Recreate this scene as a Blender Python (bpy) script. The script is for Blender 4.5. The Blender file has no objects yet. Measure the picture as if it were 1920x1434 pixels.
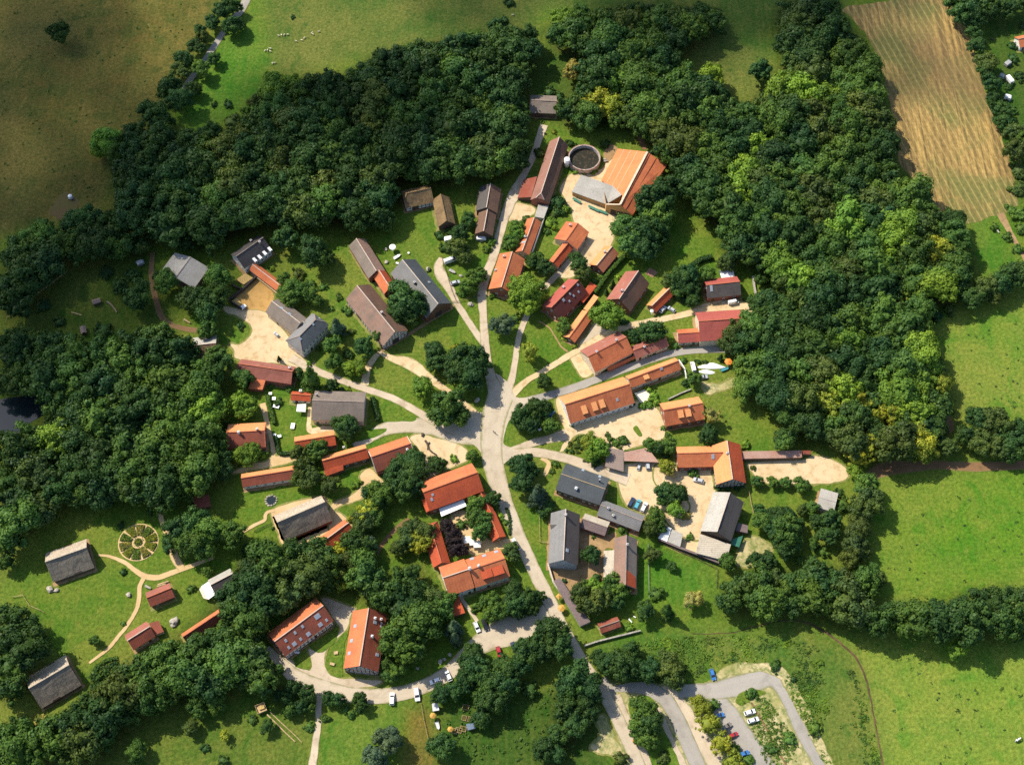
import bpy, bmesh, math, random
import numpy as np
from mathutils import Vector, Matrix, noise
from mathutils.geometry import tessellate_polygon

random.seed(11)
rng = np.random.default_rng(5)
SC = bpy.context.scene
COL = SC.collection
R = math.radians

# ------------------------------------------------------------------ camera
TILT, ALT, FPX = R(29.0), 520.0, 1920 * 50.0 / 36.0
CT, ST = math.cos(TILT), math.sin(TILT)
EYE = Vector((0, -ALT * math.tan(TILT), ALT))
cam_data = bpy.data.cameras.new('camera')
cam = bpy.data.objects.new('camera', cam_data)
COL.objects.link(cam)
cam_data.lens, cam_data.sensor_width = 50, 36
cam_data.clip_start, cam_data.clip_end = 5, 6000
cam.location = EYE
cam.rotation_euler = (TILT, 0, 0)
SC.camera = cam

FR = dict(N=(0, 0, 1.0), P=(960, 220, 4.78), Q=(960, 480, 4.78), R=(1180, 480, 4.78), S=(1030, 640, 4.78), T=(1230, 760, 4.78),
          U=(1010, 860, 4.78), V=(700, 320, 4.78), W=(400, 420, 4.78), X=(630, 450, 4.78), Y=(400, 660, 4.78), Z=(680, 740, 4.78),
          K=(440, 840, 4.78), L=(740, 940, 4.78), M=(470, 1090, 4.78))
for i, c in enumerate('ABCD'):
    for j, y0 in enumerate((0, 480, 954)):
        FR[c + str(j)] = (480 * i, y0, 2.9875)


def at(px, py, z=0.0):
    """the point of the place, at height z, that the survey photo shows at this pixel"""
    x, y = (px - 960) / FPX, -(py - 717) / FPX
    d = Vector((x, y * CT + ST, y * ST - CT))
    return EYE + d * ((z - ALT) / d.z)


def full(fr, x, y):
    x0, y0, s = FR[fr]
    return x0 + x / s, y0 + y / s


def pt(fr, x, y, z=0.0):
    return at(*full(fr, x, y), z)


def to_px(p):
    d = Vector(p) - EYE
    f = d.y * ST - d.z * CT
    return 960 + FPX * d.x / f, 717 - FPX * (d.y * CT + d.z * ST) / f


def mpp(fr, x, y):
    """metres per zoom pixel at ground"""
    return (pt(fr, x + 1, y) - pt(fr, x, y)).length


# ------------------------------------------------------------------ materials
def s2l(c):
    return c / 12.92 if c <= 0.04045 else ((c + 0.055) / 1.055) ** 2.4


def rgb(*a):
    return tuple(s2l(v / 255.0) for v in a) + (1.0,)


MATS = {}


def node_mat(name):
    m = bpy.data.materials.new(name)
    m.use_nodes = True
    nt = m.node_tree
    b = nt.nodes['Principled BSDF']
    return m, nt, b


def N(nt, t, **kw):
    n = nt.nodes.new(t)
    for k, v in kw.items():
        if k.startswith('i_'):
            n.inputs[k[2:].replace('_', ' ')].default_value = v
        else:
            setattr(n, k, v)
    return n


def mixc(nt, fac, a, b, blend='MIX'):
    n = nt.nodes.new('ShaderNodeMix')
    n.data_type, n.blend_type = 'RGBA', blend
    for sock, v in ((n.inputs[0], fac), (n.inputs[6], a), (n.inputs[7], b)):
        if isinstance(v, (int, float, tuple)):
            sock.default_value = v
        else:
            nt.links.new(v, sock)
    return n.outputs[2]


def ramp(nt, val, lo, hi, a=0.0, b=1.0):
    n = N(nt, 'ShaderNodeMapRange')
    n.inputs['From Min'].default_value, n.inputs['From Max'].default_value = lo, hi
    n.inputs['To Min'].default_value, n.inputs['To Max'].default_value = a, b
    nt.links.new(val, n.inputs['Value'])
    return n.outputs['Result']


def noise_tex(nt, vec, scale, detail=3.0, rough=0.55, dist=0.0):
    n = N(nt, 'ShaderNodeTexNoise')
    n.inputs['Scale'].default_value, n.inputs['Detail'].default_value = scale, detail
    n.inputs['Roughness'].default_value, n.inputs['Distortion'].default_value = rough, dist
    if vec is not None:
        nt.links.new(vec, n.inputs['Vector'])
    return n.outputs['Fac']


def mapping(nt, vec, scale=(1, 1, 1), rot=(0, 0, 0)):
    n = N(nt, 'ShaderNodeMapping')
    n.inputs['Scale'].default_value, n.inputs['Rotation'].default_value = scale, rot
    nt.links.new(vec, n.inputs['Vector'])
    return n.outputs['Vector']


def obj_coord(nt):
    """object space plus a per-object offset, so that no two roofs repeat"""
    tc, oi = N(nt, 'ShaderNodeTexCoord'), N(nt, 'ShaderNodeObjectInfo')
    add = N(nt, 'ShaderNodeVectorMath', operation='MULTIPLY_ADD')
    comb = N(nt, 'ShaderNodeCombineXYZ')
    for k in range(3):
        nt.links.new(oi.outputs['Random'], comb.inputs[k])
    nt.links.new(comb.outputs[0], add.inputs[0])
    add.inputs[1].default_value = (173.0, 91.0, 57.0)
    nt.links.new(tc.outputs['Object'], add.inputs[2])
    return add.outputs[0]


def bump(nt, b, h, strength, dist):
    n = N(nt, 'ShaderNodeBump')
    n.inputs['Strength'].default_value, n.inputs['Distance'].default_value = strength, dist
    nt.links.new(h, n.inputs['Height'])
    nt.links.new(n.outputs[0], b.inputs['Normal'])


def flat(name, c, rough=0.7, metal=0.0, var=0.12, scale=1.2):
    """plain painted / plastered surface with slight unevenness"""
    if name in MATS:
        return MATS[name]
    m, nt, b = node_mat(name)
    v = obj_coord(nt)
    n1 = noise_tex(nt, v, scale, 4)
    dark = tuple(x * (1 - 2 * var) for x in c[:3]) + (1,)
    lite = tuple(min(1, x * (1 + 1.2 * var)) for x in c[:3]) + (1,)
    nt.links.new(mixc(nt, ramp(nt, n1, .3, .7), dark, lite), b.inputs['Base Color'])
    b.inputs['Roughness'].default_value, b.inputs['Metallic'].default_value = rough, metal
    MATS[name] = m
    return m


def roof_mat(name, c, stain, moss=None, stain_amt=.5, row=.34, ribs=False, rough=.8):
    """pantiles / slates / corrugated sheet: tile courses, weather streaks down the slope, mossy or sooty patches"""
    if name in MATS:
        return MATS[name]
    m, nt, b = node_mat(name)
    v = obj_coord(nt)
    big = noise_tex(nt, mapping(nt, v, (.16, .16, .16)), 1.0, 4, .6)
    streak = noise_tex(nt, mapping(nt, v, (1.5, .13, .13)), 1.0, 4, .65)
    fine = noise_tex(nt, mapping(nt, v, (2.6, 2.6, 2.6)), 1.0, 2, .7)
    band = noise_tex(nt, mapping(nt, v, (.05, .9, .9)), 1.0, 2, .5)
    d = tuple(x * .74 for x in c[:3]) + (1,)
    l = tuple(min(1, x * 1.22) for x in c[:3]) + (1,)
    col = mixc(nt, ramp(nt, fine, .28, .72), d, l)
    col = mixc(nt, ramp(nt, band, .42, .72, 0, .35), col, d)
    sf = N(nt, 'ShaderNodeMath', operation='MULTIPLY')
    nt.links.new(ramp(nt, big, .42, .68, 0, 1), sf.inputs[0])
    nt.links.new(ramp(nt, streak, .32, .66, .25, 1), sf.inputs[1])
    sf2 = N(nt, 'ShaderNodeMath', operation='MULTIPLY', use_clamp=True)
    nt.links.new(sf.outputs[0], sf2.inputs[0])
    sf2.inputs[1].default_value = stain_amt * 1.5
    col = mixc(nt, sf2.outputs[0], col, stain)
    if moss:
        mb = noise_tex(nt, mapping(nt, v, (.33, .33, .33)), 1.0, 5, .7, .4)
        col = mixc(nt, ramp(nt, mb, .56, .70, 0, .7), col, moss)
    nt.links.new(col, b.inputs['Base Color'])
    b.inputs['Roughness'].default_value = rough
    b.inputs['Specular IOR Level'].default_value = .25
    w = N(nt, 'ShaderNodeTexWave', wave_type='BANDS', bands_direction='X' if ribs else 'Y')
    w.inputs['Scale'].default_value, w.inputs['Distortion'].default_value = .32 / row, .6
    nt.links.new(v, w.inputs['Vector'])
    ad = N(nt, 'ShaderNodeMath', operation='MULTIPLY_ADD')
    nt.links.new(big, ad.inputs[0])
    ad.inputs[1].default_value = 3.0
    nt.links.new(w.outputs['Fac'], ad.inputs[2])
    bump(nt, b, ad.outputs[0], .55, .09)
    MATS[name] = m
    return m


def thatch_mat(name, c, stain):
    if name in MATS:
        return MATS[name]
    m, nt, b = node_mat(name)
    v = obj_coord(nt)
    a = noise_tex(nt, mapping(nt, v, (3.2, .5, .5)), 1.0, 5, .75)
    big = noise_tex(nt, mapping(nt, v, (.22, .3, .22)), 1.0, 4, .6, .5)
    d = tuple(x * .5 for x in c[:3]) + (1,)
    l = tuple(min(1, x * 1.5) for x in c[:3]) + (1,)
    col = mixc(nt, ramp(nt, a, .3, .7), d, l)
    col = mixc(nt, ramp(nt, big, .42, .66, 0, .75), col, stain)
    nt.links.new(col, b.inputs['Base Color'])
    b.inputs['Roughness'].default_value = .95
    b.inputs['Specular IOR Level'].default_value = .1
    ad = N(nt, 'ShaderNodeMath', operation='MULTIPLY_ADD')
    nt.links.new(big, ad.inputs[0])
    ad.inputs[1].default_value = 2.5
    nt.links.new(a, ad.inputs[2])
    bump(nt, b, ad.outputs[0], .8, .2)
    MATS[name] = m
    return m


def hard_mat(name, c1, c2, c3=None, big=.05, fine=1.3, rough=.9, thresh=.5):
    """gravel, sand, asphalt or soil: patches of two tones, worn spots of a third, coarse grain"""
    if name in MATS:
        return MATS[name]
    m, nt, b = node_mat(name)
    v = N(nt, 'ShaderNodeTexCoord').outputs['Object']
    a = noise_tex(nt, v, big, 5, .62, .6)
    f = noise_tex(nt, v, fine, 3, .7)
    g = noise_tex(nt, v, big * 5, 4, .65, .3)
    col = mixc(nt, ramp(nt, a, .34, .66), c1, c2)
    if c3:
        col = mixc(nt, ramp(nt, g, thresh, thresh + .2, 0, .8), col, c3)
    col = mixc(nt, ramp(nt, f, .25, .75, 0, .32), col, mixc(nt, 1.0, col, (.62, .62, .62, 1), 'MULTIPLY'))
    # lanes carry a coordinate across their width: two wheel tracks, grassy crumbling edges
    uvn = N(nt, 'ShaderNodeUVMap', uv_map='across')
    sp = N(nt, 'ShaderNodeSeparateXYZ')
    nt.links.new(uvn.outputs[0], sp.inputs[0])
    ab = N(nt, 'ShaderNodeMath', operation='ABSOLUTE')
    nt.links.new(sp.outputs['X'], ab.inputs[0])
    dst = N(nt, 'ShaderNodeMath', operation='SUBTRACT')
    nt.links.new(ab.outputs[0], dst.inputs[0])
    dst.inputs[1].default_value = .45
    ab2 = N(nt, 'ShaderNodeMath', operation='ABSOLUTE')
    nt.links.new(dst.outputs[0], ab2.inputs[0])
    has = ramp(nt, ab.outputs[0], .02, .06)
    trk = N(nt, 'ShaderNodeMath', operation='MULTIPLY')
    nt.links.new(ramp(nt, ab2.outputs[0], .04, .2, .35, 0), trk.inputs[0])
    nt.links.new(has, trk.inputs[1])
    col = mixc(nt, trk.outputs[0], col, mixc(nt, 1.0, col, (1.12, 1.1, 1.08, 1), 'MULTIPLY'))
    ed = N(nt, 'ShaderNodeMath', operation='MULTIPLY_ADD')
    nt.links.new(g, ed.inputs[0])
    ed.inputs[1].default_value = .7
    nt.links.new(ab.outputs[0], ed.inputs[2])
    col = mixc(nt, ramp(nt, ed.outputs[0], 1.12, 1.32, 0, .7), col, rgb(112, 112, 62))
    nt.links.new(col, b.inputs['Base Color'])
    b.inputs['Roughness'].default_value = rough
    b.inputs['Specular IOR Level'].default_value = .2
    bump(nt, b, f, .5, .12)
    MATS[name] = m
    return m


# ------------------------------------------------------------------ objects
def mesh_obj(name, verts, faces, mats, parent=None, idx=None, smooth=False):
    me = bpy.data.meshes.new(name)
    me.from_pydata([tuple(v) for v in verts], [], faces)
    for m in (mats if isinstance(mats, (list, tuple)) else [mats]):
        me.materials.append(m)
    if idx:
        me.polygons.foreach_set('material_index', idx)
    if smooth:
        me.polygons.foreach_set('use_smooth', [True] * len(me.polygons))
    me.update()
    o = bpy.data.objects.new(name, me)
    COL.objects.link(o)
    if parent:
        o.parent = parent
    return o


def tag(o, label, cat, group=None, kind=None):
    o['label'], o['category'] = label, cat
    if group:
        o['group'] = group
    if kind:
        o['kind'] = kind
    return o


def empty(name, label, cat, loc, rz=0.0, group=None):
    o = bpy.data.objects.new(name, None)
    o.empty_display_size = .5
    COL.objects.link(o)
    o.location, o.rotation_euler = loc, (0, 0, rz)
    return tag(o, label, cat, group)


def clone(o, parent=None):
    c = o.copy()
    COL.objects.link(c)
    if parent:
        c.parent = parent
    return c


def clone_tree(root):
    r = clone(root)
    for ch in list(root.children):
        c = clone(ch, r)
        for g in list(ch.children):
            clone(g, c)
    return r


class MB:
    """collects shapes, then links them as one mesh"""

    def __init__(self):
        self.v, self.f, self.i = [], [], []

    def poly(self, pts, mi=0):
        b = len(self.v)
        self.v += [tuple(p) for p in pts]
        self.f.append(list(range(b, b + len(pts))))
        self.i.append(mi)

    def box(self, c, sz, mi=0, rz=0.0, ax=None):
        x, y, z = (d / 2 for d in sz)
        m = ax if ax is not None else Matrix.Rotation(rz, 3, 'Z')
        b = len(self.v)
        for sx, sy, sz_ in ((-1, -1, -1), (1, -1, -1), (1, 1, -1), (-1, 1, -1), (-1, -1, 1), (1, -1, 1), (1, 1, 1), (-1, 1, 1)):
            p = m @ Vector((sx * x, sy * y, sz_ * z))
            self.v.append((c[0] + p.x, c[1] + p.y, c[2] + p.z))
        for q in ((0, 3, 2, 1), (4, 5, 6, 7), (0, 1, 5, 4), (1, 2, 6, 5), (2, 3, 7, 6), (3, 0, 4, 7)):
            self.f.append([b + k for k in q])
            self.i.append(mi)

    def bar(self, a, b, w, h, mi=0):
        a, b = Vector(a), Vector(b)
        d = b - a
        x = d.normalized()
        up = Vector((0, 0, 1)) if abs(x.z) < .95 else Vector((0, 1, 0))
        y = up.cross(x).normalized()
        z = x.cross(y)
        self.box((a + b) / 2, (d.length, w, h), mi, ax=Matrix((x, y, z)).transposed())

    def cyl(self, c, r, h, n=16, mi=0, r2=None, cap=True):
        r2 = r if r2 is None else r2
        b = len(self.v)
        for k in range(n):
            a = 2 * math.pi * k / n
            self.v.append((c[0] + r * math.cos(a), c[1] + r * math.sin(a), c[2]))
        for k in range(n):
            a = 2 * math.pi * k / n
            self.v.append((c[0] + r2 * math.cos(a), c[1] + r2 * math.sin(a), c[2] + h))
        for k in range(n):
            j = (k + 1) % n
            self.f.append([b + k, b + j, b + n + j, b + n + k])
            self.i.append(mi)
        if cap:
            self.f.append([b + n + k for k in range(n)])
            self.i.append(mi)
            self.f.append([b + k for k in reversed(range(n))])
            self.i.append(mi)

    def prism(self, pts, z0, z1, mi=0):
        """footprint [(x, y)] from z0 to z1"""
        n = len(pts)
        b = len(self.v)
        self.v += [(p[0], p[1], z0) for p in pts] + [(p[0], p[1], z1) for p in pts]
        for k in range(n):
            j = (k + 1) % n
            self.f.append([b + k, b + j, b + n + j, b + n + k])
            self.i.append(mi)
        self.f.append([b + n + k for k in range(n)])
        self.i.append(mi)
        self.f.append([b + k for k in reversed(range(n))])
        self.i.append(mi)

    def plate(self, pts, t, mi=0):
        """a sheet of thickness t hanging below the polygon pts (any heights)"""
        a = (Vector(pts[1]) - Vector(pts[0])).cross(Vector(pts[2]) - Vector(pts[0]))
        if a.z < 0:
            pts = list(reversed(pts))
        n = len(pts)
        b = len(self.v)
        self.v += [tuple(p) for p in pts] + [(p[0], p[1], p[2] - t) for p in pts]
        self.f.append([b + k for k in range(n)])
        self.f.append([b + n + k for k in reversed(range(n))])
        self.i += [mi, mi]
        for k in range(n):
            j = (k + 1) % n
            self.f.append([b + j, b + k, b + n + k, b + n + j])
            self.i.append(mi)

    def build(self, name, mats, parent=None, smooth=False):
        return mesh_obj(name, self.v, self.f, mats, parent, self.i, smooth)
FOREST_CAP = 300
SMALL_R = 3.3
SUN_E, SKY_S, EXPO = 4.4, .13, .62
CLOUD_D = .3
CLOUDS = [('thin broken cloud drifting high above the west field', [(60, 30, 55, 5), (40, 250, 55, 5), (150, 420, 50, 4), (30, 520, 45, 3), (190, 560, 30, 4), (20, 700, 40, 3), (360, 330, 45, 4)]),
          ('thin cloud bank high above the northern meadows', [(950, -60, 50, 4), (1250, 10, 45, 4), (1450, 40, 40, 4), (1700, 60, 40, 4), (620, 260, 45, 4), (820, 290, 35, 2)])]
# ------------------------------------------------------------------ ground
def poly_full(fr, pts):
    return [full(fr, x, y) for x, y in pts]


def smooth_line(p, n=6, closed=False):
    out = []
    m = len(p)
    rngk = range(m if closed else m - 1)
    for k in rngk:
        if closed:
            a, b, c, d = p[(k - 1) % m], p[k], p[(k + 1) % m], p[(k + 2) % m]
        else:
            a, b, c, d = p[max(k - 1, 0)], p[k], p[k + 1], p[min(k + 2, m - 1)]
        for t in range(n):
            u = t / n
            out.append(.5 * ((2 * b) + (c - a) * u + (2 * a - 5 * b + 4 * c - d) * u * u + (3 * b - a - 3 * c + d) * u ** 3))
    if not closed:
        out.append(p[-1])
    return out


LAYER = [0]


def layer_z(base):
    LAYER[0] += 1
    return base + .004 * (LAYER[0] % 24)


def wob(p, amp, f=.22):
    n = noise.noise_vector(Vector((p.x * f, p.y * f, 3.1)))
    n2 = noise.noise_vector(Vector((p.x * f * 4, p.y * f * 4, 7.7)))
    return Vector((p.x + amp * (n.x + .45 * n2.x), p.y + amp * (n.y + .45 * n2.y), p.z))


def ribbon(name, label, fr, pts, w, mat, z=.09, kind='structure', cat='road', amp=.2):
    """road or path: centre line with width in zoom pixels (one number or one per point)"""
    ws = w if isinstance(w, (list, tuple)) else [w] * len(pts)
    P3 = [Vector((*pt(fr, x, y).xy, ws[k] * mpp(fr, x, y) / 2)) for k, (x, y) in enumerate(pts)]
    S = smooth_line(P3, 10)
    zz = layer_z(z)
    vs, fs = [], []
    for k, p in enumerate(S):
        d = (S[min(k + 1, len(S) - 1)] - S[max(k - 1, 0)])
        d.z = 0
        d.normalize()
        nrm = Vector((-d.y, d.x, 0))
        c = Vector((p.x, p.y, zz))
        for u in (-1, -.33, .33, 1):
            q = c + nrm * p.z * u
            vs.append(wob(q, amp) if abs(u) == 1 else q)
        if k:
            b = len(vs) - 8
            for e in range(3):
                fs.append([b + e + 1, b + e, b + 4 + e, b + 5 + e])
    o = mesh_obj(name, vs, fs, mat)
    uv = o.data.uv_layers.new(name='across')
    co = ((-1.0, -.33, .33, 1.0) * len(S))
    for lo in o.data.loops:
        uv.data[lo.index].uv = (co[lo.vertex_index], 0.0)
    return tag(o, label, cat, kind=kind)


def area(name, label, fr, pts, mat, z=.06, kind='structure', cat='yard', amp=.5, smooth=True, worn=None):
    if worn is None:
        worn = mat in (SAND, GRAV, BEIGE, PATCHY, MUDDY) and smooth
    p = [Vector((*pt(fr, x, y).xy, 0)) for x, y in pts]
    if smooth:
        p = smooth_line(p, 5, True)
    q = []
    for k in range(len(p)):
        a, b = p[k], p[(k + 1) % len(p)]
        n = max(1, int((b - a).length / 1.3))
        q += [a.lerp(b, t / n) for t in range(n)]
    zz = layer_z(z)
    q = [wob(v, amp) + Vector((0, 0, zz)) for v in q]
    tris = tessellate_polygon([q])
    fs = []
    for t in tris:
        a, b, c = (q[i] for i in t)
        fs.append(list(t) if (b - a).cross(c - a).z > 0 else list(reversed(t)))
    idx = [0] * len(fs)
    mats = [mat]
    if worn:
        ccw = sum(q[k].x * q[(k + 1) % len(q)].y - q[k].y * q[(k + 1) % len(q)].x for k in range(len(q))) > 0
        n = len(q)
        out = []
        for k in range(n):
            d = q[(k + 1) % n] - q[k - 1]
            nr = Vector((d.y, -d.x, 0)).normalized() * (1 if ccw else -1)
            w_ = .5 + .9 * abs(noise.noise(q[k] * .35)) + .5 * abs(noise.noise(q[k] * 1.3))
            out.append(q[k] + nr * w_ - Vector((0, 0, .02)))
        q = q + out
        for k in range(n):
            j = (k + 1) % n
            fs.append([k, n + k, n + j, j] if ccw else [j, n + j, n + k, k])
            idx.append(1)
        mats.append(WORN)
    return tag(mesh_obj(name, q, fs, mats, None, idx), label, cat, kind=kind)


def in_poly(px, py, poly):
    ins = np.zeros(px.shape, bool)
    n = len(poly)
    for k in range(n):
        x1, y1 = poly[k]
        x2, y2 = poly[(k + 1) % n]
        if y1 == y2:
            continue
        c = ((y1 > py) != (y2 > py)) & (px < (x2 - x1) * (py - y1) / (y2 - y1) + x1)
        ins ^= c
    return ins


# woods (survey photo pixels, canopy outline)
WOODS = [
    ('the north wood', [(225, 285), (300, 225), (350, 262), (430, 250), (490, 200), (505, 150), (590, 145), (660, 145), (690, 105), (800, 80), (950, 55), (1005, 60),
                        (1000, 110), (985, 160), (990, 250), (980, 290), (960, 325), (940, 340), (880, 338), (840, 352), (760, 340), (745, 390), (700, 430), (650, 435),
                        (600, 415), (540, 430), (500, 425), (440, 450), (400, 470), (330, 465), (290, 450), (240, 440), (215, 400), (212, 340)]),
    ('the dark trees by the west field', [(0, 500), (40, 460), (80, 440), (130, 430), (170, 400), (215, 400), (240, 440), (290, 450), (270, 475), (210, 485), (120, 500), (80, 530), (50, 590), (0, 605)]),
    ('the west wood', [(0, 625), (60, 615), (110, 625), (150, 645), (220, 645), (260, 620), (300, 612), (350, 645), (400, 665), (420, 700), (410, 770), (400, 840), (425, 865),
                       (420, 900), (390, 915), (360, 940), (300, 935), (262, 938), (180, 942), (100, 958), (60, 990), (30, 1030), (15, 1080), (0, 1090), (0, 830), (40, 815), (95, 790), (98, 755), (60, 735), (0, 742)]),
    ('the north-east wood', [(1010, 60), (1100, 25), (1180, 10), (1350, 15), (1360, 60), (1300, 85), (1270, 120), (1330, 150), (1350, 180), (1400, 195), (1445, 165), (1465, 110),
                             (1455, 40), (1465, 5), (1570, 0), (1585, 45), (1630, 90), (1655, 180), (1675, 250), (1680, 330), (1735, 350), (1755, 400), (1800, 410), (1822, 480),
                             (1820, 535), (1790, 570), (1735, 590), (1740, 640), (1775, 700), (1780, 770), (1765, 830), (1730, 850), (1640, 860), (1595, 860), (1560, 825), (1490, 830),
                             (1450, 760), (1390, 745), (1385, 680), (1370, 650), (1365, 620), (1410, 585), (1450, 560), (1450, 520), (1390, 490), (1340, 460), (1360, 440), (1300, 400),
                             (1270, 330), (1225, 285), (1180, 235), (1120, 245), (1060, 235), (1045, 200), (1085, 165), (1090, 110), (1045, 95)]),
    ('the stream-side wood', [(1350, 1105), (1440, 1065), (1500, 1075), (1560, 1060), (1590, 1090), (1640, 1140), (1750, 1140), (1800, 1120), (1920, 1100), (1920, 1205), (1780, 1190),
                              (1650, 1190), (1580, 1170), (1500, 1150), (1400, 1150), (1350, 1145)]),
    ('the south wood', [(420, 1125), (430, 1065), (470, 1045), (500, 1030), (560, 1010), (620, 1030), (650, 1005), (665, 965), (705, 935), (715, 980), (690, 1030), (720, 1090),
                        (760, 1065), (790, 1060), (800, 1105), (836, 1110), (828, 1160), (808, 1200), (776, 1232), (748, 1248), (730, 1230), (735, 1160), (690, 1125), (640, 1110),
                        (600, 1100), (500, 1160), (485, 1190), (505, 1240), (535, 1280), (580, 1305), (560, 1325), (510, 1310), (450, 1285), (400, 1310), (330, 1320), (270, 1330),
                        (230, 1380), (170, 1434), (0, 1434), (0, 1360), (60, 1345), (100, 1350), (150, 1335), (185, 1265), (250, 1235), (310, 1215), (380, 1160), (400, 1130)]),
    ('the trees by the thatched barns', [(0, 1145), (50, 1145), (75, 1180), (80, 1230), (55, 1280), (20, 1315), (0, 1325)]),
    ('the trees beside the through road', [(1050, 1290), (1110, 1270), (1130, 1300), (1120, 1350), (1080, 1390), (1050, 1434), (1010, 1434), (1040, 1370)]),
]

GRASS = dict(lawn=(rgb(88, 116, 40), .45), field=(rgb(88, 86, 44), .6), top=(rgb(72, 98, 44), .55), bright=(rgb(74, 116, 38), .32), mead1=(rgb(100, 130, 48), .7),
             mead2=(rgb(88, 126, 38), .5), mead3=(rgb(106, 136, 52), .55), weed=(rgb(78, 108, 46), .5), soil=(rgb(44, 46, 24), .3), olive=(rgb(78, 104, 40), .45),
             dark=(rgb(54, 86, 32), .2), brown=(rgb(112, 98, 52), .8), cloud_shade=(rgb(60, 86, 32), .3))
ZONES = [
    ('field', [(-200, -200), (430, -200), (425, 0), (330, 175), (290, 215), (215, 335), (200, 390), (120, 420), (-200, 480)]),
    ('top', [(475, -200), (1300, -200), (1300, 20), (1010, 20), (1000, 60), (690, 105), (510, 150), (500, 60)]),
    ('bright', [(425, 60), (470, 20), (500, 110), (500, 170), (420, 240), (330, 240), (345, 190)]),
    ('dark', [(985, 90), (1090, 90), (1085, 230), (985, 230)]),
    ('top', [(1290, 90), (1300, -200), (1600, -200), (1580, 20), (1450, 50), (1450, 190), (1330, 170)]),
    ('bright', [(1800, 420), (1880, 405), (1905, 510), (1830, 530)]),
    ('dark', [(1820, -200), (2200, -200), (2200, 400), (1900, 380), (1860, 200)]),
    ('mead1', [(1740, 600), (1840, 570), (2200, 540), (2200, 810), (1780, 770)]),
    ('mead2', [(1640, 890), (2200, 870), (2200, 1100), (1800, 1120), (1640, 1140)]),
    ('mead3', [(1590, 1190), (2200, 1190), (2200, 1700), (1670, 1700), (1650, 1434), (1620, 1270)]),
    ('weed', [(1110, 1205), (1250, 1185), (1500, 1180), (1600, 1215), (1640, 1330), (1660, 1700), (1560, 1700), (1440, 1240), (1340, 1240), (1130, 1275)]),
    ('olive', [(260, 1310), (440, 1300), (580, 1330), (590, 1700), (-100, 1700), (-100, 1440)]),
    ('bright', [(610, 1335), (760, 1325), (800, 1330), (780, 1360), (740, 1400), (740, 1700), (600, 1700)]),
    ('brown', [(770, 1320), (815, 1310), (830, 1700), (745, 1700)]),
    ('dark', [(830, 1300), (1050, 1280), (1130, 1340), (1180, 1700), (830, 1700)]),
    ('cloud_shade', [(50, 500), (290, 470), (330, 600), (230, 640), (30, 620)]),  # shade over the west garden, painted into the grass colour
    ('bright', [(1200, 1025), (1340, 1060), (1340, 1120), (1180, 1140)]),
]
xs = np.concatenate([np.linspace(-2400, -330, 8)[:-1], np.arange(-330, 331, 2.5), np.linspace(330, 2400, 8)[1:]])
ys = np.concatenate([np.linspace(-1800, -240, 8)[:-1], np.arange(-240, 361, 2.5), np.linspace(360, 2600, 8)[1:]])
gx, gy = np.meshgrid(xs, ys)
dz = -ALT
ff = (gy - EYE.y) * ST - dz * CT
ff = np.where(ff > 10, ff, 10)
gpx = 960 + FPX * gx / ff
gpy = 717 - FPX * ((gy - EYE.y) * CT + dz * ST) / ff
colr = np.zeros(gx.shape + (4,), np.float32)
colr[..., :3] = GRASS['lawn'][0][:3]
colr[..., 3] = GRASS['lawn'][1]


def soften(a, n):
    for _ in range(n):
        p = np.pad(a, ((1, 1), (1, 1)), 'edge')
        a = (p[:-2, 1:-1] + p[2:, 1:-1] + p[1:-1, :-2] + p[1:-1, 2:] + 2 * p[1:-1, 1:-1]) / 6
    return a


for nm, poly in ZONES:
    w = soften(in_poly(gpx, gpy, poly).astype(np.float32), 6)[..., None]
    colr = colr * (1 - w) + np.array(GRASS[nm][0][:3] + (GRASS[nm][1],), np.float32) * w
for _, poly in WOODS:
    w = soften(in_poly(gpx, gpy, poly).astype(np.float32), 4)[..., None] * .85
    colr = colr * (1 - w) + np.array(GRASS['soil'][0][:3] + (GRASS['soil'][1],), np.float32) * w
hz = np.zeros(gx.shape)
nx, ny = len(xs), len(ys)
gv = np.stack([gx, gy, hz], -1).reshape(-1, 3)
ii = np.arange(nx * ny).reshape(ny, nx)
gf = np.stack([ii[:-1, :-1], ii[:-1, 1:], ii[1:, 1:], ii[1:, :-1]], -1).reshape(-1, 4)


def np_mesh(name, v, f):
    me = bpy.data.meshes.new(name)
    me.vertices.add(len(v))
    me.vertices.foreach_set('co', np.asarray(v, np.float32).ravel())
    k = f.shape[1]
    me.loops.add(f.size)
    me.loops.foreach_set('vertex_index', np.asarray(f, np.int32).ravel())
    me.polygons.add(len(f))
    me.polygons.foreach_set('loop_start', np.arange(0, f.size, k, dtype=np.int32))
    me.update(calc_edges=True)
    return me


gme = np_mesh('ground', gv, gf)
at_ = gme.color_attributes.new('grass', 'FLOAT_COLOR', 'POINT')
at_.data.foreach_set('color', colr.reshape(-1))


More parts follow.
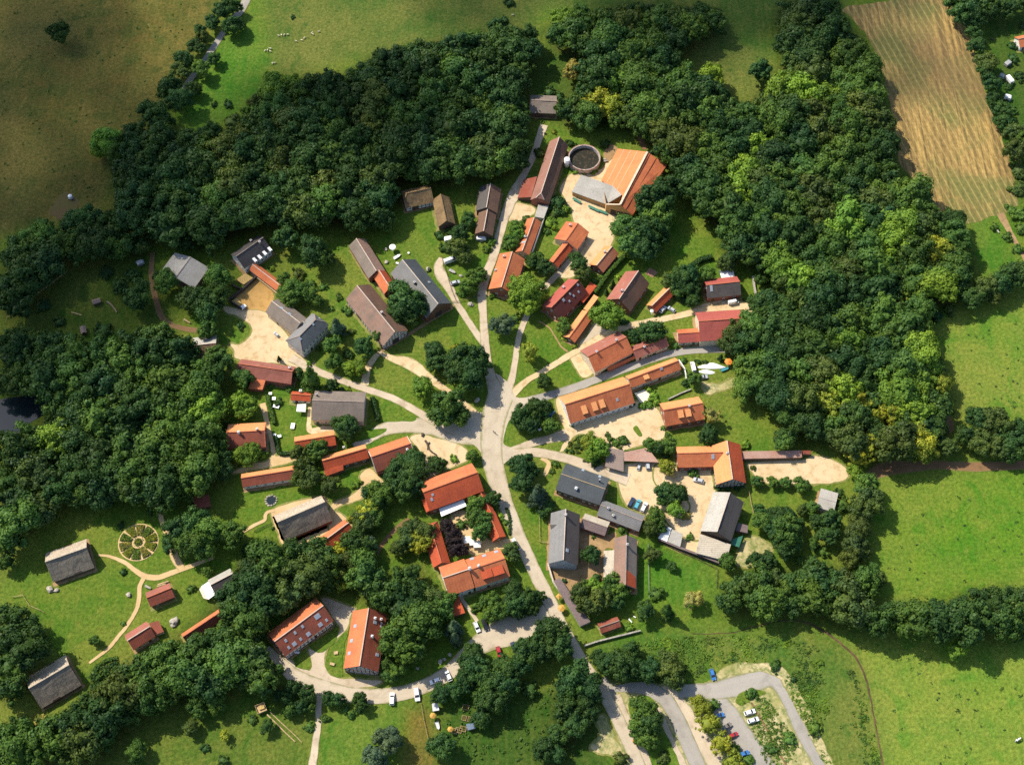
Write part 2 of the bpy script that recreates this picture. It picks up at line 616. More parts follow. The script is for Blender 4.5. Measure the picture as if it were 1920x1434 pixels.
def grass_shader(m, nt, b, base, dry):
    v = N(nt, 'ShaderNodeTexCoord').outputs['Object']
    n_big = noise_tex(nt, v, .018, 4, .6, .5)
    n_mid = noise_tex(nt, v, .085, 5, .65, .4)
    n_fine = noise_tex(nt, v, .75, 5, .72)
    n_sp = noise_tex(nt, v, .23, 3, .55, .8)
    n_mow = noise_tex(nt, mapping(nt, v, (.5, .03, .1), (0, 0, R(24))), 1.0, 2, .5)
    drab = mixc(nt, 1.0, base, (1.34, 1.04, 1.0, 1), 'MULTIPLY')
    lush = mixc(nt, 1.0, base, (.64, .86, .64, 1), 'MULTIPLY')
    col = mixc(nt, ramp(nt, n_mid, .34, .66), lush, drab)
    straw = mixc(nt, .5, base, rgb(158, 136, 74))
    df = N(nt, 'ShaderNodeMath', operation='MULTIPLY', use_clamp=True)
    nt.links.new(ramp(nt, n_big, .40, .64, 0, 1), df.inputs[0])
    nt.links.new(dry, df.inputs[1])
    col = mixc(nt, df.outputs[0], col, straw)
    df2 = N(nt, 'ShaderNodeMath', operation='MULTIPLY', use_clamp=True)
    nt.links.new(ramp(nt, n_sp, .60, .74, 0, 1), df2.inputs[0])
    nt.links.new(dry, df2.inputs[1])
    col = mixc(nt, df2.outputs[0], col, straw)
    col = mixc(nt, ramp(nt, n_sp, .24, .38, .55, 0), col, mixc(nt, 1.0, base, (.5, .72, .6, 1), 'MULTIPLY'))
    n_pat = noise_tex(nt, v, .052, 3, .55, 1.2)
    col = mixc(nt, ramp(nt, n_pat, .56, .66, 0, .75), col, mixc(nt, 1.0, base, (.62, .84, .62, 1), 'MULTIPLY'))
    col = mixc(nt, ramp(nt, n_mow, .42, .6, 0, .14), col, straw)
    n_tuft = noise_tex(nt, v, .42, 2, .5, 1.5)
    col = mixc(nt, ramp(nt, n_tuft, .58, .72, 0, .6), col, mixc(nt, 1.0, base, (.5, .72, .55, 1), 'MULTIPLY'))
    col = mixc(nt, ramp(nt, n_fine, .32, .66, 0, 1.0), mixc(nt, 1.0, col, (1.16, 1.14, 1.1, 1), 'MULTIPLY'), mixc(nt, 1.0, col, (.50, .58, .46, 1), 'MULTIPLY'))
    nt.links.new(col, b.inputs['Base Color'])
    b.inputs['Roughness'].default_value = .95
    b.inputs['Specular IOR Level'].default_value = .1
    bump(nt, b, n_fine, .9, .5)


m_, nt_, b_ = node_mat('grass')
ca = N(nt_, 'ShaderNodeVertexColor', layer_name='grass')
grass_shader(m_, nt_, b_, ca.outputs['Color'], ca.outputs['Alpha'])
gme.materials.append(m_)
ground = bpy.data.objects.new('ground', gme)
COL.objects.link(ground)
tag(ground, 'grass covered ground of meadows and lawns around the village', 'ground', kind='structure')

m_, nt_, b_ = node_mat('lawn grass')
vv = N(nt_, 'ShaderNodeRGB')
vv.outputs[0].default_value = rgb(86, 116, 40)
dd = N(nt_, 'ShaderNodeValue')
dd.outputs[0].default_value = .3
grass_shader(m_, nt_, b_, vv.outputs[0], dd.outputs[0])
LAWN = m_

# stubble field with mowing swaths
m_, nt_, b_ = node_mat('stubble')
v_ = N(nt_, 'ShaderNodeTexCoord').outputs['Object']
d1 = noise_tex(nt_, mapping(nt_, v_, (.6, .012, .1), (0, 0, R(-17))), 1.0, 4, .65, .05)
d2 = noise_tex(nt_, v_, .03, 4, .6, .6)
d3 = noise_tex(nt_, v_, .55, 4, .7)
c_ = mixc(nt_, ramp(nt_, d1, .38, .62), rgb(106, 84, 44), rgb(184, 150, 86))
c_ = mixc(nt_, ramp(nt_, d2, .44, .6, 0, .8), c_, rgb(104, 108, 50))
wv = N(nt_, 'ShaderNodeTexWave', wave_type='BANDS', bands_direction='X')
wv.inputs['Scale'].default_value, wv.inputs['Distortion'].default_value, wv.inputs['Detail'].default_value, wv.inputs['Detail Scale'].default_value = .10, .15, 2, .2
nt_.links.new(mapping(nt_, v_, (1, 1, 1), (0, 0, R(-17))), wv.inputs['Vector'])
c_ = mixc(nt_, ramp(nt_, wv.outputs['Fac'], .84, .98, 0, .34), c_, rgb(198, 174, 112))
c_ = mixc(nt_, ramp(nt_, wv.outputs['Fac'], .16, .02, 0, .34), c_, rgb(92, 86, 44))
d4 = noise_tex(nt_, v_, .014, 2, .5, .3)
c_ = mixc(nt_, ramp(nt_, d4, .44, .6, 0, .6), c_, rgb(112, 88, 54))
c_ = mixc(nt_, ramp(nt_, d3, .3, .7, 0, .9), c_, mixc(nt_, 1.0, c_, (.5, .54, .46, 1), 'MULTIPLY'))
nt_.links.new(c_, b_.inputs['Base Color'])
b_.inputs['Roughness'].default_value = .95
bump(nt_, b_, d3, .6, .25)
area('stubble_field', 'long tan mown field with straw swaths beside the north-east wood', 'D0',
     [(420, 50), (700, 5), (990, -5), (1060, 80), (1120, 180), (1180, 380), (1230, 560), (1330, 830), (1400, 1110), (1380, 1160), (1300, 1200), (1115, 1255), (950, 1190),
      (860, 1040), (730, 900), (680, 560), (580, 250), (470, 110)], m_, .03, cat='field', amp=1.2, worn=False)

SAND = hard_mat('sandy gravel', rgb(194, 170, 130), rgb(206, 185, 148), rgb(168, 140, 98), .06, 1.1)
GRAV = hard_mat('pale road gravel', rgb(178, 162, 138), rgb(194, 178, 154), rgb(156, 138, 114), .05, 1.4)
ASPH = hard_mat('worn asphalt', rgb(148, 142, 133), rgb(162, 156, 146), rgb(132, 126, 118), .03, 1.6)
PALEASPH = hard_mat('pale worn asphalt', rgb(176, 162, 140), rgb(188, 175, 153), rgb(158, 144, 122), .04, 1.4)
DIRT = hard_mat('brown dirt', rgb(140, 112, 78), rgb(164, 136, 98), rgb(116, 98, 60), .08, 1.0)
EARTH = hard_mat('red brown earth', rgb(122, 92, 64), rgb(136, 106, 76), rgb(96, 84, 52), .07, .9)
BEIGE = hard_mat('beige garden path', rgb(186, 158, 114), rgb(200, 174, 130), None, .1, 1.2)
MUDDY = hard_mat('trodden yard mud', rgb(176, 138, 78), rgb(192, 152, 92), rgb(150, 116, 62), .07, 1.1)
PATCHY = hard_mat('grassed over gravel', rgb(196, 178, 138), rgb(150, 144, 90), rgb(94, 112, 52), .09, .9, thresh=.42)

WORN = hard_mat('worn grass edge', rgb(132, 128, 70), rgb(98, 112, 50), rgb(168, 150, 106), .35, 1.6)
# --- yards
area('north_yard', 'pale sandy yard in front of the orange hall', 'P', [(520, 515), (600, 500), (790, 470), (850, 410), (940, 330), (960, 520), (1080, 870), (1000, 960), (930, 1010), (900, 1120), (800, 1250),
     (690, 1340), (640, 1290), (560, 1420), (440, 1434), (400, 1400), (560, 1240), (640, 1120), (560, 960), (530, 840), (470, 720), (430, 640), (480, 560)], SAND, .06, amp=.4)
area('west_yard', 'sunlit sandy farmyard between grey and red roofed houses', 'W', [(110, 740), (300, 770), (470, 800), (660, 990), (800, 1200), (900, 1250), (860, 1320), (600, 1250), (230, 1215), (190, 1130), (150, 1080),
     (240, 1080), (330, 1000), (340, 920), (240, 830), (110, 790)], SAND, .06)
area('paddock_floor', 'brown trodden earth floor of the walled farm pen', 'W', [(250, 620), (390, 500), (540, 620), (480, 800), (420, 860), (380, 800), (280, 780), (190, 680)], MUDDY, .05)
area('centre_yard', 'cream gravel courtyard south of the long orange farmhouse', 'S', [(190, 700), (420, 640), (760, 540), (880, 580), (960, 600), (1030, 740), (1020, 860), (900, 900), (720, 960), (540, 1000), (470, 870),
     (330, 830), (220, 850), (120, 980), (0, 960), (0, 920), (150, 860), (110, 740), (60, 560), (80, 480), (140, 560)], SAND, .07, amp=.35)
area('east_yard', 'wide cream gravel courtyard with parked cars and a tree island', 'S', [(500, 1100), (700, 1100), (980, 1080), (1140, 1150), (1480, 1130), (1490, 1300), (1440, 1450), (1380, 1800), (1300, 1900), (1080, 1840), (960, 1700), (880, 1560),
     (740, 1500), (660, 1400), (600, 1220), (480, 1160)], SAND, .07)
area('east_path_yard', 'sandy yard under the ochre and red winged house', 'T', [(0, 540), (180, 560), (520, 560), (545, 720), (480, 880), (430, 1060), (390, 1200), (200, 1150), (60, 960), (240, 1020), (310, 900), (200, 760), (0, 700)], SAND, .085)
area('riding_arena', 'sandy riding arena bordered by round shrubs', 'T', [(820, 525), (1000, 500), (1310, 490), (1420, 450), (1560, 480), (1700, 560), (1715, 650), (1600, 690), (1420, 700), (1200, 700), (960, 690), (870, 600)], SAND, .06, amp=.4)
area('sand_garden', 'sandy ground with dead wood beside the plaza', 'Z', [(430, 390), (520, 350), (640, 390), (800, 420), (930, 500), (930, 590), (760, 660), (640, 720), (560, 760), (560, 600), (500, 480)], SAND, .07)
area('terrace_yard', 'beige paved terrace between tall trees', 'K', [(1120, 250), (1210, 190), (1340, 320), (1220, 360), (1160, 440), (900, 540), (960, 590), (1050, 680), (1000, 700), (860, 740), (860, 520), (1040, 430), (1140, 340)], BEIGE, .07)
area('barn_yard', 'sandy strip around the grey thatched barn', 'K', [(340, 560), (560, 480), (800, 440), (850, 520), (900, 640), (870, 740), (740, 800), (790, 820), (460, 870), (380, 740)], BEIGE, .05)
area('inner_court', 'brown earth court between grey barn roofs', 'U', [(370, 640), (600, 680), (690, 660), (680, 800), (590, 820), (580, 1080), (440, 1100), (300, 1200), (130, 1100), (110, 980), (360, 960)], DIRT, .06)
area('loop_yard', 'pale gravel yard between the two long red roofed houses', 'M', [(640, 150), (800, 190), (930, 240), (900, 300), (850, 430), (680, 600), (680, 800), (820, 870), (1140, 880), (1140, 920), (900, 960), (560, 960),
     (340, 800), (250, 700), (320, 680), (520, 800), (550, 720), (520, 610), (640, 630), (740, 520), (810, 420), (740, 330)], GRAV, .06)
area('terrace_court', 'pale terrace between the restaurant wings', 'L', [(500, 120), (650, 90), (700, 200), (860, 350), (1050, 330), (1060, 420), (940, 420), (700, 480), (560, 300)], BEIGE, .05)
area('small_terrace', 'white paved terrace square beside hedges', 'S', [(760, 465), (875, 425), (918, 520), (820, 555)], flat('pale paving', rgb(226, 214, 192), .8), .1, amp=.1, smooth=False)
area('sandy_patch', 'bare sandy patch on the lawn near the white sails', 'R', [(640, 1130), (780, 1150), (950, 1100), (960, 1160), (820, 1200), (700, 1240)], PATCHY, .05, amp=.9)
area('bare_corner', 'bare tan ground beside the big grey barn', 'T', [(820, 1180), (960, 1200), (1040, 1320), (900, 1420), (740, 1434), (720, 1380)], PATCHY, .05, amp=.9)
area('car_park', 'pale gravel car park at the south end of the village', 'C2', [(500, 960), (640, 1000), (860, 970), (980, 1000), (1130, 960), (1200, 910), (1434, 880), (1500, 930), (1640, 1200), (1800, 1434), (1850, 1700), (720, 1700), (640, 1434),
     (560, 1150)], PATCHY, .05, cat='car park')
area('verge_sand', 'bare sandy verge beside the through road', 'C2', [(470, 1180), (520, 1150), (560, 1250), (640, 1400), (500, 1360), (440, 1340), (500, 1260)], PATCHY, .045, amp=1.)
area('pond', 'dark still pond among the trees of the west wood', 'A1', [(-200, 815), (-40, 810), (130, 785), (260, 790), (285, 830), (260, 880), (130, 960), (100, 1020), (0, 1030), (-200, 1030)], None, .04, cat='pond')

# --- roads and paths
ribbon('road', 'grey asphalt through road running south-east from the plaza', 'N', [(938, 745), (925, 790), (922, 850), (934, 905), (952, 955), (975, 1010), (1002, 1070), (1032, 1130), (1062, 1190), (1096, 1245), (1126, 1290),
       (1152, 1335), (1176, 1385), (1200, 1440), (1240, 1530)], [50, 46, 40, 36, 28, 26, 26, 26, 24, 22, 24, 26, 26, 26, 26], PALEASPH, .10)
area('plaza', 'pale star shaped meeting place of the village lanes', 'N', [(918, 700), (950, 715), (968, 745), (1000, 745), (985, 770), (955, 790), (945, 830), (965, 845), (945, 870), (915, 880), (895, 840), (850, 815), (850, 790), (890, 775), (912, 765)], PALEASPH, .095, cat='plaza')
ribbon('lane', 'pale lane leading north from the plaza', 'N', [(930, 735), (916, 690), (909, 640), (906, 590), (904, 550), (912, 515), (924, 485), (945, 412), (962, 368), (980, 332), (998, 298), (1010, 262), (1020, 235)], [30, 18, 17, 15, 18, 17, 17, 18, 22, 14, 13, 14, 16], GRAV, .12, cat='lane')
area('lane_apron', 'sandy apron where the north lane widens by the old barn', 'V', [(1180, 440), (1230, 330), (1300, 290), (1434, 330), (1434, 390), (1330, 440), (1260, 450)], SAND, .11)
ribbon('lane', 'sandy lane passing the half timbered barn gable', 'N', [(908, 645), (888, 618), (870, 590), (856, 568), (842, 540), (828, 518), (822, 500), (828, 484)], [14, 13, 13, 13, 18, 22, 18, 10], GRAV, .125, cat='lane')
ribbon('lane', 'sandy lane crossing the green below the two barns', 'N', [(905, 790), (862, 752), (831, 728), (800, 705), (768, 682), (735, 672), (712, 660)], [18, 16, 14, 18, 26, 14, 8], SAND, .13, cat='lane')
ribbon('track', 'narrow dirt track below the two barn gables', 'N', [(690, 690), (708, 664), (745, 640), (800, 606), (850, 572)], [14, 9, 7, 7, 7], DIRT, .11, cat='track')
ribbon('lane', 'pale lane from the west farmyard to the plaza', 'N', [(905, 828), (882, 820), (848, 806), (808, 787), (781, 771), (741, 749), (694, 732), (641, 714), (580, 689), (545, 670)], [24, 20, 18, 16, 15, 14, 14, 14, 16, 20], GRAV, .135, cat='lane')
ribbon('track', 'short sandy link between the green and the west lane', 'N', [(708, 664), (690, 690), (684, 722)], [10, 13, 16], SAND, .12, cat='track')
ribbon('road', 'asphalt side road between orange roofed barns and grey barn', 'N', [(900, 815), (860, 812), (810, 800), (760, 798), (720, 805), (690, 822), (665, 838)], [46, 44, 36, 30, 27, 21, 15], PALEASPH, .105)
ribbon('lane', 'shady lane leading north-east past the bright green tree', 'N', [(950, 740), (962, 700), (973, 632), (990, 588), (1008, 558), (1030, 530), (1052, 508), (1078, 478), (1092, 452)], [20, 13, 11, 12, 12, 12, 12, 14, 16], GRAV, .115, cat='lane')
ribbon('lane', 'sandy lane leading east past the red roofed chapel', 'N', [(958, 742), (985, 716), (1012, 700), (1065, 668), (1106, 644), (1140, 626), (1178, 612), (1236, 600), (1290, 588), (1330, 580), (1375, 576), (1412, 576)], [18, 13, 12, 13, 14, 15, 15, 14, 14, 18, 22, 16], SAND, .12, cat='lane')
ribbon('road', 'grey asphalt road curving east between the long orange roofs', 'N', [(955, 765), (1000, 750), (1044, 737), (1085, 724), (1127, 708), (1170, 692), (1211, 677), (1261, 663), (1300, 657), (1348, 655), (1400, 656)], [30, 20, 17, 17, 17, 17, 16, 15, 15, 15, 15], ASPH, .11)
ribbon('lane', 'pale lane into the centre courtyard', 'N', [(938, 858), (970, 842), (1003, 829), (1035, 822), (1062, 814)], [22, 17, 17, 19, 26], GRAV, .125, cat='lane')
ribbon('lane', 'pale lane running east past the slate roofed house', 'N', [(936, 856), (985, 848), (1030, 852), (1070, 862), (1110, 876), (1150, 890), (1178, 900)], [22, 20, 19, 20, 21, 23, 26], GRAV, .13, cat='lane')
ribbon('path', 'curved cream footpath on the green by the slate roofed house', 'C1', [(165, 1130), (205, 1160), (195, 1200), (180, 1230)], [30, 26, 30, 20], BEIGE, .08, cat='path')
ribbon('road', 'pale loop road curving past the two long red roofed houses', 'B2', [(60, 780), (140, 860), (240, 950), (400, 1010), (560, 1045), (720, 1045), (860, 1020), (980, 975), (1090, 905), (1200, 800), (1320, 720), (1434, 680), (1560, 650), (1640, 560)], [40, 60, 90, 95, 90, 88, 85, 85, 90, 100, 150, 170, 130, 90], PALEASPH, .09)
ribbon('path', 'grey garden path from the restaurant to the loop road', 'L', [(590, 830), (620, 900), (680, 990), (740, 1075)], 36, GRAV, .08, cat='path')
ribbon('track', 'two wheel farm track leaving the loop road southwards', 'B2', [(358, 1040), (350, 1120), (350, 1200), (335, 1300), (325, 1380), (315, 1434), (310, 1560)], [40, 36, 36, 40, 46, 50, 50], GRAV, .07, cat='track')
ribbon('lane', 'narrow tarred lane between hedges beside the west field', 'A0', [(1400, -40), (1350, 60), (1270, 160), (1200, 260), (1140, 350), (1070, 440), (1030, 500)], [52, 46, 40, 38, 38, 38, 30], ASPH, .08, cat='lane')
PG = 'A2'
ribbon('path', 'cream path curving past the herb wheel garden', PG, [(550, 258), (620, 268), (700, 300), (760, 345), (810, 376), (880, 385), (950, 362), (1040, 330), (1120, 300), (1195, 275)], [14, 18, 24, 30, 34, 34, 34, 30, 24, 20], BEIGE, .08, cat='path')
ribbon('path', 'cream footpath winding down past the small red roofed barn', PG, [(810, 378), (785, 430), (778, 510), (760, 570), (715, 650), (650, 730), (590, 795), (500, 862)], [30, 26, 26, 24, 22, 22, 20, 14], BEIGE, .085, cat='path')
ribbon('path', 'earth path coming down from the west wood to the garden', PG, [(885, -30), (905, 60), (930, 130), (960, 210), (985, 280), (1020, 340)], [24, 30, 32, 44, 50, 40], BEIGE, .09, cat='path')
ribbon('path', 'pale footpath from the grey thatched barn across the lawn', 'K', [(-60, 830), (90, 742), (180, 690), (265, 645), (275, 600), (300, 572), (360, 560)], [20, 30, 34, 34, 32, 32, 34], BEIGE, .08, cat='path')
ribbon('path', 'brown footpath through the shaded west garden', 'A1', [(855, -20), (848, 120), (870, 230), (900, 330), (950, 380), (1020, 405), (1100, 418), (1180, 440)], [26, 28, 30, 34, 30, 34, 34, 20], EARTH, .06, cat='path')
ribbon('track', 'gravel track between hedge and red brown house', 'Y', [(440, 460), (470, 580), (500, 700), (530, 830), (545, 900)], [60, 50, 40, 40, 60], BEIGE, .07, cat='track')
area('gravel_court', 'cream gravel court between garden hedge and long red roof', 'Y', [(330, 1010), (480, 980), (545, 890), (560, 930), (690, 910), (740, 970), (500, 1030), (250, 1080), (170, 1080)], BEIGE, .06)
ribbon('path', 'sandy strip between grey barn and orange shed', 'Y', [(865, 490), (860, 600), (870, 700), (980, 690), (1150, 660), (1320, 690)], [36, 40, 60, 70, 70, 50], SAND, .06, cat='path')
ribbon('path', 'brown path through the trees behind the restaurant', 'Z', [(420, 1120), (300, 1200), (200, 1310), (120, 1434)], [60, 44, 40, 40], EARTH, .06, cat='path')
ribbon('track', 'reddish earth track along the east meadow hedge', 'D1', [(560, 1240), (660, 1190), (800, 1180), (950, 1170), (1150, 1180), (1434, 1170), (1600, 1170)], [60, 90, 70, 55, 60, 55, 50], EARTH, .06, cat='track')
ribbon('track', 'bare field track beside the stubble field gate', 'D0', [(1300, 1195), (1350, 1290), (1400, 1380), (1434, 1440), (1480, 1540)], [50, 34, 26, 22, 22], DIRT, .07, cat='track')
area('earth_patch', 'bare brown field corner beside the north-east wood', 'D1', [(985, 840), (1020, 900), (1040, 960), (1010, 1000), (930, 990), (890, 940)], EARTH, .05, cat='ground')
ribbon('path', 'trodden path crossing the green to the village lane', 'Q', [(240, 585), (330, 640), (390, 730), (440, 810), (500, 860)], [12, 14, 14, 14, 20], DIRT, .07, cat='path')
area('dry_spot', 'sandy forecourt by the orange house gable', 'Q', [(520, 890), (600, 860), (640, 940), (700, 1000), (730, 1040), (650, 1090), (580, 1020)], SAND, .075, amp=.5)
area('drive', 'gravel drive beside the bright green tree', 'Q', [(600, 800), (680, 700), (750, 580), (800, 640), (850, 690), (760, 760), (640, 840)], GRAV, .075)
area('drive', 'pale drive below the brick shed with the white canopy', 'R', [(560, 490), (700, 420), (840, 400), (1000, 410), (1120, 450), (1100, 500), (960, 490), (640, 500)], SAND, .075)
ribbon('road', 'asphalt car park entry road in the south', 'C2', [(500, 950), (560, 1090), (640, 1250), (720, 1420), (800, 1600)], [70, 90, 80, 80, 80], ASPH, .105)
ribbon('road', 'asphalt lane curving round the tree island of the car park', 'C2', [(560, 1010), (660, 1000), (770, 1010), (850, 1060), (900, 1130), (960, 1250), (1040, 1434), (1110, 1600)], [30, 60, 80, 90, 90, 90, 90, 90], ASPH, .11)
ribbon('road', 'asphalt loop at the east side of the car park', 'C2', [(930, 1020), (1060, 1020), (1180, 1010), (1320, 975), (1430, 950), (1500, 985), (1560, 1080), (1640, 1260), (1740, 1434), (1800, 1560)], [80, 90, 110, 120, 100, 95, 95, 95, 95, 95], ASPH, .115)
ribbon('road', 'asphalt parking aisle beside the yellow green trees', 'C2', [(1100, 1040), (1180, 1120), (1260, 1230), (1340, 1340), (1420, 1450), (1500, 1580)], [120, 130, 130, 130, 130, 130], ASPH, .10)
ribbon('verge', 'pale gravel strip beside the middle lane of the car park', 'C2', [(860, 985), (960, 1130), (1060, 1290), (1150, 1440), (1230, 1580)], [60, 90, 95, 95, 95], GRAV, .097, cat='verge')
ribbon('verge', 'pale gravel strip between car park entry road and tree island', 'C2', [(590, 1040), (630, 1150), (690, 1290), (770, 1440), (840, 1580)], [40, 50, 52, 56, 56], GRAV, .097, cat='verge')
ribbon('verge', 'pale gravel strip between tree island and middle lane', 'C2', [(800, 1085), (850, 1190), (900, 1320), (960, 1440), (1020, 1580)], [20, 34, 44, 50, 50], GRAV, .097, cat='verge')
ribbon('verge', 'sandy outer verge of the car park loop', 'C2', [(1130, 950), (1220, 905), (1320, 890), (1430, 890), (1520, 935), (1600, 1070), (1680, 1230), (1780, 1440)], [30, 60, 60, 60, 70, 60, 60, 50], PATCHY, .098, cat='verge', amp=.8)
ribbon('furrow', 'narrow brown furrow along the middle strip of the car park', 'C2', [(1340, 1085), (1385, 1160), (1430, 1240), (1490, 1350), (1540, 1440)], 12, EARTH, .1, cat='furrow')
area('tree_island', 'grass island of the car park under large trees', 'C2', [(650, 1100), (690, 1055), (760, 1045), (800, 1080), (820, 1180), (880, 1290), (940, 1434), (960, 1560), (830, 1560), (760, 1360), (700, 1230)], LAWN, .13, cat='grass island')
area('grass_island', 'small almond shaped grass island in the car park', 'C2', [(1255, 1080), (1280, 1030), (1340, 1012), (1415, 1018), (1410, 1040), (1340, 1070), (1290, 1100)], LAWN, .13, cat='grass island')
area('lawn_island', 'grass lens between the loop yard and the half timbered house', 'M', [(870, 435), (850, 560), (820, 700), (820, 850), (730, 840), (675, 780), (690, 660), (760, 540)], LAWN, .11, cat='grass island')
area('lawn_island', 'grass wedge in front of the long red roofed house', 'M', [(790, 400), (760, 520), (680, 610), (600, 632), (530, 590), (540, 550), (700, 470)], LAWN, .11, cat='grass island')
area('lawn_island', 'round grass corner beside the gravel of the loop yard', 'M', [(400, 690), (500, 650), (545, 720), (540, 780), (480, 790), (400, 750)], LAWN, .11, cat='grass island')
area('flower_bed', 'oblong planted bed in the middle of the centre courtyard', 'S', [(752, 785), (785, 760), (830, 835), (800, 848)], LAWN, .14, cat='flower bed', amp=.15)
area('cut_green', 'triangular green bounded by lanes west of the plaza', 'B1', [(640, 775), (700, 780), (800, 830), (890, 900), (880, 925), (760, 930), (690, 930), (665, 900)], LAWN, .14, cat='green')
area('cut_green', 'green with two dark trees between plaza lanes', 'B1', [(1000, 905), (1100, 850), (1170, 860), (1190, 930), (1185, 1010), (1080, 970), (1000, 925)], LAWN, .14, cat='green')
area('cut_green', 'sliver of grass beside the orange barns side road', 'B1', [(560, 1005), (640, 975), (730, 968), (715, 990), (620, 1030), (560, 1040)], LAWN, .14, cat='green')
area('cut_green', 'small green edged by the plaza and the courtyard lane', 'C1', [(-50, 1010), (-40, 940), (0, 900), (60, 980), (90, 1030), (0, 1075), (-45, 1070)], LAWN, .14, cat='green')
area('car_park_island', 'grassy parking island full of dark trees and cars', 'C1', [(20, 870), (120, 810), (220, 830), (250, 900), (290, 975), (200, 1005), (100, 1035), (40, 950)], LAWN, .14, cat='grass island')
area('cut_green', 'grass wedge between courtyard lane and east lane', 'C1', [(165, 1072), (300, 1028), (280, 1060), (255, 1095)], LAWN, .14, cat='green')
m_, nt_, b_ = node_mat('pond water')
b_.inputs['Base Color'].default_value = (.012, .02, .022, 1)
b_.inputs['Roughness'].default_value = .06
bump(nt_, b_, noise_tex(nt_, N(nt_, 'ShaderNodeTexCoord').outputs['Object'], 1.2, 3), .06, .05)
WATER = m_
for o in COL.objects:
    if o.name == 'pond':
        o.data.materials.clear()
        o.data.materials.append(WATER)
ribbon('stream', 'narrow dark ditch curving between the weedy bank and the east meadow', 'D2', [(-420, 700), (-200, 690), (0, 640), (150, 625), (280, 665), (380, 735), (470, 810), (530, 900), (565, 1020), (590, 1140), (615, 1270), (640, 1434), (650, 1560)],
       [3, 4, 6, 9, 14, 14, 13, 12, 10, 9, 9, 9, 9], hard_mat('ditch mud', rgb(70, 58, 40), rgb(104, 84, 58), rgb(52, 56, 30), .2, 1.5), .06, cat='stream', amp=.55)
# ------------------------------------------------------------------ buildings
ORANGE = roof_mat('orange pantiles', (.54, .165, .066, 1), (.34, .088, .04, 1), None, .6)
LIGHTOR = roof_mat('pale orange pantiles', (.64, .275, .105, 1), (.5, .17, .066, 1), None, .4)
REDOR = roof_mat('red orange pantiles', (.46, .085, .032, 1), (.26, .05, .024, 1), None, .6)
REDBR = roof_mat('red brown pantiles', (.26, .072, .042, 1), (.13, .048, .034, 1), None, .6)
MAROON = roof_mat('maroon pantiles', (.115, .032, .026, 1), (.07, .022, .02, 1), None, .5)
PINKRED = roof_mat('weathered red pantiles', (.32, .115, .082, 1), (.20, .07, .052, 1), (.27, .18, .13, 1), .5)
CHAPEL = roof_mat('raspberry red pantiles', (.36, .088, .066, 1), (.25, .055, .044, 1), None, .4)
BROWN = roof_mat('old brown tiles', (.155, .088, .058, 1), (.085, .055, .042, 1), (.12, .105, .07, 1), .6)
GREYBR = roof_mat('weathered grey brown tiles', (.205, .165, .135, 1), (.12, .098, .08, 1), (.19, .17, .13, 1), .6)
MIXBR = roof_mat('mottled red brown tiles', (.26, .155, .115, 1), (.15, .115, .09, 1), (.22, .18, .14, 1), .7)
DKGREY = roof_mat('dark grey tiles', (.085, .075, .07, 1), (.05, .045, .043, 1), (.10, .09, .075, 1), .6)
SLATE = roof_mat('blue grey slate', (.075, .085, .092, 1), (.045, .05, .055, 1), None, .5, .25)
GREY = roof_mat('grey fibre cement slates', (.19, .185, .18, 1), (.12, .118, .112, 1), (.17, .165, .14, 1), .5, .5)
LTGREY = roof_mat('pale grey corrugated sheet', (.40, .375, .33, 1), (.27, .25, .21, 1), (.3, .28, .22, 1), .5, .3, ribs=True)
CONC = roof_mat('pale concrete roof', (.46, .40, .31, 1), (.30, .26, .2, 1), (.22, .19, .15, 1), .6, .8)
TARBR = roof_mat('brown roofing felt', (.235, .175, .145, 1), (.16, .12, .1, 1), None, .4, .9)
VIOLBR = roof_mat('violet brown boards', (.17, .125, .12, 1), (.10, .075, .075, 1), None, .5, .5)
PINKBR = roof_mat('pinkish ridged sheet', (.42, .26, .2, 1), (.34, .15, .1, 1), None, .6, .3, ribs=True)
RUST = roof_mat('rusty red sheet', (.24, .06, .036, 1), (.3, .16, .11, 1), None, .4, .3, ribs=True)
THATCH = thatch_mat('shade tone weathered thatch', (.205, .172, .132, 1), (.27, .225, .165, 1))
THATCHL = thatch_mat('sunlit tone thatch', (.42, .35, .265, 1), (.33, .27, .2, 1))  # lighter twin of the thatch: sunlit slopes painted paler than shaded ones
THATCHB = thatch_mat('brown thatch', (.22, .145, .072, 1), (.12, .085, .05, 1))
WHITEW = flat('white lime plaster', (.72, .69, .62, 1), .85, var=.06)
CREAM = flat('cream plaster', (.62, .52, .38, 1), .85, var=.07)
BRICKW = flat('red brick', (.28, .10, .062, 1), .9, var=.25, scale=3)
BROWNW = flat('weathered boards', (.13, .085, .055, 1), .9, var=.25, scale=2)
OCHREW = flat('ochre plaster', (.5, .28, .10, 1), .85, var=.1)
GREYW = flat('grey render', (.33, .31, .28, 1), .9, var=.12)
DARKW = flat('dark creosoted boards', (.045, .035, .03, 1), .9, var=.2)
BLUEGREY = flat('light blue slate cladding', (.34, .38, .40, 1), .7, var=.12, scale=2)
BEAM = flat('dark oak beam', (.05, .026, .018, 1), .85, var=.15)
REDBEAM = flat('oxblood beam', (.085, .022, .018, 1), .8, var=.15)
RIDGEW = flat('pale ridge tile', (.5, .4, .32, 1), .8, var=.1)
RIDGEO = flat('orange ridge tile', (.42, .12, .05, 1), .8, var=.15)
RIDGED = flat('dull ridge tile', (.26, .2, .16, 1), .85, var=.15)
WHITEP = flat('white paint', (.8, .8, .78, 1), .5, var=.03)
CANVAS = flat('white canvas', (.86, .85, .82, 1), .7, var=.03, scale=.4)
GREYP = flat('grey paint', (.3, .3, .3, 1), .6, var=.05)
DOORB = flat('brown door boards', (.11, .06, .035, 1), .8, var=.2)
